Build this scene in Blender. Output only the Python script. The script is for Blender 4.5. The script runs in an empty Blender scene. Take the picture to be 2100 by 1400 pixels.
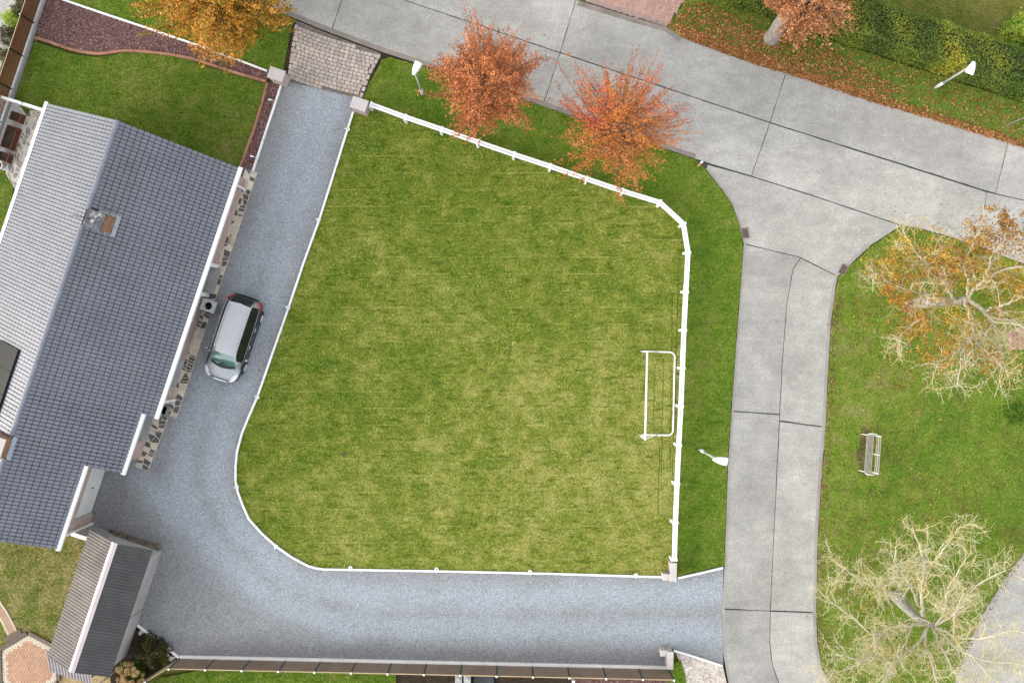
import bpy, bmesh, math, random
import numpy as np
from mathutils import Vector, Matrix

S = bpy.context.scene
COL = S.collection
R = math.radians
H = 48.0                      # height of the drone above the ground, metres
PXM = 42.0                    # photograph pixels per metre on the ground

# ------------------------------------------------------------------ camera, sky, sun, exposure
cam_d = bpy.data.cameras.new('camera')
cam_d.sensor_fit = 'HORIZONTAL'
cam_d.angle = 2 * math.atan(25.0 / H)
cam_d.clip_end = 500
cam = bpy.data.objects.new('camera', cam_d)
COL.objects.link(cam)
cam.location = (0, 0, H)
S.camera = cam

SUN_AZ = (-0.97, -0.25)       # direction towards the sun on the ground
SUN_EL = R(22)
world = bpy.data.worlds.new('World')
S.world = world
world.use_nodes = True
wn = world.node_tree.nodes
wl = world.node_tree.links
wn.clear()
sky = wn.new('ShaderNodeTexSky')
sky.sky_type = 'NISHITA'
sky.sun_disc = False
sky.sun_elevation = SUN_EL
sky.sun_rotation = math.atan2(SUN_AZ[0], SUN_AZ[1])
sky.air_density = 1.0
sky.dust_density = 4.0
sky.ozone_density = 1.0
hsv = wn.new('ShaderNodeHueSaturation')
hsv.inputs['Saturation'].default_value = 0.38
bg = wn.new('ShaderNodeBackground')
bg.inputs['Strength'].default_value = 0.15
wo = wn.new('ShaderNodeOutputWorld')
wl.new(sky.outputs[0], hsv.inputs['Color'])
cloud = wn.new('ShaderNodeMix')            # thin even cloud over the clear sky
cloud.data_type = 'RGBA'
cloud.inputs['Factor'].default_value = 0.45
cloud.inputs['B'].default_value = (5.6, 5.75, 6.0, 1)
wl.new(hsv.outputs[0], cloud.inputs['A'])
wl.new(cloud.outputs['Result'], bg.inputs['Color'])
wl.new(bg.outputs[0], wo.inputs['Surface'])

sun_d = bpy.data.lights.new('sun', 'SUN')
sun_d.energy = 0.8
sun_d.angle = R(38)
sun_d.color = (1.0, 0.95, 0.88)
sun = bpy.data.objects.new('sun', sun_d)
COL.objects.link(sun)
sd = Vector((SUN_AZ[0], SUN_AZ[1], 0)).normalized() * math.cos(SUN_EL) + Vector((0, 0, math.sin(SUN_EL)))
sun.rotation_euler = sd.to_track_quat('Z', 'Y').to_euler()
sun.location = (-30, -10, 30)

S.view_settings.view_transform = 'Standard'
S.view_settings.look = 'None'
S.view_settings.exposure = 1.27
S.view_settings.gamma = 1
S.view_settings.use_curve_mapping = False
S.render.engine = 'CYCLES'

rng = np.random.default_rng(7)
random.seed(7)

# ------------------------------------------------------------------ helpers
def P(x, y, h=0.0):
    """Point at height h that stands where the photograph shows pixel x, y."""
    f = 1 - h / H
    return Vector(((x - 1050) / PXM * f, -(y - 700) / PXM * f, h))

def pts(l, h=0.0):
    return [P(x, y, h) for x, y in l]

class MB:
    """Collects geometry, then links it as one mesh object."""
    def __init__(s):
        s.v = []; s.f = []
    def add(s, vs, fs):
        o = len(s.v)
        s.v += [tuple(v) for v in vs]
        s.f += [tuple(o + i for i in f) for f in fs]
        return s
    def obox(s, o, U, V, W):
        o = Vector(o); U = Vector(U); V = Vector(V); W = Vector(W)
        if U.cross(V).dot(W) < 0:
            U, V = V, U
        c = [o, o + U, o + U + V, o + V]
        c += [p + W for p in c]
        return s.add(c, [(3, 2, 1, 0), (4, 5, 6, 7), (0, 1, 5, 4), (1, 2, 6, 5), (2, 3, 7, 6), (3, 0, 4, 7)])
    def box(s, x0, x1, y0, y1, z0, z1):
        return s.obox((x0, y0, z0), (x1 - x0, 0, 0), (0, y1 - y0, 0), (0, 0, z1 - z0))
    def bbox(s, o, U, V, W, b):
        """box with a bevelled top (chamfer b)"""
        o = Vector(o); U = Vector(U); V = Vector(V); W = Vector(W)
        if U.cross(V).dot(W) < 0:
            U, V = V, U
        u = U.normalized() * b; v = V.normalized() * b; w = W.normalized() * b
        lo = [o, o + U, o + U + V, o + V]
        mid = [p + W - w for p in lo]
        hi = [o + u + v + W, o + U - u + v + W, o + U + V - u - v + W, o + V + u - v + W]
        f = [(3, 2, 1, 0), (8, 9, 10, 11)]
        for i in range(4):
            j = (i + 1) % 4
            f += [(i, j, 4 + j, 4 + i), (4 + i, 4 + j, 8 + j, 8 + i)]
        return s.add(lo + mid + hi, f)
    def tube(s, path, rad, n=6, caps=True):
        path = [Vector(p) for p in path]
        rs = rad if isinstance(rad, (list, tuple)) else [rad] * len(path)
        vs = []; fs = []
        ref = None
        for i, p in enumerate(path):
            d = (path[min(i + 1, len(path) - 1)] - path[max(i - 1, 0)])
            d = d.normalized() if d.length > 1e-9 else Vector((0, 0, 1))
            if ref is None:
                ref = d.orthogonal().normalized()
            ref = ref - d * ref.dot(d)
            ref = ref.normalized() if ref.length > 1e-6 else d.orthogonal().normalized()
            b = d.cross(ref)
            for k in range(n):
                t = 2 * math.pi * k / n
                vs.append(p + (ref * math.cos(t) + b * math.sin(t)) * rs[i])
        for i in range(len(path) - 1):
            for k in range(n):
                k2 = (k + 1) % n
                fs.append((i * n + k, i * n + k2, (i + 1) * n + k2, (i + 1) * n + k))
        if caps:
            fs.append(tuple(range(n - 1, -1, -1)))
            fs.append(tuple((len(path) - 1) * n + k for k in range(n)))
        return s.add(vs, fs)
    def lathe(s, c, prof, n=16, axis=(0, 0, 1)):
        """prof: list of (radius, height) along the axis"""
        ax = Vector(axis).normalized(); u = ax.orthogonal().normalized(); w = ax.cross(u)
        c = Vector(c); vs = []; fs = []
        for r, h in prof:
            for k in range(n):
                t = 2 * math.pi * k / n
                vs.append(c + ax * h + (u * math.cos(t) + w * math.sin(t)) * r)
        for i in range(len(prof) - 1):
            for k in range(n):
                k2 = (k + 1) % n
                fs.append((i * n + k, i * n + k2, (i + 1) * n + k2, (i + 1) * n + k))
        if prof[0][0] > 1e-4: fs.append(tuple(range(n - 1, -1, -1)))
        if prof[-1][0] > 1e-4: fs.append(tuple((len(prof) - 1) * n + k for k in range(n)))
        return s.add(vs, fs)
    def prism(s, poly, z0, z1):
        poly = [Vector((p[0], p[1], 0)) for p in poly]
        A = sum(poly[i - 1].x * poly[i].y - poly[i].x * poly[i - 1].y for i in range(len(poly)))
        if A < 0: poly = poly[::-1]
        n = len(poly)
        vs = [(p.x, p.y, z0) for p in poly] + [(p.x, p.y, z1) for p in poly]
        fs = [tuple(range(n, 2 * n))]
        for i in range(n):
            j = (i + 1) % n
            fs.append((i, j, n + j, n + i))
        return s.add(vs, fs)
    def build(s, name, mat, parent=None, local=False, smooth=False, fix=False):
        me = bpy.data.meshes.new(name)
        off = Vector((0, 0, 0))
        if parent is not None and not local:
            off = root_loc(parent)
        vs = [(v[0] - off.x, v[1] - off.y, v[2] - off.z) for v in s.v]
        me.from_pydata(vs, [], s.f)
        if fix or any(len(f) > 4 for f in s.f):
            bm = bmesh.new(); bm.from_mesh(me)
            big = [f for f in bm.faces if len(f.verts) > 4]
            if big: bmesh.ops.triangulate(bm, faces=big, ngon_method='EAR_CLIP')
            if fix: bmesh.ops.recalc_face_normals(bm, faces=bm.faces)
            bm.to_mesh(me); bm.free()
        if smooth:
            me.polygons.foreach_set('use_smooth', [True] * len(me.polygons))
        me.materials.append(mat)
        return link(name, me, parent)

def link(name, me, parent=None):
    o = bpy.data.objects.new(name, me)
    COL.objects.link(o)
    if parent is not None: o.parent = parent
    return o

def root_loc(o):
    while o.parent is not None: o = o.parent
    return Vector(o.location)

def tag(o, label=None, cat=None, group=None, kind=None):
    if label: o['label'] = label
    if cat: o['category'] = cat
    if group: o['group'] = group
    if kind: o['kind'] = kind
    return o

def thing(name, label, cat, loc, group=None, rz=0.0):
    o = bpy.data.objects.new(name, None)
    o.empty_display_size = 0.3
    COL.objects.link(o)
    o.location = loc
    o.rotation_euler = (0, 0, rz)
    return tag(o, label, cat, group)

def copy_thing(root, loc, label, rz=None):
    """copies a thing and its parts (two levels)"""
    r = root.copy(); COL.objects.link(r); r.location = loc; r['label'] = label
    if rz is not None: r.rotation_euler = (0, 0, rz)
    for ch in list(root.children):
        c = ch.copy(); COL.objects.link(c); c.parent = r
        for g in list(ch.children):
            d = g.copy(); COL.objects.link(d); d.parent = c
    return r

def np_mesh(name, V, F, mat, parent=None, rnd=None, smooth=False, extra=None):
    """fast mesh from numpy arrays; F: (n,3) or (n,4)"""
    V = np.asarray(V, dtype=np.float32); F = np.asarray(F, dtype=np.int32)
    if parent is not None:
        V = V - np.array(root_loc(parent), dtype=np.float32)
    me = bpy.data.meshes.new(name)
    k = F.shape[1]
    me.vertices.add(len(V)); me.vertices.foreach_set('co', V.ravel())
    me.loops.add(F.size); me.loops.foreach_set('vertex_index', F.ravel())
    me.polygons.add(len(F))
    me.polygons.foreach_set('loop_start', np.arange(0, F.size, k, dtype=np.int32))
    me.polygons.foreach_set('loop_total', np.full(len(F), k, dtype=np.int32))
    me.polygons.foreach_set('use_smooth', np.full(len(F), smooth, dtype=bool))
    for nm, arr in ([('rnd', rnd)] if rnd is not None else []) + (extra or []):
        at = me.attributes.new(nm, 'FLOAT', 'POINT')
        at.data.foreach_set('value', np.asarray(arr, dtype=np.float32))
    me.update(calc_edges=True)
    me.materials.append(mat)
    return link(name, me, parent)

def inside(x, y, poly):
    c = np.zeros(len(x), bool)
    n = len(poly); j = n - 1
    for i in range(n):
        xi, yi = poly[i][0], poly[i][1]; xj, yj = poly[j][0], poly[j][1]
        m = ((yi > y) != (yj > y))
        with np.errstate(divide='ignore', invalid='ignore'):
            t = (xj - xi) * (y - yi) / (yj - yi + 1e-12) + xi
        c ^= m & (x < t)
        j = i
    return c

def scatter(poly, density, seed=1):
    g = np.random.default_rng(seed)
    xs = [p[0] for p in poly]; ys = [p[1] for p in poly]
    x0, x1, y0, y1 = min(xs), max(xs), min(ys), max(ys)
    n = int((x1 - x0) * (y1 - y0) * density)
    x = g.uniform(x0, x1, n); y = g.uniform(y0, y1, n)
    m = inside(x, y, poly)
    return x[m], y[m]

def dense(poly, step=0.3, amp=0.03, seed=3):
    """polygon with many vertices whose outline wanders a little"""
    g = random.Random(seed); out = []
    n = len(poly)
    for i in range(n):
        a = Vector(poly[i][:2]); b = Vector(poly[(i + 1) % n][:2])
        k = max(1, int((b - a).length / step))
        for j in range(k):
            p = a.lerp(b, j / k)
            out.append((p.x + g.uniform(-amp, amp), p.y + g.uniform(-amp, amp)))
    return out

def inset(poly, d):
    poly = [Vector(p[:2]) for p in poly]
    A = sum(poly[i - 1].x * poly[i].y - poly[i].x * poly[i - 1].y for i in range(len(poly)))
    if A < 0: poly = poly[::-1]
    out = []; n = len(poly)
    for i in range(n):
        e1 = (poly[i] - poly[i - 1]).normalized(); e2 = (poly[(i + 1) % n] - poly[i]).normalized()
        n1 = Vector((-e1.y, e1.x)); n2 = Vector((-e2.y, e2.x))
        m = n1 + n2
        m = m / max(0.35, m.dot(n1)) if m.length > 1e-6 else n1
        out.append(poly[i] + m * d)
    return out

def catmull(pl, k=6, closed=False):
    pl = [Vector(p) for p in pl]; out = []
    n = len(pl)
    rngi = range(n if closed else n - 1)
    for i in rngi:
        p0 = pl[(i - 1) % n] if closed or i > 0 else pl[i]
        p1 = pl[i]; p2 = pl[(i + 1) % n]
        p3 = pl[(i + 2) % n] if closed or i + 2 < n else p2
        for j in range(k):
            t = j / k
            out.append(0.5 * ((2 * p1) + (p2 - p0) * t + (2 * p0 - 5 * p1 + 4 * p2 - p3) * t * t + (3 * p1 - p0 - 3 * p2 + p3) * t ** 3))
    if not closed: out.append(pl[-1])
    return out

def ribbon(path, width, z0, z1, mb=None):
    """upright board that follows a path on the ground"""
    mb = mb or MB()
    path = [Vector((p[0], p[1], 0)) for p in path]
    L = []; Rr = []
    for i, p in enumerate(path):
        d = (path[min(i + 1, len(path) - 1)] - path[max(i - 1, 0)]).normalized()
        nrm = Vector((-d.y, d.x, 0)) * width / 2
        L.append(p + nrm); Rr.append(p - nrm)
    n = len(path)
    vs = []
    for arr in (L, Rr):
        for z in (z0, z1):
            vs += [(q.x, q.y, z) for q in arr]
    l0, l1, r0, r1 = 0, n, 2 * n, 3 * n
    fs = []
    for i in range(n - 1):
        fs += [(l1 + i, r1 + i, r1 + i + 1, l1 + i + 1), (l0 + i, l1 + i, l1 + i + 1, l0 + i + 1), (r0 + i + 1, r1 + i + 1, r1 + i, r0 + i)]
    fs += [(l0, r0, r1, l1), (l1 + n - 1, r1 + n - 1, r0 + n - 1, l0 + n - 1)]
    return mb.add(vs, fs)

# ------------------------------------------------------------------ materials
class NT:
    def __init__(s, name):
        s.m = bpy.data.materials.new(name)
        s.m.use_nodes = True
        s.t = s.m.node_tree
        s.b = s.t.nodes['Principled BSDF']
        s.out = s.t.nodes['Material Output']
        g = s.t.nodes.new('ShaderNodeNewGeometry')
        s.pos = g.outputs['Position']
    def l(s, a, b): s.t.links.new(a, b)
    def set(s, sock, v):
        if hasattr(v, 'is_output'): s.l(v, sock)
        else: sock.default_value = v
    def mapped(s, scale, rot=0.0, src=None):
        n = s.t.nodes.new('ShaderNodeMapping')
        n.inputs['Scale'].default_value = scale
        n.inputs['Rotation'].default_value = (0, 0, rot)
        s.l(src or s.pos, n.inputs['Vector'])
        return n.outputs[0]
    def noise(s, scale, detail=4, rough=0.55, vec=None, dist=0.0):
        n = s.t.nodes.new('ShaderNodeTexNoise')
        n.inputs['Scale'].default_value = scale
        n.inputs['Detail'].default_value = detail
        n.inputs['Roughness'].default_value = rough
        n.inputs['Distortion'].default_value = dist
        s.l(vec or s.pos, n.inputs['Vector'])
        return n.outputs['Fac']
    def voro(s, scale, feature='F1', out='Color', vec=None):
        n = s.t.nodes.new('ShaderNodeTexVoronoi')
        n.feature = feature
        n.inputs['Scale'].default_value = scale
        s.l(vec or s.pos, n.inputs['Vector'])
        return n.outputs[out]
    def ramp(s, fac, stops):
        n = s.t.nodes.new('ShaderNodeValToRGB')
        el = n.color_ramp.elements
        while len(el) > 1: el.remove(el[-1])
        el[0].position = stops[0][0]; el[0].color = col(stops[0][1])
        for p, c in stops[1:]:
            e = el.new(p); e.color = col(c)
        s.l(fac, n.inputs[0])
        return n.outputs[0]
    def mix(s, fac, a, b, mode='MIX'):
        n = s.t.nodes.new('ShaderNodeMix')
        n.data_type = 'RGBA'; n.blend_type = mode
        s.set(n.inputs['Factor'], fac)
        s.set(n.inputs['A'], col(a) if not hasattr(a, 'is_output') else a)
        s.set(n.inputs['B'], col(b) if not hasattr(b, 'is_output') else b)
        return n.outputs['Result']
    def math(s, op, a, b=0.0, clamp=False):
        n = s.t.nodes.new('ShaderNodeMath')
        n.operation = op; n.use_clamp = clamp
        s.set(n.inputs[0], a); s.set(n.inputs[1], b)
        return n.outputs[0]
    def attr(s, name):
        n = s.t.nodes.new('ShaderNodeAttribute'); n.attribute_name = name
        return n.outputs['Fac']
    def orand(s):
        return s.t.nodes.new('ShaderNodeObjectInfo').outputs['Random']
    def sep(s):
        n = s.t.nodes.new('ShaderNodeSeparateXYZ'); s.l(s.pos, n.inputs[0])
        return n.outputs
    def bump(s, height, strength=0.5, dist=0.02):
        n = s.t.nodes.new('ShaderNodeBump')
        n.inputs['Strength'].default_value = strength
        n.inputs['Distance'].default_value = dist
        s.l(height, n.inputs['Height'])
        s.l(n.outputs[0], s.b.inputs['Normal'])
    def fin(s, color, rough=0.8, spec=0.3, metal=0.0, coat=0.0):
        s.set(s.b.inputs['Base Color'], col(color) if not hasattr(color, 'is_output') else color)
        s.set(s.b.inputs['Roughness'], rough)
        s.set(s.b.inputs['Specular IOR Level'], spec)
        s.set(s.b.inputs['Metallic'], metal)
        if coat: s.b.inputs['Coat Weight'].default_value = coat; s.b.inputs['Coat Roughness'].default_value = 0.06
        return s.m
    def vary(s, c, fac, lo, hi, full=False):
        """multiply colour by lo..hi; full: the factor already spans 0..1"""
        a, b = (0.0, 1.0) if full else (0.3, 0.7)
        k = s.ramp(fac, [(a, (lo,) * 3), (b, (hi,) * 3)])
        return s.mix(1.0, c, k, 'MULTIPLY')

def col(c):
    return (c[0], c[1], c[2], 1.0)

def plain(name, c, c2=None, scale=3.0, rough=0.6, spec=0.4, metal=0.0, bump=0.0, bs=60, fine=0.12, rand=0.0, coat=0.0):
    t = NT(name)
    c2 = c2 or tuple(v * 0.75 for v in c)
    k = t.ramp(t.noise(scale, 5), [(0.3, c2), (0.7, c)])
    k = t.vary(k, t.noise(bs, 3), 1 - fine, 1 + fine)
    if rand: k = t.vary(k, t.orand(), 1 - rand, 1 + rand, True)
    if bump: t.bump(t.noise(bs, 4), bump, 0.01)
    return t.fin(k, rough, spec, metal, coat)

def foliage(name, stops, rough=0.55, trans=0.3, by='rnd'):
    t = NT(name)
    k = t.ramp(t.attr(by), stops)
    k = t.vary(k, t.noise(1.7, 3), 0.8, 1.2)
    t.fin(k, rough, 0.25)
    tr = t.t.nodes.new('ShaderNodeBsdfTranslucent')
    t.l(k, tr.inputs['Color'])
    mx = t.t.nodes.new('ShaderNodeMixShader')
    mx.inputs[0].default_value = trans
    t.l(t.b.outputs[0], mx.inputs[1]); t.l(tr.outputs[0], mx.inputs[2])
    t.l(mx.outputs[0], t.out.inputs['Surface'])
    return t.m

def grass_mat(name, lush, mid, dry, dryness=0.5, streak=0.5, swath=0.0, blades=False, litter=0.0, grad=0.0):
    t = NT(name)
    n0 = t.noise(0.09, 2, 0.5); n1 = t.noise(0.34, 4, 0.6, None, 0.6); n2 = t.noise(1.3, 5, 0.65); n3 = t.noise(7.5, 5, 0.8)
    f = t.math('ADD', t.math('MULTIPLY', n1, 0.24), t.math('MULTIPLY', n2, 0.42))
    f = t.math('ADD', f, t.math('MULTIPLY', t.math('SUBTRACT', n0, 0.5), 0.16))
    f = t.math('ADD', f, t.math('MULTIPLY', n3, 0.32))
    if grad:          # the ground is drier towards the lower right corner
        xy = t.sep()
        f = t.math('ADD', f, t.math('MULTIPLY', t.math('SUBTRACT', xy[0], xy[1]), grad))
    d = 0.5 + (0.5 - dryness) * 0.25
    k = t.ramp(f, [(d - 0.115, lush), (d, mid), (d + 0.115, dry)])
    # single straw blades and dark gaps between tufts
    sp = t.noise(19, 3, 0.85)
    k = t.mix(t.math('MULTIPLY', t.ramp(sp, [(0.53, (0, 0, 0)), (0.66, (1, 1, 1))]), t.math('ADD', 0.22, t.math('MULTIPLY', f, 0.75))), k, tuple(min(.5, v * 1.7 + .01) for v in dry))
    k = t.mix(t.math('MULTIPLY', t.ramp(sp, [(0.36, (1, 1, 1)), (0.47, (0, 0, 0))]), 0.5), k, tuple(v * .55 for v in lush))
    if streak:
        st = t.noise(1.0, 5, 0.7, t.mapped((1.1, 5.0, 1), R(-10)))
        sm = t.ramp(st, [(0.37, (1, 1, 1)), (0.46, (0, 0, 0))])
        k = t.mix(t.math('MULTIPLY', sm, streak), k, tuple(v * 0.6 for v in lush))
    if swath:
        y = t.sep()[1]
        fr = t.math('FRACT', t.math('DIVIDE', y, 0.82))
        ln = t.math('LESS_THAN', fr, 0.045)
        ms = t.ramp(t.noise(0.8, 5, 0.75, t.mapped((0.5, 1.2, 1))), [(0.48, (0, 0, 0)), (0.60, (1, 1, 1))])
        k = t.mix(t.math('MULTIPLY', t.math('MULTIPLY', ln, ms), swath), k, tuple(min(1, v * 1.25) for v in dry))
    if litter:
        lt = t.ramp(t.noise(0.8, 4, 0.6), [(0.5, (0, 0, 0)), (0.7, (1, 1, 1))])
        k = t.mix(t.math('MULTIPLY', lt, litter), k, (0.09, 0.055, 0.025))
    if blades:
        k = t.vary(k, t.attr('rnd'), 0.55, 1.6, True)
        m = t.fin(k, 0.6, 0.2)
    else:
        k = t.vary(k, t.noise(20, 4, 0.75), 0.55, 1.45)
        t.bump(t.noise(34, 4, 0.7), 0.8, 0.04)
        m = t.fin(k, 0.85, 0.1)
    return m

M = {}
M['white'] = plain('white_paint', (0.80, 0.80, 0.79), (0.70, 0.70, 0.68), 1.2, 0.45, 0.4, bump=0.05)
M['white_pvc'] = plain('white_pvc', (0.84, 0.84, 0.84), (0.76, 0.76, 0.75), 0.8, 0.35, 0.5)
M['gutter'] = plain('white_gutter', (0.82, 0.82, 0.82), (0.74, 0.74, 0.73), 0.8, 0.4, 0.4)
M['soil'] = plain('dark_soil', (0.055, 0.04, 0.028), (0.025, 0.018, 0.013), 2.5, 0.95, 0.1, bump=0.8, bs=22, fine=0.5)
M['joint'] = plain('dark_joint_sealant', (0.07, 0.07, 0.068), (0.045, 0.045, 0.044), 4, 0.9, 0.1)
M['galv'] = plain('galvanised_steel', (0.45, 0.47, 0.48), (0.33, 0.35, 0.36), 6, 0.45, 0.5, 0.7)
M['green_metal'] = plain('green_post_paint', (0.012, 0.06, 0.045), (0.01, 0.035, 0.03), 5, 0.5, 0.4)
M['black_metal'] = plain('black_post_paint', (0.012, 0.016, 0.014), (0.008, 0.01, 0.01), 5, 0.5, 0.4)
M['cap_stone'] = plain('pale_cap_stone', (0.50, 0.46, 0.44), (0.42, 0.385, 0.365), 3, 0.8, 0.2, bump=0.2, bs=90)
M['pillar_brick'] = plain('pinkish_pillar_brick', (0.36, 0.28, 0.25), (0.25, 0.19, 0.165), 6, 0.9, 0.1, bump=0.3, bs=50)
M['concrete_panel'] = plain('grey_concrete_panel', (0.33, 0.315, 0.30), (0.26, 0.25, 0.24), 1.5, 0.85, 0.2, bump=0.15)
M['plinth'] = plain('pale_concrete_plinth', (0.43, 0.44, 0.43), (0.30, 0.31, 0.31), 1.4, 0.85, 0.2, bump=0.15)
M['render'] = plain('grey_render', (0.40, 0.39, 0.375), (0.31, 0.30, 0.29), 0.7, 0.9, 0.1, bump=0.1)
M['terracotta'] = plain('terracotta_edging', (0.36, 0.19, 0.12), (0.25, 0.125, 0.08), 3, 0.85, 0.2, bump=0.2, rand=0.12)
M['black'] = plain('black_rubber', (0.012, 0.012, 0.013), (0.008, 0.008, 0.009), 8, 0.7, 0.3)
M['dark_hole'] = plain('dark_inside', (0.006, 0.006, 0.007), (0.004, 0.004, 0.004), 8, 0.9, 0.05)

def tile_mat():
    t = NT('glazed_slate_tile')
    k = t.ramp(t.noise(0.6, 4), [(0.3, (0.078, 0.084, 0.112)), (0.7, (0.108, 0.115, 0.145))])
    k = t.vary(k, t.math('ADD', t.math('MULTIPLY', t.attr('rnd'), 0.5), t.math('MULTIPLY', t.orand(), 0.5)), 0.8, 1.2, True)
    k = t.vary(k, t.noise(55, 3), 0.85, 1.15)
    sp = t.ramp(t.noise(11, 2, 0.5), [(0.70, (0, 0, 0)), (0.76, (1, 1, 1))])
    k = t.mix(t.math('MULTIPLY', sp, 0.6), k, (0.42, 0.43, 0.44))
    t.bump(t.noise(40, 3), 0.08, 0.004)
    return t.fin(k, 0.29, 1.0, 0.0, 0.6)
M['tile'] = tile_mat()
M['roof_deck'] = plain('dark_roof_underlay', (0.062, 0.064, 0.072), (0.045, 0.046, 0.053), 5, 0.9, 0.1)

def brick_mat(name, a, b, c):
    t = NT(name)
    k = t.ramp(t.attr('rnd'), [(0.0, a), (0.5, b), (1.0, c)])
    k = t.vary(k, t.noise(40, 4), 0.75, 1.25)
    t.bump(t.noise(70, 3), 0.3, 0.004)
    return t.fin(k, 0.9, 0.15)
M['brick_grey'] = brick_mat('greyed_red_brick', (0.36, 0.255, 0.225), (0.43, 0.32, 0.285), (0.50, 0.40, 0.365))
M['brick_top'] = brick_mat('pink_paver_brick', (0.36, 0.22, 0.18), (0.42, 0.26, 0.215), (0.46, 0.31, 0.26))
M['brick_pale'] = brick_mat('pale_pillar_brick', (0.36, 0.30, 0.275), (0.42, 0.355, 0.325), (0.47, 0.41, 0.38))
M['brick_chimney'] = brick_mat('chimney_brick', (0.22, 0.115, 0.07), (0.30, 0.165, 0.10), (0.34, 0.20, 0.13))
M['mortar'] = plain('pale_mortar', (0.55, 0.52, 0.48), (0.45, 0.42, 0.38), 5, 0.95, 0.1, bump=0.2)

def concrete_mat(name='road_concrete', q=1.0):
    t = NT(name)
    k = t.ramp(t.noise(0.35, 5, 0.6), [(0.3, (0.285 * q, 0.276 * q, 0.252 * q)), (0.7, (0.395 * q, 0.383 * q, 0.352 * q))])
    k = t.vary(k, t.noise(1.6, 6, 0.68), 0.86, 1.13)
    k = t.vary(k, t.noise(7, 4, 0.7), 0.88, 1.12)
    st = t.noise(1.0, 4, 0.6, t.mapped((0.5, 3.2, 1), R(-72)))
    k = t.vary(k, st, 0.94, 1.06)
    k = t.vary(k, t.noise(15, 3, 0.85), 0.70, 1.30)
    k = t.vary(k, t.orand(), 0.93, 1.08, True)
    sp = t.ramp(t.noise(3.1, 6, 0.75), [(0.62, (0, 0, 0)), (0.70, (1, 1, 1))])
    k = t.mix(t.math('MULTIPLY', sp, 0.35), k, (0.45, 0.44, 0.42))
    dk = t.ramp(t.noise(5.0, 5, 0.7), [(0.30, (1, 1, 1)), (0.36, (0, 0, 0))])
    k = t.mix(t.math('MULTIPLY', dk, 0.3), k, (0.13, 0.125, 0.115))
    t.bump(t.noise(60, 4, 0.7), 0.35, 0.01)
    return t.fin(k, 0.85, 0.2)
M['road'] = concrete_mat()
M['road_worn'] = concrete_mat('worn_road_concrete', 0.84)
M['gutter_light'] = plain('worn_gutter_concrete', (0.315, 0.29, 0.268), (0.25, 0.228, 0.208), 1.2, 0.9, 0.15, bump=0.3, bs=45, fine=0.3, rand=0.06)
M['gutter_strip'] = plain('stained_gutter_concrete', (0.26, 0.225, 0.195), (0.185, 0.158, 0.138), 1.6, 0.9, 0.15, bump=0.3, bs=45, fine=0.3, rand=0.06)

def gravel_mat(name, dark, mid, light, wear_edge_tone=True, s=36.0):
    t = NT(name)
    n = t.math('ADD', t.math('MULTIPLY', t.noise(0.45, 4, 0.6), 0.42), t.math('MULTIPLY', t.noise(2.0, 4, 0.6), 0.25))
    n = t.math('ADD', n, 0.05)
    if wear_edge_tone:
        n = t.math('ADD', n, t.math('MULTIPLY', t.attr('wear_edge_tone'), 0.36))
    else:
        n = t.math('ADD', n, 0.12)
    k = t.ramp(n, [(0.30, dark), (0.50, mid), (0.72, light)])
    v = t.t.nodes.new('ShaderNodeSeparateColor'); t.l(t.voro(s), v.inputs[0])
    k = t.vary(k, v.outputs[0], 0.68, 1.30, True)
    v2 = t.t.nodes.new('ShaderNodeSeparateColor'); t.l(t.voro(s * 0.55), v2.inputs[0])
    k = t.vary(k, v2.outputs[1], 0.88, 1.12, True)
    dk = t.ramp(v.outputs[2], [(0.94, (0, 0, 0)), (0.95, (1, 1, 1))])
    k = t.mix(t.math('MULTIPLY', dk, 0.5), k, (0.05, 0.05, 0.05))
    t.bump(t.voro(s, 'F1', 'Distance'), 0.7, 0.025)
    return t.fin(k, 0.9, 0.15)
M['gravel'] = gravel_mat('blue_grey_gravel', (0.222, 0.223, 0.226), (0.265, 0.276, 0.288), (0.308, 0.341, 0.370))
M['pale_gravel'] = gravel_mat('white_patio_gravel', (0.50, 0.49, 0.47), (0.62, 0.61, 0.60), (0.70, 0.70, 0.69), False, 40)
M['beige_gravel'] = gravel_mat('beige_pebbles', (0.30, 0.26, 0.22), (0.46, 0.41, 0.36), (0.60, 0.55, 0.50), False, 16)
M['sand'] = gravel_mat('yellow_sand_gravel', (0.28, 0.20, 0.10), (0.38, 0.28, 0.15), (0.45, 0.34, 0.2), False, 30)

GR = {
 'lawn':   dict(lush=(0.060, 0.124, 0.006), mid=(0.150, 0.186, 0.020), dry=(0.305, 0.290, 0.080), dryness=0.555, grad=0.0028, streak=0.6, swath=0.7),
 'verge':  dict(lush=(0.058, 0.134, 0.007), mid=(0.110, 0.178, 0.014), dry=(0.20, 0.20, 0.05), dryness=0.47, streak=0.35),
 'north':  dict(lush=(0.050, 0.116, 0.006), mid=(0.106, 0.160, 0.014), dry=(0.19, 0.185, 0.055), dryness=0.45, streak=0.4),
 'park':   dict(lush=(0.075, 0.158, 0.010), mid=(0.135, 0.198, 0.018), dry=(0.225, 0.218, 0.07), dryness=0.42, streak=0.0, litter=0.35),
 'rough':  dict(lush=(0.075, 0.115, 0.010), mid=(0.135, 0.145, 0.026), dry=(0.20, 0.18, 0.055), dryness=0.5, streak=0.2),
 'kerbside': dict(lush=(0.062, 0.145, 0.008), mid=(0.115, 0.180, 0.020), dry=(0.21, 0.20, 0.06), dryness=0.5, streak=0.2),
 'south':  dict(lush=(0.060, 0.125, 0.008), mid=(0.135, 0.150, 0.025), dry=(0.33, 0.26, 0.12), dryness=0.60, streak=0.1),
}
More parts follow.
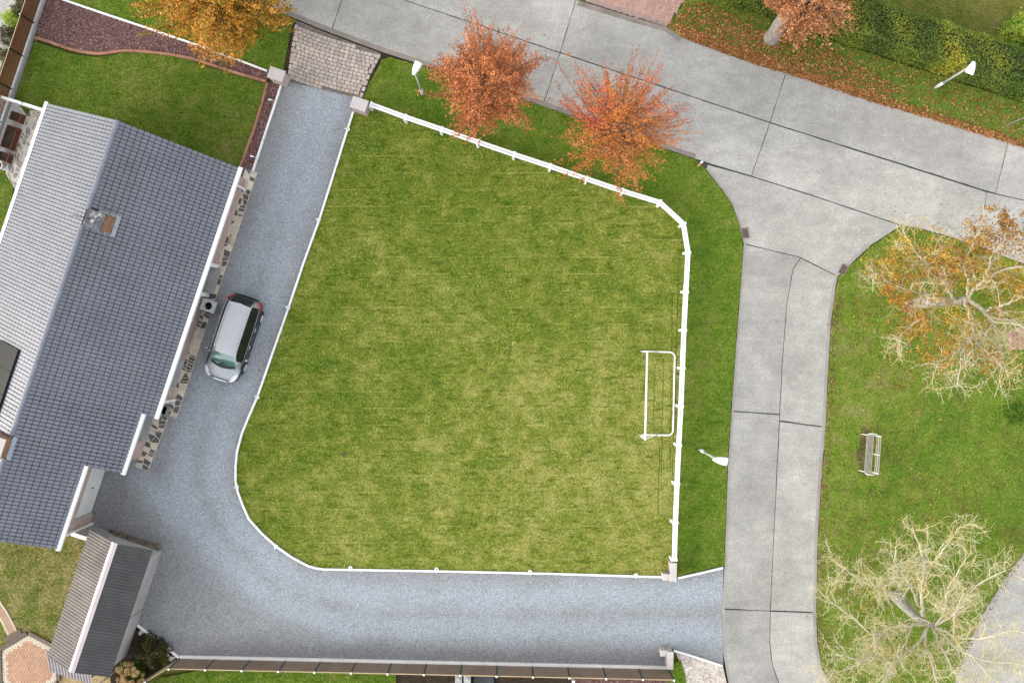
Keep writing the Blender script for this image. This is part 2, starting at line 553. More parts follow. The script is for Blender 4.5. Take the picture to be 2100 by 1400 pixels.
for k_, d_ in list(GR.items()):
    M['g_' + k_] = grass_mat(k_ + '_grass', **d_)
    M['b_' + k_] = grass_mat(k_ + '_grass_blades', blades=True, **d_)

def mulch_mat():
    t = NT('bark_mulch')
    k = t.ramp(t.noise(9, 5, 0.7), [(0.3, (0.075, 0.036, 0.033)), (0.55, (0.17, 0.092, 0.085)), (0.75, (0.28, 0.17, 0.155))])
    t.bump(t.noise(28, 4, 0.7), 0.8, 0.03)
    return t.fin(k, 0.9, 0.15)
M['mulch'] = mulch_mat()
M['chips'] = foliage('bark_chips', [(0.0, (0.06, 0.028, 0.025)), (0.4, (0.16, 0.085, 0.08)), (0.75, (0.32, 0.20, 0.185)), (1.0, (0.52, 0.40, 0.375))], 0.8, 0.0)

def wood(name, a, b, rot=0.0, scale=(2, 40, 10), rand=0.15, rough=0.7):
    t = NT(name)
    k = t.ramp(t.noise(1.0, 5, 0.6, t.mapped(scale, rot)), [(0.3, a), (0.7, b)])
    k = t.vary(k, t.orand(), 1 - rand, 1 + rand, True)
    return t.fin(k, rough, 0.2)
M['slat'] = wood('brown_fence_slat', (0.085, 0.030, 0.015), (0.17, 0.075, 0.042), R(70), (1, 30, 30))
M['fence_board'] = wood('grey_brown_board', (0.15, 0.105, 0.075), (0.25, 0.185, 0.135), 0, (1.2, 30, 30), 0.08)
M['tan_board'] = wood('tan_board', (0.30, 0.22, 0.12), (0.40, 0.31, 0.19), R(30), (1, 20, 20), 0.08)
M['timber'] = wood('weathered_timber', (0.10, 0.075, 0.058), (0.18, 0.14, 0.11), R(30), (2, 30, 30), 0.15)
M['bench_slat'] = wood('worn_bench_slat', (0.19, 0.17, 0.14), (0.40, 0.37, 0.33), R(88), (1.5, 60, 60), 0.15)
M['corten'] = plain('rusted_steel', (0.16, 0.062, 0.042), (0.085, 0.034, 0.025), 5, 0.75, 0.2, bump=0.1)
M['bark'] = plain('pale_grey_bark', (0.36, 0.335, 0.30), (0.20, 0.185, 0.16), 5, 0.9, 0.1, bump=0.5, bs=30, fine=0.25)
M['twig'] = plain('lichen_yellow_bark', (0.62, 0.57, 0.43), (0.55, 0.46, 0.18), 1.3, 0.85, 0.15, bump=0.2, bs=25, fine=0.2)
M['limb'] = plain('lichen_grey_limb', (0.52, 0.48, 0.40), (0.36, 0.32, 0.19), 1.6, 0.85, 0.15, bump=0.3, bs=25, fine=0.25)
M['brown_twig'] = plain('brown_twig', (0.20, 0.15, 0.11), (0.12, 0.09, 0.065), 3, 0.85, 0.15)
M['trunk_dark'] = plain('dark_grey_bark', (0.20, 0.17, 0.14), (0.12, 0.10, 0.085), 6, 0.9, 0.1, bump=0.5, bs=30)
M['lf_orange'] = foliage('orange_leaf', [(0.0, (0.236, 0.073, 0.026)), (0.3, (0.448, 0.147, 0.050)), (0.65, (0.614, 0.224, 0.080)), (1.0, (0.750, 0.342, 0.147))])
M['lf_red'] = foliage('red_orange_leaf', [(0.0, (0.370, 0.146, 0.025)), (0.35, (0.560, 0.213, 0.047)), (0.62, (0.616, 0.207, 0.067)), (0.82, (0.650, 0.140, 0.067)), (1.0, (0.672, 0.078, 0.067))])
M['lf_gold'] = foliage('golden_leaf', [(0.0, (0.118, 0.132, 0.010)), (0.25, (0.317, 0.212, 0.016)), (0.55, (0.608, 0.291, 0.029)), (0.8, (0.727, 0.317, 0.066)), (1.0, (0.750, 0.437, 0.146))])
M['lf_rust'] = foliage('rust_leaf', [(0.0, (0.244, 0.091, 0.037)), (0.4, (0.451, 0.183, 0.073)), (0.8, (0.610, 0.287, 0.128)), (1.0, (0.708, 0.390, 0.207))])
M['lf_yellow'] = foliage('yellow_leaf', [(0.0, (0.19, 0.075, 0.018)), (0.35, (0.34, 0.15, 0.025)), (0.7, (0.46, 0.25, 0.025)), (1.0, (0.62, 0.42, 0.035))])
M['lf_fallen'] = foliage('fallen_leaf', [(0.0, (0.150, 0.056, 0.022)), (0.4, (0.300, 0.112, 0.037)), (0.75, (0.450, 0.181, 0.062)), (1.0, (0.625, 0.325, 0.150))], 0.7, 0.1)
M['lf_brown'] = foliage('brown_leaf', [(0.0, (0.09, 0.038, 0.02)), (0.5, (0.20, 0.085, 0.045)), (0.85, (0.34, 0.17, 0.085)), (1.0, (0.5, 0.33, 0.15))], 0.7, 0.1)
M['lf_hedge'] = foliage('hedge_leaf', [(0.0, (0.081, 0.138, 0.025)), (0.4, (0.161, 0.224, 0.032)), (0.75, (0.287, 0.310, 0.040)), (1.0, (0.529, 0.460, 0.040))])
M['lf_lime'] = foliage('lime_leaf', [(0.0, (0.14, 0.26, 0.03)), (0.5, (0.32, 0.45, 0.06)), (1.0, (0.55, 0.58, 0.08))])
M['lf_dark'] = foliage('dark_shrub_leaf', [(0.0, (0.022, 0.032, 0.012)), (0.4, (0.05, 0.06, 0.016)), (0.75, (0.09, 0.055, 0.02)), (1.0, (0.16, 0.18, 0.03))])
M['lf_green'] = foliage('green_shrub_leaf', [(0.0, (0.03, 0.07, 0.008)), (0.5, (0.07, 0.13, 0.012)), (1.0, (0.14, 0.20, 0.02))])
M['lf_sage'] = foliage('dull_shrub_leaf', [(0.0, (0.07, 0.06, 0.03)), (0.5, (0.12, 0.13, 0.045)), (1.0, (0.30, 0.25, 0.17))])
M['lf_fresh'] = foliage('fresh_green_leaf', [(0.0, (0.05, 0.12, 0.01)), (0.5, (0.10, 0.20, 0.016)), (1.0, (0.19, 0.29, 0.03))])
M['hydrangea'] = foliage('dried_hydrangea_bloom', [(0.0, (0.36, 0.22, 0.09)), (0.5, (0.52, 0.37, 0.18)), (1.0, (0.66, 0.53, 0.28))])

# ================================================================== ground and roads
def structure(o): return tag(o, kind='structure')

def sheet(name, poly, z, mat, z0=-0.12, rough=0.0, seed=1):
    if rough: poly = dense(poly, 0.25, rough, seed)
    return structure(MB().prism(poly, z0, z).build(name, mat))

g_ = MB(); g_.add([(-160, -160, -0.16), (160, -160, -0.16), (160, 160, -0.16), (-160, 160, -0.16)], [(0, 1, 2, 3)])
structure(g_.build('ground', M['g_rough']))

# --- the concrete road: dark base with joint sealant, slabs laid on it
main_S = [(380, -40), (586, 31), (678, 68), (783, 107), (900, 145), (1113, 218), (1300, 283), (1425, 326)]
park_N = [(1849, 462), (1890, 470), (1935, 482), (2010, 508), (2110, 545), (2260, 600)]
main_N = [(900, -92), (1186, 1), (1290, 33), (1369, 56), (1400, 77), (1500, 114), (1571, 138), (1612, 149), (1700, 178), (1786, 207), (1900, 240), (2068, 291), (2260, 350)]
cj = [(380, -150), (828, 0), (1149, 108), (1579, 251), (2042, 397), (2140, 420), (2260, 450)]
jl = [(1425, 327), (1541, 361), (1677, 404), (1849, 462)]
side_L = [(1427, 330), (1449, 349), (1480, 388), (1502, 420), (1516, 460), (1525, 499), (1521, 560), (1510, 700), (1500, 842), (1493, 950), (1486, 1150), (1481, 1248), (1483, 1340), (1494, 1400), (1512, 1460)]
side_R = [(1849, 463), (1786, 503), (1743, 543), (1729, 560), (1718, 566), (1713, 593), (1704, 664), (1699, 750), (1693, 875), (1684, 986), (1677, 1100), (1674, 1255), (1676, 1314), (1686, 1371), (1706, 1402), (1740, 1460)]
road_all = main_S[:-1] + [(1425, 327)] + side_L[1:] + side_R[::-1] + park_N[1:] + main_N[::-1] + [(380, -200)]
base_sheet = structure(MB().prism(pts(road_all), -0.14, -0.022).build('road', M['joint']))

slab_n = [0]
def slab(poly, mat='road'):
    pl = inset([tuple(p[:2]) for p in pts(poly)], 0.014)
    g = random.Random(len(poly) + slab_n[0] * 13); slab_n[0] += 1
    # break the edges up a little so the joints are not ruler-straight
    out = []
    n = len(pl)
    for i in range(n):
        a, b = pl[i], pl[(i + 1) % n]
        k = max(1, int((b - a).length / 0.35))
        for j in range(k):
            p = a.lerp(b, j / k)
            if j: p = p + Vector((g.uniform(-.009, .009), g.uniform(-.009, .009)))
            out.append(p)
    mb = MB()
    lo = inset(out, 0.006)
    mb.prism(out, -0.05, -0.006)
    mb.prism(lo, -0.0065, 0.0)
    return mb.build('road_slab', M[mat], base_sheet)

slab([(380, -40), (586, 31), (678, 68), (700, 2), (713, -38), (380, -150)])
slab([(678, 68), (783, 107), (900, 145), (1113, 218), (1149, 109), (828, 0), (713, -38), (700, 2)])
slab([(1113, 218), (1300, 283), (1425, 326), (1541, 361), (1579, 252), (1149, 109)])
slab([(1541, 361), (1677, 404), (1849, 462), (1890, 470), (1935, 482), (2006, 506), (2024, 394), (1579, 252)])
slab([(2006, 506), (2110, 545), (2260, 600), (2260, 450), (2140, 420), (2042, 398), (2024, 394)])
slab([(713, -38), (828, 0), (1149, 108), (1181, 0), (900, -92)])
slab([(1149, 108), (1579, 251), (1612, 149), (1571, 138), (1500, 114), (1400, 77), (1369, 56), (1290, 33), (1186, 1), (1181, 0)])
slab([(1579, 251), (2042, 397), (2068, 291), (1900, 240), (1786, 207), (1700, 178), (1612, 149)])
slab([(2042, 397), (2140, 420), (2260, 450), (2260, 350), (2068, 291)])
slab([(1437, 334), (1449, 349), (1480, 388), (1502, 420), (1516, 460), (1525, 499), (1642, 528), (1718, 566), (1729, 560), (1743, 543), (1786, 503), (1849, 463), (1677, 405), (1541, 362)])
slab([(1525, 500), (1521, 560), (1510, 700), (1500, 842), (1599, 849), (1604, 750), (1614, 621), (1626, 553), (1642, 528)], 'road_worn')
slab([(1500, 843), (1493, 950), (1486, 1150), (1481, 1247), (1580, 1252), (1587, 1100), (1599, 850)], 'road_worn')
slab([(1481, 1249), (1483, 1340), (1494, 1400), (1512, 1460), (1618, 1460), (1597, 1400), (1583, 1357), (1579, 1314), (1580, 1252)], 'road_worn')
slab([(1642, 529), (1626, 553), (1614, 621), (1604, 750), (1599, 862), (1692, 875), (1699, 750), (1704, 664), (1713, 593), (1718, 567)])
slab([(1599, 864), (1587, 1100), (1580, 1251), (1674, 1255), (1677, 1100), (1684, 986), (1692, 876)])
slab([(1580, 1253), (1579, 1314), (1583, 1357), (1597, 1400), (1618, 1460), (1740, 1460), (1706, 1402), (1686, 1371), (1676, 1314), (1674, 1256)])

# stained gutter strips along the road edges, in lengths, a little lower at the joint
def gutter_strip(path, w, off, mat='gutter_strip'):
    p = [Vector(q[:2]) for q in pts(path)]
    segs = []
    cur = [p[0]]; acc = 0
    for i in range(1, len(p)):
        L = (p[i] - p[i - 1]).length
        k = max(1, int(L / 0.6))
        for j in range(1, k + 1):
            cur.append(p[i - 1].lerp(p[i], j / k)); acc += L / k
            if acc > 3.2:
                segs.append(cur); cur = [cur[-1]]; acc = 0
    if len(cur) > 1: segs.append(cur)
    for sg in segs:
        if len(sg) < 2: continue
        A = []; B = []
        for i, q in enumerate(sg):
            d = (sg[min(i + 1, len(sg) - 1)] - sg[max(i - 1, 0)]).normalized()
            n = Vector((-d.y, d.x))
            A.append(q + n * off); B.append(q + n * (off + w))
        MB().prism(inset(A + B[::-1], 0.006), -0.04, 0.006).build('kerb_strip', M[mat], base_sheet)
gutter_strip(main_S[1:], 0.24, 0.0)
gutter_strip(side_L[1:-1], 0.13, 0.0, 'gutter_light')
gutter_strip(side_R[1:-1], -0.17, 0.0, 'gutter_light')
gutter_strip(main_N[1:5], -0.26, 0.0)

# patch of dark mortar where the kerb breaks off
MB().prism([tuple(p[:2]) for p in pts([(1428, 331), (1452, 335), (1449, 346), (1438, 340)])], -0.02, 0.010).build('mortar_patch', M['joint'], base_sheet)

# --- path at the lower right, brick patch behind the big tree
sheet('path', [p[:2] for p in pts([(2100, 1128), (2062, 1180), (2010, 1262), (1975, 1340), (1955, 1400), (1940, 1480), (2260, 1480), (2260, 1000)])], 0.012, M['road'])

# ------------------------------------------------------------------ driveway with its wheel tracks
drive_poly = [(560, 178), (586, 166), (748, 205), (735, 232), (655, 455), (592, 635), (528, 818), (500, 890), (487, 930), (486, 990), (512, 1064), (568, 1120), (632, 1160), (665, 1168), (1372, 1184), (1391, 1184), (1484, 1160), (1481, 1248), (1483, 1365), (1380, 1328), (1365, 1372), (370, 1352), (281, 1279), (200, 1200), (120, 1060), (260, 900), (400, 560), (520, 330)]
def seg_d(x, y, pl):
    best = np.full(len(x), 1e9)
    for (ax, ay), (bx, by) in zip(pl[:-1], pl[1:]):
        dx, dy = bx - ax, by - ay
        t = np.clip(((x - ax) * dx + (y - ay) * dy) / (dx * dx + dy * dy), 0, 1)
        best = np.minimum(best, np.hypot(x - ax - t * dx, y - ay - t * dy))
    return best
def make_drive():
    bm = bmesh.new()
    vs = [bm.verts.new((p.x, p.y, 0.004)) for p in pts(drive_poly)]
    f = bm.faces.new(vs)
    bmesh.ops.triangulate(bm, faces=[f], ngon_method='EAR_CLIP')
    xs = [v.co.x for v in bm.verts]; ys = [v.co.y for v in bm.verts]
    for ax, lo, hi in ((0, min(xs), max(xs)), (1, min(ys), max(ys))):
        c = lo + 0.45
        while c < hi:
            co = [0, 0, 0]; co[ax] = c
            no = [0, 0, 0]; no[ax] = 1
            bmesh.ops.bisect_plane(bm, geom=bm.verts[:] + bm.edges[:] + bm.faces[:], plane_co=co, plane_no=no)
            c += 0.45
    for fc in bm.faces:
        if fc.normal.z < 0: fc.normal_flip()
    me = bpy.data.meshes.new('driveway'); bm.to_mesh(me); bm.free()
    n = len(me.vertices)
    co = np.zeros(n * 3, np.float32); me.vertices.foreach_get('co', co); co = co.reshape(-1, 3)
    tr = []
    for pl in ([(655, 175), (600, 330), (520, 520), (440, 760), (380, 900), (370, 1000), (440, 1120), (560, 1230), (700, 1285), (1000, 1290), (1490, 1300)],
               [(690, 185), (640, 330), (590, 480), (545, 620), (500, 760), (445, 900), (440, 990), (490, 1090), (600, 1190), (760, 1225), (1100, 1225), (1490, 1215)],
               [(290, 980), (400, 1080), (520, 1200), (640, 1260)]):
        tr.append([tuple(p[:2]) for p in pts(pl)])
    w = np.zeros(n)
    for t in tr: w = np.maximum(w, np.exp(-(seg_d(co[:, 0], co[:, 1], t) / 0.75) ** 2))
    edge = seg_d(co[:, 0], co[:, 1], [tuple(p[:2]) for p in pts([(380, 1350), (1365, 1370)])])
    w -= 0.5 * np.exp(-(edge / 0.9) ** 2)  # darker along the foot of the bottom fence
    edge = seg_d(co[:, 0], co[:, 1], [tuple(p[:2]) for p in pts([(280, 1280), (335, 1130), (200, 1070), (300, 965)])])
    w -= 0.35 * np.exp(-(edge / 0.7) ** 2)  # darker along the foot of the shed and garage
    at = me.attributes.new('wear_edge_tone', 'FLOAT', 'POINT'); at.data.foreach_set('value', w.astype(np.float32))
    me.materials.append(M['gravel'])
    return structure(link('driveway', me))
make_drive()

# --- lawns and verges
lawn_poly = [(752, 222), (831, 243), (906, 266), (981, 292), (1055, 318), (1129, 343), (1203, 369), (1277, 394), (1350, 418), (1398, 462), (1409, 518), (1404, 598), (1399, 677), (1396, 755), (1389, 912), (1381, 1100), (1378, 1160), (1366, 1181), (900, 1169), (660, 1165), (632, 1158), (568, 1117), (512, 1062), (490, 1008), (485, 985), (486, 927), (500, 886), (530, 815), (594, 632), (657, 452), (714, 270), (726, 234)]
verge_poly = [(747, 198), (758, 170), (784, 124), (800, 118), (900, 146), (1113, 219), (1300, 284), (1425, 327), (1448, 350), (1479, 389), (1501, 421), (1515, 461), (1524, 500), (1520, 560), (1509, 700), (1499, 842), (1492, 950), (1485, 1158), (1388, 1182), (1378, 1150), (1389, 912), (1396, 755), (1404, 598), (1409, 518), (1398, 462), (1350, 418), (1277, 394), (1129, 343), (981, 292), (831, 243), (752, 222)]
verge_w_poly = [(130, -40), (125, 0), (300, 56), (552, 146), (580, 150), (597, 60), (604, 44), (586, 30), (380, -42)]
north_poly = [(33, 205), (72, 86), (150, 112), (200, 118), (260, 108), (320, 110), (380, 120), (430, 138), (480, 153), (547, 172), (536, 215), (520, 270), (490, 345), (470, 400), (300, 420), (100, 300)]
park_poly = [(1849, 463), (1890, 471), (1935, 483), (2010, 509), (2110, 546), (2260, 601), (2260, 1000), (2104, 1126), (2066, 1178), (2014, 1260), (1979, 1338), (1959, 1400), (1945, 1480), (1742, 1480), (1707, 1400), (1687, 1371), (1677, 1314), (1675, 1255), (1678, 1100), (1685, 986), (1694, 875), (1700, 750), (1705, 664), (1714, 593), (1719, 568), (1730, 562), (1744, 545), (1787, 505)]
nverge_poly = [(1404, 4), (1420, -40), (1470, -40), (1451, 0), (1577, 37), (1690, 80), (2100, 212), (2260, 262), (2260, 350), (2068, 290), (1900, 239), (1786, 206), (1700, 177), (1612, 148), (1571, 137), (1500, 113), (1400, 76), (1369, 55)]
field_poly = [(1430, -60), (1451, 0), (1577, 37), (2100, 206), (2260, 256), (2260, -300), (1430, -300)]
south_poly = [(-60, 1060), (60, 1090), (190, 1080), (190, 1200), (100, 1345), (60, 1300), (0, 1345), (-60, 1345)]
west_poly = [(-60, 330), (14, 352), (30, 372), (10, 480), (-60, 700)]
bottom_lawn_poly = [(300, 1420), (330, 1388), (420, 1372), (812, 1381), (812, 1480), (300, 1480)]
tri_lawn_poly = [(1366, 1368), (1396, 1352), (1400, 1365), (1405, 1380), (1408, 1410), (1405, 1440), (1366, 1440)]

def W2(l): return [tuple(p[:2]) for p in pts(l)]
sheet('lawn', W2(lawn_poly), 0.020, M['g_lawn'])
sheet('verge', W2(verge_poly), 0.024, M['g_verge'], rough=0.025, seed=4)
sheet('verge', W2(verge_w_poly), 0.022, M['g_verge'], rough=0.02, seed=5)
sheet('lawn', W2(north_poly), 0.026, M['g_north'])
sheet('park_lawn', W2(park_poly), 0.028, M['g_park'], rough=0.03, seed=6)
sheet('verge', W2(nverge_poly), 0.022, M['g_kerbside'], rough=0.04, seed=7)
sheet('field', W2(field_poly), 0.010, M['g_rough'])
sheet('lawn', W2(south_poly), 0.020, M['g_south'])
sheet('lawn', W2(west_poly), 0.022, M['g_north'])
sheet('lawn', W2(bottom_lawn_poly), 0.020, M['g_verge'])
sheet('lawn', W2(tri_lawn_poly), 0.026, M['g_verge'])
sheet('soil', W2([(805, 1360), (1500, 1372), (1500, 1500), (805, 1500)]), -0.01, M['soil'])
sheet('soil', W2([(752, 196), (748, 199), (740, 192), (783, 107), (812, 119), (802, 133), (783, 130), (762, 168)]), 0.014, M['soil'], rough=0.03, seed=9)
sheet('soil', W2([(575, 148), (592, 60), (604, 42), (608, 48), (590, 165)]), 0.016, M['soil'], rough=0.02, seed=10)
sheet('pavement', W2([(-60, -60), (70, -60), (-20, 200), (-60, 200)]), 0.01, M['road'])
sheet('gravel_patch', W2([(1382, 1330), (1482, 1364), (1490, 1400), (1500, 1470), (1410, 1470), (1406, 1385), (1392, 1352)]), 0.016, M['beige_gravel'])
sheet('sand_patch', W2([(90, 1360), (260, 1360), (250, 1440), (90, 1440)]), 0.010, M['sand'])

# strips of yellowed grass left where the goal stood before
def marks(lines, w, z):
    mb = MB()
    for a, b in lines:
        ribbon(W2([a, b]), w, -0.05, z, mb)
        z += 0.0007
    return structure(mb.build('grass_mark', M['dry_mark']))
M['dry_mark'] = grass_mat('yellowed_grass_mark', (0.13, 0.14, 0.02), (0.24, 0.20, 0.055), (0.34, 0.28, 0.10), 0.5, 0.0)
marks([((1314, 944), (1374, 946)), ((1318, 941), (1376, 940)), ((1379, 900), (1380, 940)), ((1332, 769), (1378, 770)), ((1332, 774), (1377, 776)), ((1338, 742), (1380, 743)), ((1330, 909), (1370, 911))], 0.035, 0.0215)

M['lush_mark'] = grass_mat('lush_wheel_mark', (0.045, 0.10, 0.006), (0.085, 0.135, 0.012), (0.15, 0.17, 0.03), 0.5, 0.0)
def wheel_lines():
    mb = MB(); z = 0.0212
    for x0, y0, x1, y1 in ((1344, 745, 1338, 905), (1361, 735, 1355, 1000), (1379, 600, 1373, 990), (1392, 530, 1378, 1000), (1352, 905, 1349, 1080)):
        ribbon([tuple(q) for q in dense([P(x0, y0)[:2], P(x1, y1)[:2]], .5, .015, x0)][:max(2, int(abs(y1 - y0) / 21))], .05, -.05, z, mb); z += .0004
    structure(mb.build('grass_mark', M['lush_mark']))
wheel_lines()
# --- mulch beds
mulch_A = [(88, -40), (76, 82), (150, 106), (200, 112), (260, 103), (320, 104), (380, 114), (430, 132), (480, 147), (549, 166), (556, 150), (300, 58), (128, 0), (120, -40)]
mulch_B = [(549, 168), (577, 172), (519, 355), (492, 345), (520, 270), (537, 215)]
mulch_C = [(281, 1281), (368, 1349), (300, 1400), (230, 1420), (225, 1380)]
mulch_D = [(1174, 1380), (1382, 1388), (1400, 1480), (1174, 1480)]
for p_, z_ in ((mulch_A, 0.030), (mulch_B, 0.033), (mulch_C, 0.020), (mulch_D, 0.020)):
    sheet('mulch_bed', W2(p_), z_, M['mulch'] if p_ is not mulch_C else M['soil'])

def flakes(name, polys, density, size, mat, seed, z=0.03, tilt=0.5, aspect=0.55, parent=None, up=0.03):
    X = []; Y = []
    for i, (pl, dn) in enumerate(polys):
        x, y = scatter(pl, dn * density, seed + i); X.append(x); Y.append(y)
    x = np.concatenate(X); y = np.concatenate(Y); n = len(x)
    g = np.random.default_rng(seed)
    c = np.stack([x, y, z + g.uniform(0, up, n)], 1)
    return leaf_cloud(name, c, size, mat, g, parent, tilt, aspect)

def leaf_cloud(name, c, size, mat, g, parent=None, tilt=0.9, aspect=0.6, rnd=None, stuff=True):
    """one bent four-cornered leaf per centre"""
    n = len(c)
    th = g.uniform(0, 2 * np.pi, n)
    nz = np.stack([g.normal(0, tilt, n), g.normal(0, tilt, n), np.ones(n)], 1)
    nz /= np.linalg.norm(nz, axis=1)[:, None]
    u = np.stack([np.cos(th), np.sin(th), np.zeros(n)], 1)
    u -= nz * (u * nz).sum(1)[:, None]; u /= np.linalg.norm(u, axis=1)[:, None] + 1e-9
    v = np.cross(nz, u)
    s = (size * g.uniform(0.65, 1.35, n))[:, None]
    a = c - u * s * 0.5; b = c + v * s * aspect * 0.5 + nz * s * 0.12
    d = c + u * s * 0.5; e = c - v * s * aspect * 0.5 + nz * s * 0.12
    V = np.stack([a, b, d, e], 1).reshape(-1, 3)
    i = np.arange(n) * 4
    F = np.stack([np.stack([i, i + 2, i + 1], 1), np.stack([i, i + 3, i + 2], 1)], 1).reshape(-1, 3)
    F = F[:, [0, 2, 1]] if False else F
    r = g.uniform(0, 1, n) if rnd is None else rnd
    o = np_mesh(name, V, F, mat, parent, np.repeat(r, 4))
    if stuff: o['kind'] = 'stuff'
    return o

flakes('bark_chips', [(W2(mulch_A), 1), (W2(mulch_B), 1), (W2(mulch_D), .6)], 420, 0.075, M['chips'], 21, 0.032, 0.5, 0.4)

# --- grass blades
def blades(name, poly, dens, mat, seed, z, hgt=0.05):
    x, y = scatter(poly, dens, seed)
    g = np.random.default_rng(seed + 50); n = len(x)
    th = g.uniform(0, 2 * np.pi, n); ln = g.uniform(0.5, 1.0, n) * hgt
    lean = g.uniform(0.25, 1.25, n)
    d = np.stack([np.cos(th), np.sin(th)], 1); pr = np.stack([-d[:, 1], d[:, 0]], 1)
    wd = g.uniform(0.009, 0.02, n)[:, None]
    b = np.stack([x, y], 1)
    V = np.zeros((n, 3, 3))
    V[:, 0, :2] = b + pr * wd; V[:, 1, :2] = b - pr * wd
    V[:, 0, 2] = z - 0.004; V[:, 1, 2] = z - 0.004
    V[:, 2, :2] = b + d * (ln * lean)[:, None]; V[:, 2, 2] = z + ln
    F = np.arange(n * 3).reshape(-1, 3)
    o = np_mesh(name, V.reshape(-1, 3), F, mat, None, np.repeat(g.uniform(0, 1, n), 3))
    return tag(o, kind='stuff')
blades('grass', W2(lawn_poly), 420, M['b_lawn'], 31, 0.020)
blades('grass', W2(verge_poly), 420, M['b_verge'], 32, 0.024, 0.06)
blades('grass', W2(verge_w_poly), 420, M['b_verge'], 33, 0.022, 0.06)
blades('grass', W2(north_poly), 420, M['b_north'], 34, 0.026)
blades('grass', W2([(2110, 546), (2110, 1126), (2066, 1178), (2014, 1260), (1979, 1338), (1955, 1410), (1707, 1405), (1676, 1314), (1675, 1255), (1685, 986), (1705, 664), (1719, 568), (1787, 505), (1849, 463)]), 300, M['b_park'], 35, 0.028, 0.06)
blades('grass', W2(nverge_poly), 300, M['b_kerbside'], 36, 0.022, 0.07)
blades('grass', W2([(1740, -5), (2105, -5), (2105, 206)]), 300, M['b_rough'], 37, 0.010, 0.06)
blades('grass', W2([(0, 1060), (60, 1090), (190, 1080), (190, 1200), (100, 1345), (60, 1300), (0, 1345)]), 420, M['b_south'], 38, 0.020)
blades('grass', W2([(-5, 340), (14, 352), (30, 372), (0, 480)]), 400, M['b_north'], 39, 0.022)
blades('grass', W2([(300, 1405), (330, 1388), (420, 1372), (812, 1381), (812, 1405)]), 420, M['b_verge'], 40, 0.020, 0.07)
blades('grass', W2(tri_lawn_poly), 400, M['b_verge'], 41, 0.026, 0.06)

# --- fallen leaves
EDGE = W2([(1370, 52), (1400, 79), (1500, 116), (1571, 141), (1612, 152), (1700, 181), (1786, 210), (1900, 243), (2068, 295), (2105, 306), (2105, 292), (2068, 279), (1900, 226), (1786, 190), (1700, 160), (1612, 130), (1500, 92), (1410, 55)])
LEAFY = W2([(1404, 4), (1451, 2), (1540, 26), (1590, 46), (1700, 88), (1800, 118), (1900, 150), (2000, 186), (2100, 222), (2105, 302), (1900, 240), (1786, 206), (1700, 178), (1612, 148), (1500, 113), (1400, 76), (1372, 54)])
DENSE = W2([(1372, 54), (1410, 10), (1450, 6), (1490, 22), (1555, 60), (1640, 84), (1700, 100), (1790, 150), (1860, 190), (1786, 206), (1700, 178), (1612, 148), (1500, 113), (1400, 76)])
flakes('fallen_leaves', [(EDGE, 1.1), (LEAFY, 0.15), (DENSE, 0.55)], 330, 0.10, M['lf_fallen'], 51, 0.03, 0.35, 0.62)
parkv = W2([(1719, 568), (1787, 505), (1849, 463), (2105, 546), (2105, 1120), (1955, 1405), (1707, 1405), (1676, 1314), (1685, 986), (1705, 664)])
dens2 = W2([(1690, 1060), (1880, 940), (2000, 1030), (1900, 1120), (1760, 1220), (1680, 1240)])
under = W2([(1770, 500), (2105, 560), (2105, 800), (1800, 800), (1740, 640)])
kerbv = W2([(1713, 600), (1724, 600), (1716, 700), (1706, 880), (1696, 1000), (1690, 1110), (1684, 1250), (1690, 1330), (1722, 1405), (1706, 1403), (1675, 1314), (1673, 1255), (1677, 1100), (1684, 986), (1693, 875), (1704, 664)])
pathv = W2([(2104, 1120), (2066, 1172), (2010, 1258), (1975, 1338), (1985, 1340), (2020, 1266), (2074, 1184), (2108, 1136)])
flakes('fallen_leaves', [(parkv, 0.2), (dens2, 0.55), (kerbv, 3.2), (pathv, 2.4), (under, 0.25)], 34, 0.085, M['lf_brown'], 61, 0.045, 0.4, 0.6)
flakes('fallen_leaves', [(under, 1.0), (W2([(1849, 470), (2100, 560), (2100, 620), (1800, 560)]), 1.4)], 16, 0.10, M['lf_yellow'], 66, 0.05, 0.4, 0.6)

flakes('fallen_leaves', [(W2([(880, 40), (1120, 60), (1420, 180), (1420, 320), (1110, 214), (900, 140)]), 1.0), (W2([(1800, 380), (2100, 420), (2100, 540), (1850, 460)]), 2.2), (W2([(1640, 530), (1715, 570), (1690, 900), (1670, 1300), (1640, 1300)]), .5), (W2([(1000, 330), (1340, 410), (1280, 480), (960, 380)]), .5)], 1.3, 0.085, M['lf_fallen'], 71, 0.024, 0.3, 0.6)
sheet('bare_spot', W2([(702, 927), (710, 926), (712, 932), (706, 935), (701, 932)]), 0.0225, grass_mat('bare_turf', (0.10, 0.085, 0.03), (0.13, 0.10, 0.05), (0.18, 0.14, 0.08), .5, 0), rough=.03, seed=31)
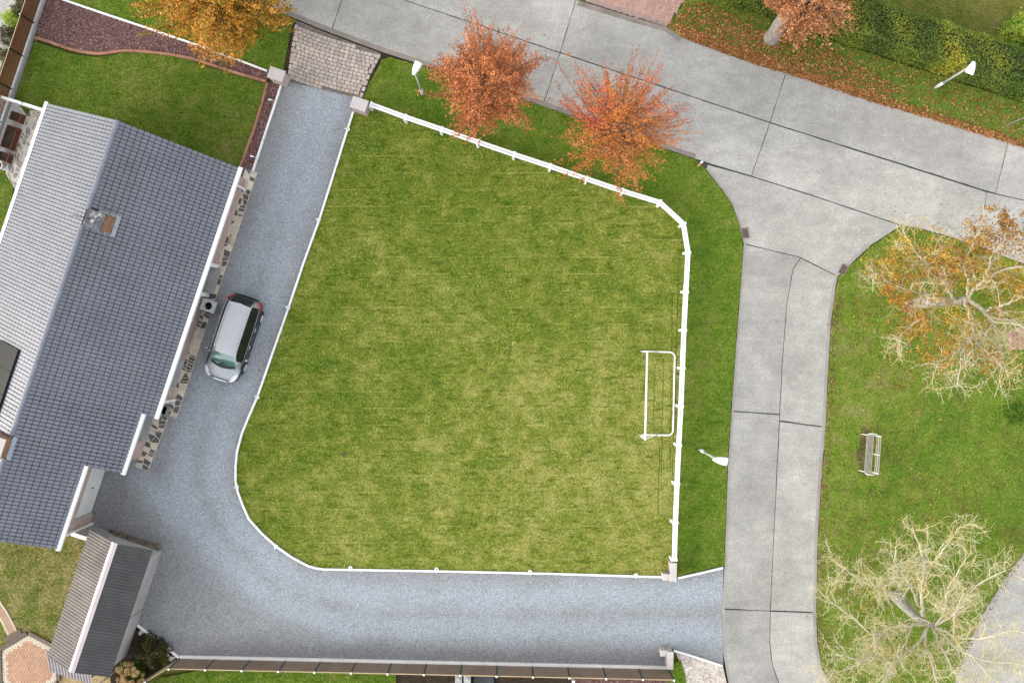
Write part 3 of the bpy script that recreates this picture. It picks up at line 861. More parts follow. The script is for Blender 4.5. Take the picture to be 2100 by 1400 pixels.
# --- cobbled apron between road and driveway
AX = Vector((-0.319, -0.948, 0)).normalized()     # along the house, towards the bottom of the photo
AE = Vector((0.948, -0.319, 0)).normalized()      # across the house, towards the driveway
apron = [(605, 41), (678, 71), (783, 110), (760, 150), (741, 206), (588, 168)]
base = structure(MB().prism(W2(apron), -0.12, -0.012).build('cobbled_apron', plain('dirt_joint', (0.20, 0.17, 0.145), (0.12, 0.10, 0.085), 6, 0.95, 0.1)))
M['cobble'] = plain('worn_cobble', (0.455, 0.39, 0.34), (0.365, 0.315, 0.275), 7, 0.85, 0.2, bump=0.3, bs=60, rand=0.16)
def cobble_mesh(w, d, h=0.05, name='cobble'):
    mb = MB()
    c = min(w, d) * 0.15; b = 0.011
    def ring(s, z):
        x, y, q = w / 2 - s, d / 2 - s, c
        return [(-x + q, -y, z), (x - q, -y, z), (x, -y + q, z), (x, y - q, z), (x - q, y, z), (-x + q, y, z), (-x, y - q, z), (-x, -y + q, z)]
    r0, r1, r2 = ring(0, 0), ring(0, h - b), ring(b * 1.3, h)
    vs = r0 + r1 + r2
    fs = []
    for k in range(2):
        for i in range(8):
            j = (i + 1) % 8
            fs.append((k * 8 + i, k * 8 + j, k * 8 + 8 + j, k * 8 + 8 + i))
    fs.append(tuple(range(16, 24)))
    me = bpy.data.meshes.new(name)
    me.from_pydata(vs, [], fs); me.materials.append(M['cobble'])
    return me
def lay_cobbles():
    var = [(w, cobble_mesh(w, 0.165)) for w in (0.165, 0.19, 0.205, 0.225, 0.255)]
    small = cobble_mesh(0.235, 0.16)
    poly = W2(apron); g = random.Random(5)
    o0 = P(600, 40)
    inn = [tuple(q) for q in inset(poly, 0.135)]
    out = []
    s = -0.3
    while s < 5.0:
        w = -2.0 - g.uniform(0, .2)
        while w < 7:
            L, me = g.choice(var)
            cx = w + L / 2
            bend = 0.12 * math.sin((cx + 0.5) * 0.7)
            p = o0 + AX * (s + bend) + AE * cx
            if inside(np.array([p.x]), np.array([p.y]), inn)[0]:
                out.append((me, (p.x, p.y, -0.022 + g.uniform(-.006, .006)), math.atan2(AE.y, AE.x) - .084 * math.cos((cx + .5) * .7) + g.uniform(-.05, .05)))
            w += L + 0.017
        s += 0.181
    for a, b in (((606, 50), (589, 166)), ((781, 113), (760, 152)), ((759, 153), (742, 202))):
        A, B = P(*a), P(*b); n = max(1, int((B - A).length / 0.26))
        d = B - A; nn = Vector((-d.y, d.x, 0)).normalized() * .06
        for i in range(n):
            p = A.lerp(B, (i + .5) / n) + (nn if a[0] < 700 else -nn)
            out.append((small, (p.x, p.y, -0.02), math.atan2(d.y, d.x)))
    out.sort(key=lambda q: math.hypot(q[1][0], q[1][1]))
    for me, loc, rz in out[:300]:
        o = link('cobble', me, base)
        o.location = loc; o.rotation_euler = (g.uniform(-.03, .03), g.uniform(-.03, .03), rz)
    mb = MB()
    for me, loc, rz in out[300:]:
        R_ = Matrix.Translation(loc) @ Matrix.Rotation(rz, 4, 'Z')
        mb.add([R_ @ v.co for v in me.vertices], [tuple(p.vertices) for p in me.polygons])
    if mb.v:
        o = mb.build('cobbles', M['cobble'], base); o['kind'] = 'stuff'
lay_cobbles()

# --- pink herringbone drive across the road
def herringbone():
    poly = W2([(1197, -2), (1290, 30), (1369, 53), (1405, -2), (1420, -40), (1180, -40)])
    base = structure(MB().prism(poly, -0.12, -0.008).build('brick_drive', plain('brick_joint', (0.20, 0.15, 0.13), (0.14, 0.10, 0.09), 6, 0.95, 0.1)))
    Lb, Wb, gp = 0.215, 0.105, 0.012
    V = []; F = []; rn = []
    g = np.random.default_rng(3)
    c0 = P(1300, 10); ang = math.atan2(AE.y, AE.x) + R(45)
    ca, sa = math.cos(ang), math.sin(ang)
    u = Wb + gp * 0.4
    for i in range(-40, 40):
        for j in range(-40, 40):
            # herringbone of 2x1 blocks on a unit grid
            k = (i - j) % 4
            if k == 0: x0, y0, dx, dy = i, j, 2, 1
            elif k == 2: x0, y0, dx, dy = i, j, 1, 2
            else: continue
            if k == 2: y0 = j - 1 + 0
            a0, b0, a1, b1 = x0 * u + gp / 2, y0 * u + gp / 2, (x0 + dx) * u - gp / 2, (y0 + dy) * u - gp / 2
            cx, cy = (a0 + a1) / 2, (b0 + b1) / 2
            wx, wy = c0.x + cx * ca - cy * sa, c0.y + cx * sa + cy * ca
            if not inside(np.array([wx]), np.array([wy]), poly)[0]: continue
            z = 0.004 + g.uniform(-.003, .003)
            o = len(V)
            for zz in (-0.02, z):
                for (a, b) in ((a0, b0), (a1, b0), (a1, b1), (a0, b1)):
                    V.append((c0.x + a * ca - b * sa, c0.y + a * sa + b * ca, zz))
            F += [(o + 4, o + 5, o + 6, o + 7)] + [(o + q, o + (q + 1) % 4, o + 4 + (q + 1) % 4, o + 4 + q) for q in range(4)]
            rn += [g.uniform(0, 1)] * 8
    ob = np_mesh('brick', V, F, M['brick_top'], base, rn)
    ob['kind'] = 'stuff'
    # soldier course along the road
    A, B = P(1200, 3), P(1364, 54)
    n = int((B - A).length / 0.115); d = (B - A).normalized(); nn = Vector((-d.y, d.x, 0))
    mb = MB()
    me = None
    for i in range(n):
        if me is None:
            me = MB().box(-0.05, 0.05, -0.10, 0.10, -0.02, 0.008)
            o = me.build('edge_brick', M['pillar_brick'], base, local=True); me = o.data
        else: o = link('edge_brick', me, base)
        p = A.lerp(B, (i + .5) / n) + nn * 0.10
        o.location = (p.x, p.y, 0.0005 * (i % 3)); o.rotation_euler = (0, 0, math.atan2(d.y, d.x))
herringbone()

# brick patch seen through the big tree on the right
sheet('brick_patch', W2([(2062, 682), (2120, 660), (2120, 716), (2066, 716)]), 0.034, plain('pink_brick_patch', (0.42, 0.27, 0.21), (0.33, 0.21, 0.165), 12, 0.9, 0.1, bump=0.2))

# --- crazy paving: irregular stones in pale mortar
M['stone_dark'] = plain('dark_slate_flag', (0.12, 0.122, 0.115), (0.075, 0.077, 0.072), 6, 0.7, 0.3, bump=0.2, rand=0.2)
M['stone_beige'] = plain('beige_flag', (0.60, 0.53, 0.43), (0.50, 0.43, 0.34), 4, 0.8, 0.2, bump=0.2, rand=0.18)
M['stone_grey'] = plain('pale_grey_flag', (0.50, 0.49, 0.46), (0.40, 0.39, 0.365), 4, 0.8, 0.2, bump=0.2, rand=0.15)
M['bed_tan'] = plain('tan_paving_mortar', (0.62, 0.54, 0.42), (0.52, 0.45, 0.35), 4, 0.95, 0.1, bump=0.2)
M['stone_dark_l'] = plain('grey_slate_flag', (0.22, 0.225, 0.22), (0.155, 0.16, 0.155), 6, 0.7, 0.3, bump=0.2, rand=0.2)
M['bed_pale'] = plain('pale_paving_mortar', (0.60, 0.54, 0.45), (0.48, 0.42, 0.34), 4, 0.95, 0.1, bump=0.2)
def crazy(name, corners, z, nu, nv, mats, wts, bed, seed, gap=0.02):
    """corners: four ground points; stones from a jittered grid inside them"""
    g = random.Random(seed)
    c = [Vector((p[0], p[1], 0)) for p in corners]
    base = structure(MB().prism(corners, -0.12, z).build(name, bed))
    def q(a, b): return (c[0] * (1 - a) + c[1] * a) * (1 - b) + (c[3] * (1 - a) + c[2] * a) * b
    grid = {}
    for i in range(nu + 1):
        for j in range(nv + 1):
            ju = 0.02 if i in (0, nu) else g.uniform(-.34, .34)
            jv = 0.02 if j in (0, nv) else g.uniform(-.30, .30)
            grid[i, j] = q(min(1, max(0, (i + (0 if i in (0, nu) else ju)) / nu)), min(1, max(0, (j + (0 if j in (0, nv) else jv)) / nv)))
    for i in range(nu):
        for j in range(nv):
            poly = [grid[i, j], grid[i + 1, j], grid[i + 1, j + 1], grid[i, j + 1]]
            cells = [poly]
            r = g.random()
            if r < 0.22: cells = [[poly[0], poly[1], poly[2]], [poly[0], poly[2], poly[3]]]
            elif r < 0.5:
                a = poly[0].lerp(poly[1], g.uniform(.35, .65)); b = poly[3].lerp(poly[2], g.uniform(.35, .65))
                cells = [[poly[0], a, b, poly[3]], [a, poly[1], poly[2], b]]
            elif r < 0.62:
                m = poly[1].lerp(poly[2], .5)
                cells = [[poly[0], poly[1], m], [poly[0], m, poly[2], poly[3]]]
            for pl in cells:
                ins = inset([tuple(p[:2]) for p in pl], gap * g.uniform(.7, 1.6))
                A = abs(sum(ins[k - 1].x * ins[k].y - ins[k].x * ins[k - 1].y for k in range(len(ins)))) / 2
                if A < 0.006: continue
                m = g.choices(mats, wts)[0]
                top = z + g.uniform(.006, .014)
                mb = MB().prism(ins, z - 0.01, top - 0.004)
                mb.prism(inset(ins, 0.006), top - 0.0045, top)
                mb.build('paving_stone', M[m], base)
    return base

# ================================================================== the bungalow
O = Vector((-16.84, 9.43, 0))
HR = 6.0                                    # ridge height
WE, WW = 4.49, -4.77
KE, KW = (HR - 2.7) / WE, (HR - 2.7) / -WW
def HU(s, w, h=0.0): return O + AX * s + AE * w + Vector((0, 0, h))
def rh(w): return HR - (KE * w if w > 0 else -KW * w)
Z = Vector((0, 0, 1))

hc = HU(9, 0)
house = thing('bungalow', 'long brick bungalow with dark slate tiled gable roof beside the grey gravel driveway', 'house', (hc.x, hc.y, 0))
SECT = [(0.0, 12.12, 4.49, 4.15), (12.12, 14.95, 3.98, 3.60), (14.95, 18.84, 2.63, 2.28)]   # roof s0, s1, eave w, wall w

# roof deck
mb = MB()
for s0, s1, we, ww in SECT:
    for w0, w1 in ((WW, 0), (0, we)):
        a, b, c, d = HU(s0, w0, rh(w0)), HU(s1, w0, rh(w0)), HU(s1, w1, rh(w1)), HU(s0, w1, rh(w1))
        t = Vector((0, 0, -0.14))
        mb.add([a, b, c, d, a + t, b + t, c + t, d + t], [(0, 1, 2, 3), (7, 6, 5, 4), (0, 4, 5, 1), (1, 5, 6, 2), (2, 6, 7, 3), (3, 7, 4, 0)])
roof = mb.build('roof', M['roof_deck'], house, fix=True)

# roof tiles
def tile_verts():
    L, w, t = 0.258, 0.152, 0.022
    x0, x1 = -w / 2, w / 2
    top = [(x0, 0), (x1, 0), (x1, L), (x0 + 0.045, L), (x0 + 0.014, L - 0.012), (x0, L - 0.04)]
    ins = [(x0 + .006, 0), (x1 - .006, 0), (x1 - .006, L - .034), (x0 + 0.05, L - .034), (x0 + 0.022, L - 0.044), (x0 + .006, L - 0.068)]
    vs = [(x, y, 0.0) for x, y in top] + [(x, y, t - .019) for x, y in top] + [(x, y, t) for x, y in ins]
    n = 6
    fs = [tuple(range(2 * n, 3 * n))]
    for k in range(2):
        fs += [(k * n + i, k * n + (i + 1) % n, (k + 1) * n + (i + 1) % n, (k + 1) * n + i) for i in range(n)]
    return vs, fs
TV, TF = tile_verts()
tile_me = bpy.data.meshes.new('roof_tile'); tile_me.from_pydata(TV, [], TF); tile_me.materials.append(M['tile'])
PITCH, EXPO = 0.168, 0.272
def tile_frames():
    g = random.Random(11)
    out = []
    for side in (1, -1):
        k = KE if side > 0 else KW
        ca = 1 / math.sqrt(1 + k * k); sa = k * ca
        D = (AE * side * ca - Z * sa)            # down the slope
        X = AX * side                            # keeps the tile's left edge the same way round
        X = AX if side > 0 else -AX
        N = X.cross(D)
        if N.z < 0: X = -X; N = X.cross(D)
        cw = EXPO * ca
        for s0, s1, we, ww in SECT:
            lim = we if side > 0 else -WW
            n = int((s1 - s0) / PITCH + 0.001)
            for i in range(n):
                s = s0 + (i + .5) * (s1 - s0) / n
                j = 0
                off = 0.0
                while True:
                    w = 0.07 + j * cw + off
                    if w + 0.256 * ca > lim + 0.06: break
                    if side > 0 and 3.90 < s < 4.77 and w + 0.25 > 0.20 and w < 0.90: j += 1; continue
                    if side < 0 and 14.22 < s < 15.22 and w < 0.78: j += 1; continue
                    tilt = R(5.0) + g.uniform(-.006, .008)
                    base = HU(s, side * w, rh(side * w)) + N * 0.006 + X * g.uniform(-.003, .003)
                    out.append((base, X, D, N, tilt, g.uniform(0, 1)))
                    j += 1
    return out
fr = tile_frames()
cp = Vector((0, 0, H))
fr.sort(key=lambda f: (f[0] - cp).length)
hl = Vector(house.location)
for base_, X, D, N, tilt, r_ in fr[:300]:
    o = link('roof_tile', tile_me, roof)
    D2 = D * math.cos(tilt) + N * math.sin(tilt); N2 = X.cross(D2)
    p = base_ - hl
    o.matrix_local = Matrix(((X.x, D2.x, N2.x, p.x), (X.y, D2.y, N2.y, p.y), (X.z, D2.z, N2.z, p.z), (0, 0, 0, 1)))
rest = fr[300:]
TVn = np.array(TV); nv = len(TV)
allV = np.zeros((len(rest), nv, 3))
for i, (base_, X, D, N, tilt, r_) in enumerate(rest):
    D2 = D * math.cos(tilt) + N * math.sin(tilt); N2 = X.cross(D2)
    A = np.array([X, D2, N2])
    allV[i] = TVn @ A + np.array(base_)
tris = []
for f in TF:
    for q in range(1, len(f) - 1): tris.append((f[0], f[q], f[q + 1]))
tris = np.array(tris)
Fa = (tris[None] + (np.arange(len(rest)) * nv)[:, None, None]).reshape(-1, 3)
o = np_mesh('roof_tiles', allV.reshape(-1, 3), Fa, M['tile'], roof, np.repeat([f[5] for f in rest], nv))
o['kind'] = 'stuff'

# ridge caps, laid end over end
M['ridge'] = plain('slate_ridge_cap', (0.135, 0.145, 0.185), (0.10, 0.108, 0.14), 2, 0.32, 0.8, bump=0.05, bs=40, rand=0.1)
cap_me = None
n = 52
for i in range(n):
    s = i * 18.84 / n
    if 3.95 < s < 4.62 - 0.2 or 14.1 < s + .18 < 15.3: continue
    if cap_me is None:
        mb = MB(); L = 18.84 / n + 0.03; vs = []; fs = []
        for e, lift in ((0, 0.0), (1, 0.018)):
            for q in range(7):
                t = math.pi * q / 6
                vs.append(((e * L), -math.cos(t) * 0.115, math.sin(t) * 0.075 + lift - 0.02))
        for q in range(6): fs.append((q, q + 1, 7 + q + 1, 7 + q))
        fs += [tuple(range(6, -1, -1)), tuple(range(7, 14))]
        mb.add(vs, fs)
        o = mb.build('ridge_tile', M['ridge'], roof, local=True); cap_me = o.data
        bm = bmesh.new(); bm.from_mesh(cap_me); bmesh.ops.recalc_face_normals(bm, faces=bm.faces); bm.to_mesh(cap_me); bm.free()
    else: o = link('ridge_tile', cap_me, roof)
    p = HU(s, 0, HR + 0.015) - hl
    o.location = p; o.rotation_euler = (0, 0, math.atan2(AX.y, AX.x))

# gutters, soffits
def gutter(s0, s1, w, h, width=0.19):
    mb = MB()
    o0 = HU(s0 - 0.05, w - 0.02, h - 0.13)
    A = AX * (s1 - s0 + 0.1)
    mb.obox(o0, A, AE * 0.02, Z * 0.16)
    mb.obox(o0 + AE * (width - 0.02), A, AE * 0.02, Z * 0.16)
    mb.obox(o0 + AE * 0.02, A, AE * (width - 0.04), Z * 0.148)
    mb.obox(o0 + AE * 0.02 , AX * 0.02, AE * (width - 0.04), Z * 0.155)
    mb.obox(o0 + AE * 0.02 + A - AX * 0.02, AX * 0.02, AE * (width - 0.04), Z * 0.155)
    return mb.build('gutter', M['gutter'], house, fix=True)
for s0, s1, we, ww in SECT:
    gutter(s0, s1, we, rh(we) + 0.02)
gutter(0, 18.84, WW - 0.15, rh(WW) + 0.02, 0.15)
mb = MB()
for s0, s1, we, ww in SECT:
    mb.obox(HU(s0 + 0.05, ww - 0.02, rh(we) - 0.20), AX * (s1 - s0 - 0.1), AE * (we - ww - 0.01), Z * 0.05)
mb.build('soffit', M['white_pvc'], house, fix=True)

# walls: brickwork with real joints on the driveway side, plain elsewhere
def brick_wall(name, s0, s1, w, h1, holes, parent, mat, h0=0.0):
    """wall along the house at distance w, bricks proud of the mortar, holes = (s0,s1,h0,h1)"""
    mb = MB()
    cuts = sorted({s0, s1} | {v for hh in holes for v in hh[:2]})
    for a, b in zip(cuts[:-1], cuts[1:]):
        hs = sorted([(hh[2], hh[3]) for hh in holes if hh[0] < (a + b) / 2 < hh[1]])
        z = h0
        for lo, hi in hs + [(h1, h1)]:
            if lo - z > 0.01: mb.obox(HU(a, w - 0.28, z), AX * (b - a), AE * 0.272, Z * (lo - z))
            z = hi
    wall = mb.build(name, M['mortar'], parent, fix=True)
    V = []; F = []; rn = []
    g = random.Random(int(s0 * 10) + 5)
    row = 0; z = h0 + 0.005
    while z < h1 - 0.05:
        s = s0 + (0 if row % 2 else -0.11)
        while s < s1:
            a, b = max(s, s0), min(s + 0.208, s1)
            s += 0.22
            if b - a < 0.03: continue
            bad = False
            for hh in holes:
                if a < hh[1] and b > hh[0] and z + 0.065 > hh[2] and z < hh[3]:
                    if hh[0] - a > 0.04: b = hh[0]
                    elif b - hh[1] > 0.04: a = hh[1]
                    else: bad = True
            if bad: continue
            d = g.uniform(0, 0.004)
            o = len(V)
            for (ww_, sa_, zz) in ((w - .008, a, z), (w - .008, b, z), (w - .008, b, z + .063), (w - .008, a, z + .063), (w + d, a, z), (w + d, b, z), (w + d, b, z + .063), (w + d, a, z + .063)):
                V.append(tuple(HU(sa_, ww_, zz)))
            F += [(o + 4, o + 5, o + 6, o + 7), (o, o + 1, o + 5, o + 4), (o + 1, o + 2, o + 6, o + 5), (o + 2, o + 3, o + 7, o + 6), (o + 3, o, o + 4, o + 7)]
            rn += [g.uniform(0, 1)] * 8
        z += 0.075; row += 1
    b = np_mesh('brick', V, F, mat, wall, rn)
    b['kind'] = 'stuff'
    return wall
PORCH = (4.78, 6.05, 0.0, 2.25)
WIN1 = (9.5, 10.8, 0.85, 2.15)
brick_wall('wall', 0.25, 11.75, 4.15, 2.55, [PORCH, WIN1], house, M['brick_grey'])
WIN2 = (12.5, 13.75, 0.85, 2.2)
brick_wall('wall', 11.75, 14.7, 3.60, 2.9, [WIN2], house, M['brick_grey'])
GAR = (15.15, 18.05, 0.0, 2.1)
brick_wall('wall', 14.7, 18.6, 2.28, 3.85, [GAR], house, M['brick_grey'])
M['brick_plain'] = plain('plain_red_brick', (0.26, 0.165, 0.14), (0.20, 0.125, 0.105), 8, 0.9, 0.1, bump=0.3, bs=30)
def gable(s, w0, w1, inner):
    mb = MB()
    ps = [(w0, 0), (w1, 0), (w1, rh(w1) - 0.2), (0, HR - 0.2), (w0, rh(w0) - 0.2)]
    vs = [HU(s, w, h) for w, h in ps] + [HU(s + inner, w, h) for w, h in ps]
    mb.add(vs, [tuple(range(5)), tuple(range(9, 4, -1))] + [(i, (i + 1) % 5, 5 + (i + 1) % 5, 5 + i) for i in range(5)])
    mb.build('gable_wall', M['brick_plain'], house, fix=True)
gable(0.25, -4.4, 3.86, 0.25)
gable(18.35, -4.4, 1.99, 0.25)
mb = MB(); mb.obox(HU(0.5, -4.4, 0), AX * 17.85, AE * 0.25, Z * 2.6)
mb.obox(HU(11.47, 3.6, 0), AX * 0.27, AE * 0.27, Z * 2.55)
mb.obox(HU(14.42, 2.28, 0), AX * 0.27, AE * 1.04, Z * 2.9)
mb.build('wall', M['brick_plain'], house, fix=True)

M['glass_blue'] = plain('window_glass', (0.16, 0.23, 0.28), (0.12, 0.18, 0.22), 1, 0.08, 0.8)
M['door_panel'] = plain('blue_grey_door', (0.22, 0.27, 0.32), (0.18, 0.22, 0.27), 2, 0.4, 0.5)
M['sill'] = plain('grey_stone_sill', (0.36, 0.355, 0.35), (0.27, 0.265, 0.262), 2, 0.55, 0.4, bump=0.05)
M['shutter'] = plain('light_grey_shutter', (0.42, 0.42, 0.415), (0.36, 0.36, 0.355), 2, 0.5, 0.4)
def window(name, w, hole, depth=0.14, shutter=False):
    s0, s1, h0, h1 = hole
    mb = MB(); t = 0.06; o = w - depth
    mb.obox(HU(s0, o - .05, h0), AX * t, AE * .06, Z * (h1 - h0)); mb.obox(HU(s1 - t, o - .05, h0), AX * t, AE * .06, Z * (h1 - h0))
    mb.obox(HU(s0 + t, o - .05, h0), AX * (s1 - s0 - 2 * t), AE * .06, Z * t); mb.obox(HU(s0 + t, o - .05, h1 - t), AX * (s1 - s0 - 2 * t), AE * .06, Z * t)
    mb.obox(HU((s0 + s1) / 2 - t / 2, o - .05, h0 + t), AX * t, AE * .055, Z * (h1 - h0 - 2 * t))
    f = mb.build(name, M['white_pvc'], house, fix=True)
    for a, b in ((s0 + t, (s0 + s1) / 2 - t / 2), ((s0 + s1) / 2 + t / 2, s1 - t)):
        MB().obox(HU(a, o - .03, h0 + t), AX * (b - a), AE * .012, Z * (h1 - h0 - 2 * t)).build('pane', M['glass_blue'], f, fix=True)
    if shutter:
        mb = MB(); z = h0 + 0.02
        while z < h1 - 0.05:
            mb.obox(HU(s0 + .01, o + .02, z), AX * (s1 - s0 - .02), AE * .018, Z * .045); z += 0.05
        mb.build('roller_shutter', M['shutter'], f, fix=True)
    mb = MB(); 
    a, b = HU(s0 - 0.04, w - depth, h0 - 0.06), None
    mb.obox(HU(s0 - 0.03, w + 0.006, h0 - 0.09), AX * (s1 - s0 + .06), AE * 0.20, Z * 0.08)
    mb.obox(HU(s0 + .002, w - depth + .012, h0 - 0.06), AX * (s1 - s0 - .004), AE * (depth - .008), Z * 0.064)
    mb.build('window_sill', M['sill'], f, fix=True)
window('window', 4.15, WIN1, shutter=True)
window('window', 3.60, WIN2)

# porch: recessed entrance between two white pillars
mb = MB()
mb.obox(HU(4.84, 3.62, 0.17), AX * 0.42, AE * 0.05, Z * 2.06)
mb.build('porch_panel', M['shutter'], house, fix=True)
d = MB().obox(HU(5.29, 3.62, 0.17), AX * 0.74, AE * 0.05, Z * 2.0).build('front_door', M['door_panel'], house, fix=True)
MB().obox(HU(5.42, 3.672, 1.1), AX * 0.46, AE * 0.008, Z * 0.85).build('door_glass', M['glass_blue'], d, fix=True)
MB().obox(HU(5.36, 3.675, 1.0), AX * 0.03, AE * 0.05, Z * 0.12).build('door_handle', M['galv'], d, fix=True)
MB().obox(HU(4.79, 3.60, -0.05), AX * 1.25, AE * 0.84, Z * 0.20).build('door_step', M['sill'], house, fix=True)
for s in (4.58, 6.06):
    MB().bbox(HU(s, 4.14, 0), AX * 0.18, AE * 0.13, Z * 2.56, 0.01).build('porch_pillar', M['white'], house)
# garage door of upright boards
mb = MB()
s = GAR[0] + 0.03
M['garage_door'] = plain('white_ribbed_door', (0.74, 0.74, 0.72), (0.66, 0.66, 0.64), 2, 0.5, 0.4)
gd = MB().obox(HU(GAR[0] + .01, 2.12, 0.02), AX * (GAR[1] - GAR[0] - .02), AE * .03, Z * 2.06).build('garage_door', M['shutter'], house, fix=True)
bm_ = None
while s < GAR[1] - 0.1:
    if bm_ is None:
        o = MB().obox((0, 0, 0), AX * 0.085, AE * 0.018, Z * 2.0).build('door_board', M['garage_door'], gd, local=True, fix=True); bm_ = o.data
    else: o = link('door_board', bm_, gd)
    o.location = HU(s, 2.151, 0.05) - hl
    s += 0.1
MB().lathe(HU(16.6, 2.17, 1.0), [(0.035, 0), (0.035, 0.05), (0.02, 0.06)], 10, AE).build('door_knob', M['black'], gd)
# downpipes
for s, w, h in ((0.72, 4.30, 2.55), (11.50, 4.34, 2.55), (18.50, 2.42, 4.0)):
    mb = MB()
    mb.tube([HU(s, w + 0.14, h), HU(s, w + 0.10, h - 0.15), HU(s, w, h - 0.45), HU(s, w - 0.02, 0.3), HU(s, w - 0.02, 0.02)], 0.055, 10)
    mb.build('downpipe', M['white_pvc'], house, smooth=False)

# chimney near the north end, with slab, antenna and lead flashing
M['lead'] = plain('blue_lead_flashing', (0.31, 0.355, 0.40), (0.22, 0.26, 0.30), 7, 0.45, 0.5)
def stained_slab():
    t = NT('stained_slab')
    k = t.ramp(t.noise(3.2, 5, 0.7, None, 1.5), [(0.46, (0.05, 0.05, 0.056)), (0.58, (0.13, 0.13, 0.14)), (0.68, (0.62, 0.62, 0.60))])
    return t.fin(k, 0.6, 0.4)
M['slab'] = stained_slab()
def chimney(s0, s1, w0, w1, top, capmat, flue):
    lo = min(rh(w0), rh(w1)) - 0.5
    core = MB().obox(HU(s0 + .012, w0 + .012, lo), AX * (s1 - s0 - .024), AE * (w1 - w0 - .024), Z * (top - lo)).build('chimney', M['mortar'], house, fix=True)
    V = []; F = []; rn = []
    g = random.Random(8)
    z = lo; row = 0
    while z < top - 0.06:
        for face in range(4):
            a0, a1 = (s0, s1) if face % 2 == 0 else (w0, w1)
            a = a0 + (0.0 if row % 2 else -0.1)
            while a < a1 - 0.02:
                x0, x1 = max(a, a0), min(a + 0.19, a1)
                a += 0.205
                if x1 - x0 < 0.03: continue
                d = g.uniform(0, .006)
                o = len(V)
                for zz in (z, z + .06):
                    for xx, depth in ((x0, 0.0), (x1, 0.0), (x1, .012 + d), (x0, .012 + d)):
                        q = -.0 + depth
                        if face == 0: p = HU(xx, w1 - .012 + q, zz)
                        elif face == 2: p = HU(xx, w0 + .012 - q, zz)
                        elif face == 1: p = HU(s0 + .012 - q, xx, zz)
                        else: p = HU(s1 - .012 + q, xx, zz)
                        V.append(tuple(p))
                F += [(o, o + 1, o + 2, o + 3), (o + 7, o + 6, o + 5, o + 4), (o + 1, o + 5, o + 6, o + 2), (o + 2, o + 6, o + 7, o + 3), (o + 3, o + 7, o + 4, o)]
                rn += [g.uniform(0, 1)] * 8
        z += 0.075; row += 1
    b = np_mesh('brick', V, F, M['brick_chimney'], core, rn); b['kind'] = 'stuff'
    bm = bmesh.new(); bm.from_mesh(b.data); bmesh.ops.recalc_face_normals(bm, faces=bm.faces); bm.to_mesh(b.data); bm.free()
    MB().bbox(HU(s0 - .03, w0 - .06, top), AX * (s1 - s0 + .06), AE * (w1 - w0 + .08), Z * 0.07, 0.012).build('chimney_cap', M[capmat], core)
    if flue:
        MB().bbox(HU((s0 + s1) / 2 - .16, (w0 + w1) / 2 - .2, top + .068), AX * .32, AE * .3, Z * .05, .01).build('flue', M['dark_hole'], core)
    mb = MB()
    for k in range(4):        # stepped lead on the sloping sides and the lower apron
        w = w0 + 0.1 + (w1 - w0 - 0.0) * k / 4
        for s in (s0 - 0.13, s1 + 0.015):
            mb.obox(HU(s, w, rh(w) + .03), AX * 0.115, AE * 0.2 - Z * 0.2 * KE, Z * 0.012)
    mb.obox(HU(s0 - .1, w1 + .015, rh(w1) + .045), AX * (s1 - s0 + .2), AE * 0.14 - Z * 0.14 * KE, Z * 0.012)
    mb.build('lead_flashing', M['lead'], core, fix=True)
    return core
ch = chimney(3.97, 4.68, 0.26, 0.98, 6.40, 'slab', False)
mb = MB()
b0 = HU(4.35, 0.42, 6.45)
mb.tube([b0, b0 + Z * 0.7], 0.018, 6)
for q, L in ((0.5, .3),):
    mb.tube([b0 + Z * q - AX * L * .5, b0 + Z * q + AX * L * .5], 0.009, 5)
mb.tube([b0 + Z * 0.68 - AE * .5 + AX * .1, b0 + Z * 0.68 + AE * .2], 0.010, 5)
for q in range(3):
    c = b0 + Z * 0.68 - AE * (.1 + q * .13)
    mb.tube([c - AX * .14, c + AX * .14], 0.006, 4)
mb.build('aerial', M['black_metal'], ch)
chimney(14.32, 15.14, -0.75, 0.06, 6.5, 'cap_stone', True)

# ------------------------------------------------------------------ solar panels on the far slope
M['pv'] = plain('solar_cell_glass', (0.016, 0.015, 0.015), (0.012, 0.012, 0.013), 1, 0.32, 0.5)
PVL = ['black solar panel nearest the ridge end of the pale roof slope', 'middle black solar panel in the visible row on the pale roof slope', 'black solar panel third from the top on the pale roof slope', 'lowest black solar panel in the photo on the pale roof slope']
for i in range(4):
    s0 = 10.75 + i * 1.03
    kx = 1 / math.sqrt(1 + KW * KW)
    w0 = -1.16
    D = (-AE * kx - Z * KW * kx); N = (AX.cross(-D)) if AX.cross(-D).z > 0 else AX.cross(D)
    b = HU(s0, w0, rh(w0)) + N * 0.11
    t = thing('solar_panel', PVL[i], 'solar panel', tuple(b), 'solar panels on the house roof')
    MB().obox(b + AX * .02 + D * .02, AX * 0.98, D * 1.66, N * 0.030).build('cell_sheet', M['pv'], t, fix=True)
    mb = MB()
    for o_, U, V_ in ((b, AX * 1.02, D * .019), (b + D * 1.681, AX * 1.02, D * .019), (b + D * .0195, AX * .019, D * 1.661), (b + AX * 1.001 + D * .0195, AX * .019, D * 1.661)):
        mb.obox(o_, U, V_, N * 0.036)
    mb.build('frame', M['black_metal'], t, fix=True)
    mb = MB()
    for q in (0.4, 1.3):
        mb.obox(b + D * q - N * 0.10, AX * 1.02, D * 0.05, N * 0.10)
    mb.build('mounting_rail', M['galv'], t, fix=True)

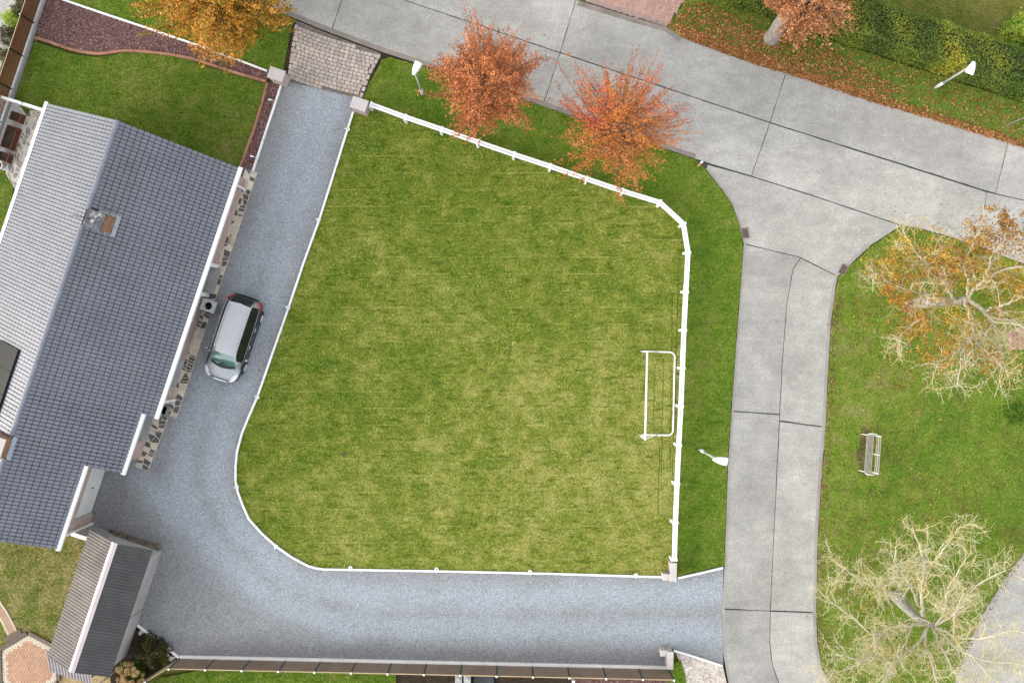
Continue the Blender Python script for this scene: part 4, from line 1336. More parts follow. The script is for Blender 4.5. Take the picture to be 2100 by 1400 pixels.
# ------------------------------------------------------------------ paved strips by the house and the patio behind it
def G(x, y): p = P(x, y); return (p.x, p.y)
crazy('paved_strip', [tuple(HU(-0.15, 4.12)[:2]), tuple(HU(-0.15, 4.12)[:2]), G(528, 354), G(528, 354)][:0] or [tuple((P(528, 354) - AE * 0.62)[:2]), tuple((P(362, 857) - AE * 0.62)[:2]), G(362, 857), G(528, 354)], 0.045, 44, 2, ['stone_dark', 'stone_beige', 'stone_grey'], [0.42, 0.34, 0.24], M['bed_tan'], 3, 0.016)
crazy('paved_strip', [tuple((P(346, 855) - AE * 0.66)[:2]), tuple((P(304, 965) - AE * 0.66)[:2]), G(304, 965), G(346, 855)], 0.043, 10, 2, ['stone_dark', 'stone_beige', 'stone_grey'], [0.42, 0.34, 0.24], M['bed_tan'], 4, 0.016)
crazy('paved_terrace', [G(62, 226), G(12, 356), G(38, 400), G(110, 232)], 0.03, 12, 5, ['stone_dark_l', 'stone_beige', 'stone_grey'], [0.42, 0.30, 0.28], M['bed_pale'], 5, 0.022)
sheet('gravel_patio', W2([(-60, 190), (20, 205), (80, 232), (60, 240), (14, 352), (-60, 330)]), 0.016, M['pale_gravel'])

# heat pump with the fan in its lid
c = HU(6.60, 4.60)
hp = thing('heat_pump', 'square grey heat pump box with round black fan on top beside the house wall', 'heat pump', (c.x, c.y, 0))
M['hp'] = plain('pale_grey_casing', (0.47, 0.47, 0.47), (0.40, 0.40, 0.40), 3, 0.5, 0.4)
def fan_box():
    mb = MB(); w, d, h, r, n = 0.36, 0.28, 0.80, 0.185, 24
    top = []; 
    for k in range(n):
        t = 2 * math.pi * k / n
        dx, dy = math.cos(t), math.sin(t)
        q = min(w / abs(dx) if abs(dx) > 1e-6 else 9, d / abs(dy) if abs(dy) > 1e-6 else 9)
        top.append((AE * dx * q + AX * dy * q, AE * dx * r + AX * dy * r))
    # corner points are snapped to
    cs = [AE * sx * w + AX * sy * d for sx, sy in ((1, 1), (-1, 1), (-1, -1), (1, -1))]
    vs = [c + a + Z * h for a, b in top] + [c + b + Z * (h + .012) for a, b in top] + [c + b + Z * (h - .18) for a, b in top]
    fs = []
    for k in range(n):
        j = (k + 1) % n
        fs += [(k, j, n + j, n + k), (n + k, n + j, 2 * n + j, 2 * n + k)]
    mb.add(vs, fs)
    for i in range(4):        # corner triangles of the lid and the sides
        corner = cs[i]; ks = sorted(range(n), key=lambda k: (top[k][0] - corner).length)[:2]
        mb.add([c + top[ks[0]][0] + Z * h, c + top[ks[1]][0] + Z * h, c + corner + Z * h], [(0, 1, 2)])
        a, b = c + cs[i], c + cs[(i + 1) % 4]
        mb.add([a + Z * .06, b + Z * .06, b + Z * h, a + Z * h], [(0, 1, 2, 3)])
    return mb
fan_box().build('casing', M['hp'], hp, fix=True)
mb = MB(); mb.lathe(c + Z * 0.63, [(0.001, 0), (0.185, 0.0)], 20); mb.build('fan_well', M['dark_hole'], hp)
mb = MB()
for k in range(3):
    t = 2 * math.pi * k / 3 + .3; u = AE * math.cos(t) + AX * math.sin(t); v = Vector((-u.y, u.x, 0))
    mb.add([c + u * .03 - v * .02 + Z * .68, c + u * .17 - v * .05 + Z * .69, c + u * .17 + v * .05 + Z * .67, c + u * .03 + v * .02 + Z * .66], [(0, 1, 2, 3)])
mb.lathe(c + Z * .65, [(0.04, 0), (0.04, .05), (.02, .06)], 10)
mb.build('fan', M['black_metal'], hp)
mb = MB()
for a in (-.22, .22): mb.obox(c + AE * (a - .03) - AX * .28 - Z * .0, AE * .06, AX * .56, Z * .058)
mb.build('foot', M['black'], hp, fix=True)

# open square box at the corner of the wall
c = HU(12.10, 3.98)
bx = thing('light_well', 'square metal box with black opening at the corner of the house by the downpipe', 'light well', (c.x, c.y, 0))
mb = MB()
for o_, U, V_ in ((c - AE * .24 - AX * .24, AE * .48, AX * .04), (c - AE * .24 + AX * .20, AE * .48, AX * .04), (c - AE * .24 - AX * .2, AE * .04, AX * .4), (c + AE * .2 - AX * .2, AE * .04, AX * .4)):
    mb.obox(o_, U, V_, Z * 0.45)
mb.build('rim', M['galv'], bx, fix=True)
MB().obox(c - AE * .2 - AX * .2, AE * .4, AX * .4, Z * 0.05).build('floor_plate', M['dark_hole'], bx, fix=True)

# ================================================================== the garden shed
SO = Vector((-764.7 / PXM, -387.7 / PXM, 0))
def SU(s, w, h=0.0): return SO + AX * s + AE * w + Vector((0, 0, h))
SL, SW, SE_, SR = 6.2, 1.535, 2.2, 3.0
c = SU(SL / 2, 0)
shed = thing('garden_shed', 'grey rendered shed with pink ridge and corrugated roof below the bungalow', 'shed', (c.x, c.y, 0))
mb = MB()
mb.obox(SU(.55, -1.37, 0), AX * (SL - .8), AE * .15, Z * 2.12); 
mb.build('wall', M['render'], shed, fix=True)
mb = MB().obox(SU(.55, 1.22, 0), AX * (SL - .8), AE * .15, Z * 2.12)
mb.build('wall', M['render'], shed, fix=True)
for s in (.55, SL - .40):
    mb = MB(); k = (SR - SE_) / SW
    ps = [(-1.21, 0), (1.21, 0), (1.21, SE_ + k * .3 - .08), (0, SR - .09), (-1.21, SE_ + k * .3 - .08)]
    vs = [SU(s, w, h) for w, h in ps] + [SU(s + .15, w, h) for w, h in ps]
    mb.add(vs, [tuple(range(5)), tuple(range(9, 4, -1))] + [(i, (i + 1) % 5, 5 + (i + 1) % 5, 5 + i) for i in range(5)])
    mb.build('gable_wall', M['render'], shed, fix=True)
M['corr_shaded'] = plain('shaded_corrugated_sheet', (0.085, 0.082, 0.082), (0.058, 0.056, 0.057), 1.5, 0.7, 0.3, bump=0.1, rand=0.08)  # slope away from the sun: its shade is put into the colour
M['corr_lit'] = plain('lit_corrugated_sheet', (0.20, 0.178, 0.160), (0.145, 0.128, 0.115), 1.5, 0.75, 0.3, bump=0.1, rand=0.08)  # sunward slope of the same roof: its light is put into the colour
M['corr_pvc'] = plain('pinkish_corrugated_sheet', (0.34, 0.30, 0.30), (0.26, 0.23, 0.23), 2, 0.6, 0.3, bump=0.1)
def corr_sheet(name, o0, U, L, V_, wid, mat, parent, pitch=0.145, amp=0.022, lift=0.0, N=None):
    """corrugations run along U (length L); waves repeat along V (width wid)"""
    N = N or U.cross(V_).normalized()
    if N.z < 0: N = -N
    n = max(4, int(wid / pitch) * 6)
    vs = []; fs = []
    for i in range(n + 1):
        t = wid * i / n
        z = math.sin(2 * math.pi * t / pitch) * amp + lift
        p = o0 + V_ * t + N * z
        vs += [p, p + U * L, p - N * .008, p + U * L - N * .008]
    for i in range(n):
        a, b = i * 4, i * 4 + 4
        fs += [(a, a + 1, b + 1, b), (a + 2, b + 2, b + 3, a + 3), (a, b, b + 2, a + 2), (a + 1, a + 3, b + 3, b + 1)]
    return MB().add(vs, fs).build(name, mat, parent, fix=True)
sl = math.hypot(SW, SR - SE_)
for side, mat in ((1, M['corr_shaded']), (-1, M['corr_lit'])):
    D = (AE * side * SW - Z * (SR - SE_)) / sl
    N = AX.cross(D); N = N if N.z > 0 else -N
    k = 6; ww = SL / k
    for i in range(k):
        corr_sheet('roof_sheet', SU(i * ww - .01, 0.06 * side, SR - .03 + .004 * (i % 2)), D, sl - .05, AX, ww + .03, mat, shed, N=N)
M['pink'] = plain('pink_ridge_flashing', (0.62, 0.53, 0.53), (0.53, 0.45, 0.45), 1.2, 0.6, 0.3)
mb = MB()
for side in (1, -1):
    D = (AE * side * SW - Z * (SR - SE_)) / sl; N = AX.cross(D); N = N if N.z > 0 else -N
    mb.obox(SU(-.03, 0, SR + .012), AX * (SL + .06), D * 0.155, N * 0.015)
mb.build('ridge_flashing', M['pink'], shed, fix=True)
# crooked joint in the rendered side wall
MB().obox(SU(3.55, 1.371, 0.0), AX * .03, AE * .006, Z * 2.1).build('wall_joint', M['joint'], shed, fix=True)
# corrugated lean-to at its lower end
p0, p1, p2, p3 = P(97, 1349, 1.95), P(101, 1373, 1.85), P(181, 1397, 1.85), P(186, 1378, 1.95)
lt = thing('lean_to_roof', 'low lean-to roof of ribbed sheet at the bottom end of the shed', 'canopy', tuple(P(140, 1375)))
U = (p1 - p0).normalized(); V_ = (p3 - p0); wv = V_.length; V_.normalize()
corr_sheet('roof_sheet', p0 - U * .4, U, 1.05, V_, wv, M['corr_pvc'], lt, 0.15, 0.026)
mb = MB()
for q in (p1, p2): mb.tube([Vector((q.x, q.y, 0)) - U * .1, q - U * .1 - Z * .04], 0.04, 6)
mb.build('post', M['timber'], lt)

# low border of rough stones against the shed's driveway gable
c = P(280, 1100)
sb = thing('stone_border', 'rough dark stone border along the foot of the shed gable', 'stone border', tuple(c))
g = random.Random(4)
M['rough_stone'] = plain('mossy_rough_stone', (0.17, 0.145, 0.11), (0.10, 0.085, 0.065), 5, 0.95, 0.1, bump=0.6, bs=25, rand=0.25)
def stone_mb(c, rx, ry, rz, g, n=8):
    mb = MB(); vs = []; fs = []
    rings = [(0.55, 0.0), (1.0, 0.25), (0.95, 0.6), (0.55, 0.95)]
    for rr, z in rings:
        for k in range(n):
            t = 2 * math.pi * k / n
            q = rr * g.uniform(.85, 1.12)
            vs.append((c[0] + math.cos(t) * rx * q, c[1] + math.sin(t) * ry * q, c[2] + rz * z))
    for i in range(3):
        for k in range(n):
            j = (k + 1) % n
            fs.append((i * n + k, i * n + j, (i + 1) * n + j, (i + 1) * n + k))
    fs.append(tuple(3 * n + k for k in range(n)))
    return mb.add(vs, fs)
A, B = P(224, 1087), P(332, 1122)
for r in range(2):
    n = 17 - r
    for i in range(n):
        p = A.lerp(B, (i + .5 + .5 * r) / 17) + AX * (-0.02 + .13 * r)
        stone_mb((p.x, p.y, 0.12 * r), 0.10 + g.uniform(0, .03), .10 + g.uniform(0, .03), .16, g).build('stone', M['rough_stone'], sb)
# grey concrete screen wall between garage and shed
A, B = P(187, 1077), P(224, 1089)
u = (B - A).normalized(); v = Vector((-u.y, u.x, 0))
cw = thing('screen_wall', 'grey concrete screen wall with white coping between garage and shed', 'wall', tuple(A))
L = (B - A).length
MB().obox(A - u * .05 - v * .10, u * (L + .35), v * .10, Z * 1.92).build('wall_panel', M['concrete_panel'], cw, fix=True)
MB().obox(A - u * .08 - v * .14, u * (L + .41), v * .18, Z * 0.06).build('coping', M['white'], cw, fix=True).location.z = 1.921
A = P(152, 1078); 

# ================================================================== hexagonal paved terrace and the little path
M['hex_o'] = plain('orange_hex_paver', (0.45, 0.28, 0.185), (0.38, 0.225, 0.15), 6, 0.85, 0.2, bump=0.2, rand=0.1)
M['cream'] = plain('cream_sett', (0.56, 0.50, 0.385), (0.48, 0.425, 0.32), 6, 0.85, 0.2, bump=0.2, rand=0.08)
HXC = P(61, 1364); HXR = 1.50
ter = structure(MB().prism([(HXC.x + math.cos(R(90 + 60 * k)) * HXR, HXC.y + math.sin(R(90 + 60 * k)) * HXR) for k in range(6)], -0.1, 0.06).build('hexagon_terrace', M['bed_tan']))
def hexv(r, k, rot=92): return HXC + Vector((math.cos(R(rot + 60 * k)), math.sin(R(rot + 60 * k)), 0)) * r
inner = [tuple(hexv(HXR - 0.24, k)[:2]) for k in range(6)]
hx_me = None; cnt = 0; r = 0.085
for i in range(-14, 15):
    for j in range(-14, 15):
        x = HXC.x + (i + (j % 2) * .5) * r * math.sqrt(3); y = HXC.y + j * r * 1.5
        if not inside(np.array([x]), np.array([y]), inner)[0] or cnt >= 292: continue
        if hx_me is None:
            mb = MB(); rr = r * 0.94
            for z0, z1, q in ((0, .012, 0), ): pass
            ring = lambda q, z: [(math.cos(R(30 + 60 * k)) * q, math.sin(R(30 + 60 * k)) * q, z) for k in range(6)]
            vs = ring(rr, 0) + ring(rr, .014) + ring(rr * .88, .02)
            fs = [(a * 6 + k, a * 6 + (k + 1) % 6, (a + 1) * 6 + (k + 1) % 6, (a + 1) * 6 + k) for a in range(2) for k in range(6)] + [tuple(range(12, 18))]
            o = mb.add(vs, fs).build('hexagon_paver', M['hex_o'], ter, local=True); hx_me = o.data
        else: o = link('hexagon_paver', hx_me, ter)
        o.location = (x, y, 0.055); cnt += 1
st_me = None
for k in range(6):
    for rowr in (HXR - 0.055, HXR - 0.165):
        a, b = hexv(rowr, k), hexv(rowr, k + 1); d = b - a; n = int(d.length / 0.145)
        for i in range(n):
            if st_me is None:
                o = MB().bbox((-.066, -.05, 0), (.132, 0, 0), (0, .10, 0), (0, 0, .02), .006).build('cream_sett', M['cream'], ter, local=True); st_me = o.data
            else: o = link('cream_sett', st_me, ter)
            p = a.lerp(b, (i + .5) / n)
            o.location = (p.x, p.y, .055); o.rotation_euler = (0, 0, math.atan2(d.y, d.x))
for k in range(6):
    a, b = hexv(HXR + .02, k), hexv(HXR + .02, k + 1); d = (b - a).normalized(); n_ = Vector((d.y, -d.x, 0))
    MB().bbox(a - d * .0 - Z * .1, (b - a), n_ * .20, Z * .22, .015).build('timber_edging', M['timber'], ter)
a, b = P(14, 1315), P(47, 1297)
d = (b - a); n_ = Vector((-d.y, d.x, 0)).normalized()
tst = thing('timber_step', 'short weathered timber step between the paved terrace and the curved path', 'step', tuple(a.lerp(b, .5)))
MB().bbox(a - n_ * .05, d, n_ * .30, Z * .10, .012).build('tread', M['timber'], tst)
MB().obox(a - n_ * .02 + d * .02, d * .96, n_ * .05, Z * -.08).build('riser', M['timber'], tst, fix=True)
# curved path
path_c = catmull([Vector((*G(x, y), 0)) for x, y in [(-22, 1200), (-8, 1236), (5, 1256), (18, 1280), (29, 1303)]], 12)
pb = structure(ribbon(path_c, 0.50, -0.1, 0.035).build('garden_path', M['bed_tan']))
def along(path, step):
    out = []; acc = 0; nxt = step / 2
    for a, b in zip(path[:-1], path[1:]):
        L = (b - a).length
        while nxt <= acc + L:
            t = (nxt - acc) / L; out.append((a.lerp(b, t), (b - a).normalized())); nxt += step
        acc += L
    return out
pv_me = MB().bbox((-.05, -.05, 0), (.10, 0, 0), (0, .10, 0), (0, 0, .02), .006)
pm = None
for p, d in along(path_c, 0.115):
    n_ = Vector((-d.y, d.x, 0))
    for q in (-.21, -.105, 0, .105, .21):
        cream = abs(q) > .2
        key = 'cream' if cream else 'orange'
        if pm is None: pm = {}
        if key not in pm:
            o = MB().bbox((-.05, -.046, 0), (.10, 0, 0), (0, .092, 0), (0, 0, .02), .006).build('cream_sett' if cream else 'orange_paver', M['cream'] if cream else M['hex_o'], pb, local=True); pm[key] = o.data
        else: o = link('cream_sett' if cream else 'orange_paver', pm[key], pb)
        pp = p + n_ * q
        o.location = (pp.x, pp.y, .03); o.rotation_euler = (0, 0, math.atan2(d.y, d.x))

# ================================================================== white edging boards, pegs, pillars, fences
def edging(label, path, name='edging_board', mat='white', w=0.095, z0=-0.05, z1=0.11, step=2.4, piece='board'):
    pl = [Vector((*G(x, y), 0)) for x, y in path]
    c = pl[len(pl) // 2]
    t = thing(name, label, 'edging', (c.x, c.y, 0))
    cur = [pl[0]]; acc = 0; segs = []
    for a, b in zip(pl[:-1], pl[1:]):
        L = (b - a).length; k = max(1, int(L / 0.4))
        for j in range(1, k + 1):
            cur.append(a.lerp(b, j / k)); acc += L / k
            if acc >= step: segs.append(cur); cur = [cur[-1]]; acc = 0
    if len(cur) > 1: segs.append(cur)
    for s in segs:
        if (s[-1] - s[0]).length < .1: continue
        s[0] = s[0].lerp(s[1], 0.01 / max(.02, (s[1] - s[0]).length)); s[-1] = s[-1].lerp(s[-2], 0.01 / max(.02, (s[-2] - s[-1]).length))
        ribbon(s, w, z0, z1).build(piece, M[mat], t)
    return t
kerb_main = [(725, 230), (712, 270), (684, 360), (655, 452), (623, 540), (592, 632), (560, 723), (528, 815), (510, 856), (497, 888), (487, 925), (484, 955), (484, 986), (488, 1006), (498, 1034), (511, 1063), (537, 1092), (567, 1119), (600, 1142), (632, 1159), (650, 1164), (665, 1166), (900, 1170), (1130, 1175), (1362, 1182)]
edging('long curved white edging board between the gravel driveway and the big lawn', kerb_main)
edging('short white edging board slanting from the lower gate pillar to the road', [(1390, 1184), (1440, 1173), (1482, 1163)])
edging('white edging board slanting beside the beige pebbles at the bottom right', [(1381, 1332), (1430, 1347), (1481, 1364)])
edging('white edging board along the driveway side of the narrow mulch bed', [(577, 176), (562, 222), (540, 288), (519, 352)])
edging('white board behind the mulch bed under the golden tree', [(128, 0), (210, 28), (300, 58), (430, 102), (549, 147)])
edging('short white board in front of the triangular shrub bed by the shed', [(282, 1280), (325, 1312), (368, 1347)])
tc = catmull([Vector((x, y, 0)) for x, y in [(72, 78), (100, 86), (150, 103), (200, 111), (232, 108), (262, 105), (320, 109), (362, 115), (400, 123), (440, 136), (490, 152), (547, 168)]], 4)
edging('curved terracotta edging between the mulch bed and the upper lawn', [(p.x, p.y) for p in tc], 'terracotta_edging', 'terracotta', 0.13, -.05, .10, 1.0, 'edging_block')
edging('straight terracotta edging between the narrow mulch bed and the upper lawn', [(549, 170), (537, 215), (520, 270), (492, 346)], 'terracotta_edging', 'terracotta', 0.12, -.05, .10, 1.0, 'edging_block')

# white ring-topped pegs behind the long edging
PEGS = [((715, 267), 'white ring peg beside the long edging, nearest the upper gate pillar'),
        ((655, 452), 'white ring peg beside the long edging, second below the upper gate pillar'),
        ((593, 631), 'white ring peg on the lawn edge opposite the back of the parked car'),
        ((530, 814), 'white ring peg on the lawn edge just below the parked car'),
        ((488, 997), 'white ring peg on the outermost bulge of the lawn edge opposite the garage'),
        ((568, 1118), 'white ring peg on the slanting lower left corner of the lawn edge'),
        ((720, 1162), 'white ring peg on the bottom lawn edge, first from the left'),
        ((896, 1165), 'white ring peg on the bottom lawn edge, second from the left'),
        ((1087, 1170), 'white ring peg on the bottom lawn edge, third from the left'),
        ((1303, 1177), 'white ring peg on the bottom lawn edge nearest the lower gate pillar')]
peg0 = None
for (x, y), lab in PEGS:
    k = min(range(len(kerb_main) - 1), key=lambda i: (Vector(kerb_main[i]) + Vector(kerb_main[i + 1]) - 2 * Vector((x, y))).length)
    a, b = P(*kerb_main[k]), P(*kerb_main[k + 1]); d = (b - a).normalized(); nrm = Vector((-d.y, d.x, 0))
    p = P(x, y)
    ang = math.atan2(nrm.y, nrm.x)
    if peg0 is None:
        peg0 = thing('ring_peg', lab, 'peg', (p.x, p.y, 0.015), 'ring pegs along the lawn edging', ang)
        MB().tube([(0, 0, -.05), (0, 0, .16)], 0.018, 8).build('stake', M['white'], peg0, local=True)
        mb = MB(); rg = [(0.072 * math.cos(2 * math.pi * q / 14), .072 * math.sin(2 * math.pi * q / 14), .17) for q in range(15)]
        mb.tube(rg, 0.028, 6, False).build('ring', M['white'], peg0, local=True)
        MB().obox((-.17, -.02, .13), (.12, 0, 0), (0, .04, 0), (0, 0, .035)).build('arm', M['white'], peg0, local=True)
    else: copy_thing(peg0, (p.x, p.y, 0.015), lab, ang)
# small white garden spots in the narrow mulch bed, and by the corner bed
SPOTS = [((560, 207), 'small white garden spot lamp in the narrow mulch bed, nearer the gate pillar', 0.4), ((523, 323), 'small white garden spot lamp in the narrow mulch bed, nearer the house', 0.3)]
sp0 = None
for (x, y), lab, a in SPOTS:
    p = P(x, y)
    if sp0 is None:
        sp0 = thing('garden_spot', lab, 'garden lamp', (p.x, p.y, 0.03), 'garden spots in the mulch', a)
        MB().tube([(0, 0, -.05), (0, 0, .22)], 0.016, 6).build('spike', M['galv'], sp0, local=True)
        MB().tube([(-.02, .0, .2), (-.15, .06, .26)], [.042, .055], 10).build('lamp_head', M['white'], sp0, local=True)
        MB().tube([(0, 0, .15), (.10, -.10, .12), (.16, -.12, .04)], 0.012, 5).build('bracket', M['white'], sp0, local=True)
    else: copy_thing(sp0, (p.x, p.y, 0.03), lab, a)

def pillar(label, foot, cap, h, rot=None, group=None):
    """foot: (x, y) px of the middle of the cap at height h; cap: (across, along) m"""
    p = P(foot[0], foot[1], h); c = Vector((p.x, p.y, 0))
    t = thing('gate_pillar', label, 'pillar', tuple(c), group)
    if rot is None: u, v = AE, -AX
    else: u = Vector((math.cos(rot), math.sin(rot), 0)); v = Vector((-u.y, u.x, 0))
    a, b = cap
    sh = MB().obox(c - u * (a / 2 - .05) - v * (b / 2 - .05) - Z * .1, u * (a - .1), v * (b - .1), Z * (h - .07 + .1)).build('shaft', M['mortar'], t, fix=True)
    V = []; F = []; rn = []; g = random.Random(3)
    z = 0.0; row = 0
    while z < h - .09:
        for (o_, d_, n_, L) in ((c - u * (a / 2 - .05) - v * (b / 2 - .05), u, -v, a - .1), (c - u * (a / 2 - .05) + v * (b / 2 - .05), u, v, a - .1), (c - u * (a / 2 - .05) - v * (b / 2 - .05), v, -u, b - .1), (c + u * (a / 2 - .05) - v * (b / 2 - .05), v, u, b - .1)):
            x = 0 if row % 2 else -.1
            while x < L - .02:
                x0, x1 = max(0, x), min(L, x + .195); x += .207
                if x1 - x0 < .03: continue
                o = len(V)
                for q in (0, .012):
                    V += [tuple(o_ + d_ * x0 + n_ * q + Z * z), tuple(o_ + d_ * x1 + n_ * q + Z * z), tuple(o_ + d_ * x1 + n_ * q + Z * (z + .06)), tuple(o_ + d_ * x0 + n_ * q + Z * (z + .06))]
                F += [(o + 4, o + 5, o + 6, o + 7), (o, o + 1, o + 5, o + 4), (o + 2, o + 3, o + 7, o + 6), (o + 1, o + 2, o + 6, o + 5), (o + 3, o, o + 4, o + 7)]
                rn += [g.random()] * 8
        z += .072; row += 1
    br = np_mesh('brick', V, F, M['brick_pale'], sh, rn); br['kind'] = 'stuff'
    MB().bbox(c - u * a / 2 - v * b / 2 + Z * (h - .069), u * a, v * b, Z * .07, .012).build('cap', M['cap_stone'], t)
    return t
pillar('left square gate pillar of the cobbled entrance beside the narrow mulch bed', (566.5, 152), (0.78, 0.56), 1.15)
pillar('right square gate pillar of the cobbled entrance at the start of the white fence', (736.5, 213), (0.78, 0.56), 1.15)
pillar('taller oblong pillar block at the lower end of the white fence', (1381.3, 1173), (0.31, 0.90), 0.85, R(-1.5))
pillar('lower pillar block tucked against the end pillar of the white fence', (1366.5, 1183), (0.37, 0.32), 0.72, R(-1.5))
pillar('taller oblong pillar block at the right end of the brown board fence', (1374.5, 1354), (0.31, 0.85), 0.85, R(-1.5))
pillar('lower pillar block tucked against the end pillar of the brown board fence', (1361.5, 1339), (0.35, 0.29), 0.72, R(-1.5))

# --- white ranch fence: posts and two rails either side
fpx = [(760, 214), (831.4, 240), (905.7, 265), (981, 291.4), (1054.6, 316.6), (1129, 341), (1203.4, 366.6), (1277, 391.4), (1354, 415), (1402, 459), (1411.5, 517.6), (1407, 598), (1403, 677), (1400, 755), (1396.8, 833), (1392.5, 912.6), (1388.9, 992), (1385.5, 1072), (1383.5, 1148)]
FH = 0.80
fw = [P(x, y, FH) for x, y in fpx]
c = fw[9]
fence = thing('ranch_fence', 'white two-rail ranch fence bent round the corner of the big lawn', 'fence', (c.x, c.y, 0))
for i, p in enumerate(fw):
    d = (fw[min(i + 1, len(fw) - 1)] - fw[max(i - 1, 0)]); d.z = 0; d.normalize(); n_ = Vector((-d.y, d.x, 0))
    q = Vector((p.x, p.y, 0))
    MB().bbox(q - d * .06 - n_ * .15 - Z * .1, d * .12, n_ * .30, Z * (FH + .1), .02).build('post', M['white_pvc'], fence)
for i in range(len(fw) - 1):
    a, b = fw[i], fw[i + 1]; a = Vector((a.x, a.y, 0)); b = Vector((b.x, b.y, 0))
    d = (b - a).normalized(); n_ = Vector((-d.y, d.x, 0))
    A = a + d * .061; L = (b - a).length - .122
    for hz, off, wd in ((FH - .10, -.115, .10), (FH - .10, .015, .10), (FH - .42, -.045, .09)):
        if True:
            MB().bbox(A + n_ * off + Z * hz, d * L, n_ * wd, Z * .085, .01).build('rail', M['white_pvc'], fence)

M['pale_foot'] = plain('whitewashed_gravel_board', (0.80, 0.77, 0.74), (0.68, 0.65, 0.62), 1.5, 0.8, 0.2, bump=0.1)
# --- brown board fence with green posts along the bottom
k0, k1 = P(372, 1347.5), P(1372, 1369.5)
d = (k1 - k0).normalized(); n_ = Vector((-d.y, d.x, 0))      # n_ towards the driveway
c = k0.lerp(k1, .5)
bf = thing('board_fence', 'long brown board fence with green posts and white foot along the bottom of the driveway', 'fence', tuple(c))
FHB = 1.60
caps = [346.5, 421, 496, 571, 645, 720, 795, 869.5, 944, 1018.5, 1093, 1168, 1243, 1318.5, 1382]
posts = []
for i, x in enumerate(caps):
    y = 1370.5 + (x - 400) * 0.0205
    q = P(x, y, FHB)
    t = (Vector((q.x, q.y, 0)) - k0).dot(d)
    posts.append(t)
pm = None
for i, t in enumerate(posts):
    q = k0 + d * t - n_ * .03
    if pm is None:
        o = MB().obox(-d * .03 - n_ * .03 - Z * .1, d * .06, n_ * .06, Z * (FHB + .13)).build('post', M['green_metal'], bf, local=True, fix=True); pm = o.data
        cpm = MB().bbox(-d * .045 - n_ * .045 + Z * (FHB + .031), d * .09, n_ * .09, Z * .035, .012).build('post_cap', M['white'], o, local=True).data
    else:
        o = link('post', pm, bf); link('post_cap', cpm, o)
    o.location = q - c
    # pale foot of the post on the kerb
    if i < len(posts) - 1:
        L = posts[i + 1] - t
        # concrete gravel board, as pieces
        MB().bbox(k0 + d * (t + .005) + n_ * .0, d * (L - .01), n_ * .12, Z * .16, .012).build('gravel_board', M['pale_foot'], bf)
        for s in range(3):
            a = t + .035 + (L - .07) * s / 3; w = (L - .07) / 3 - .006
            mb = MB(); z = .165
            while z < FHB - .08:
                hgt = .105
                mb.obox(k0 + d * a - n_ * .035 + Z * z, d * w, n_ * (.022 + .004 * ((int(z * 10) + s) % 2)), Z * hgt); z += .118
            mb.build('fence_panel', M['fence_board'], bf, fix=True)
        MB().obox(k0 + d * (t + .034) - n_ * .05 + Z * (FHB - .02), d * (L - .068), n_ * .05, Z * .02).build('top_rail', M['tan_board'], bf, fix=True)
# wire bracing not visible; slanted tan fence at its left end
A, B = P(366, 1350), P(287, 1398)
d2 = (B - A).normalized(); n2 = Vector((-d2.y, d2.x, 0)); L = (B - A).length + 1.5
tf = thing('panel_fence', 'slanting tan board fence beside the triangular shrub bed', 'fence', tuple(A.lerp(B, .5)))
for i in range(3):
    a = i * (L / 3)
    z = .06
    mb = MB()
    while z < 1.45:
        mb.obox(A + d2 * (a + .04) + Z * z, d2 * (L / 3 - .08), n2 * (-.022 - .003 * (int(z * 10) % 2)), Z * .13); z += .142
    mb.build('fence_panel', M['tan_board'], tf, fix=True)
for i in range(4):
    q = A + d2 * (i * L / 3)
    if i == 0: continue
    o = MB().obox(q - d2 * .03 - n2 * .03 - Z * .1, d2 * .06, n2 * .06, Z * 1.65).build('post', M['green_metal'], tf, fix=True)
    MB().bbox(q - d2 * .05 - n2 * .05 + Z * 1.551, d2 * .10, n2 * .10, Z * .04, .012).build('post_cap', M['white'], o)

# --- brown slatted fence at the upper left
q0, q1 = P(104, -30), P(-30, 360)
sf = thing('slat_fence', 'brown slatted fence on pale concrete plinths at the upper left', 'fence', tuple(q0.lerp(q1, .5)))
a0 = Vector((q0.x, q0.y, 0)); dd = AX; nn = AE
base0 = P(95.5, 0) ; base0 = Vector((base0.x, base0.y, 0))
# posts on the photo: top ends at (42,30) and (15,97): spacing along the fence
t0 = (P(42, 30, 1.5) - base0).dot(AX); t1 = (P(14.5, 98, 1.5) - base0).dot(AX)
sp = t1 - t0
ts = [t0 - sp, t0, t1, t1 + sp, t1 + 2 * sp, t1 + 3 * sp]
slm = None
for i, t in enumerate(ts):
    q = base0 + AX * t - AE * .10
    o = MB().obox(q - AX * .03 - AE * .03 - Z * .1, AX * .06, AE * .06, Z * 1.66).build('post', M['black_metal'], sf, fix=True)
    MB().bbox(q - AX * .04 - AE * .04 + Z * 1.561, AX * .08, AE * .08, Z * .03, .01).build('post_cap', M['galv'], o)
    if i < len(ts) - 1:
        for half in range(2):
            MB().bbox(base0 + AX * (t + .005 + half * sp / 2) - AE * .125 - Z * .1, AX * (sp / 2 - .01), AE * .125, Z * .37, .012).build('plinth', M['plinth'], sf)
        for k in range(11):
            z = .30 + k * .108
            if slm is None:
                o = MB().bbox((0, 0, 0), AX * (sp - .07), AE * .012, Z * .078, .003).build('slat', M['slat'], sf, local=True); slm = o.data
            else: o = link('slat', slm, sf)
            o.location = base0 + AX * (t + .035) - AE * .115 + Z * z - Vector(sf.location)
        MB().obox(base0 + AX * (t + .034) - AE * .125 + Z * 1.485, AX * (sp - .068), AE * .035, Z * .03).build('top_rail', M['tan_board'], sf, fix=True)
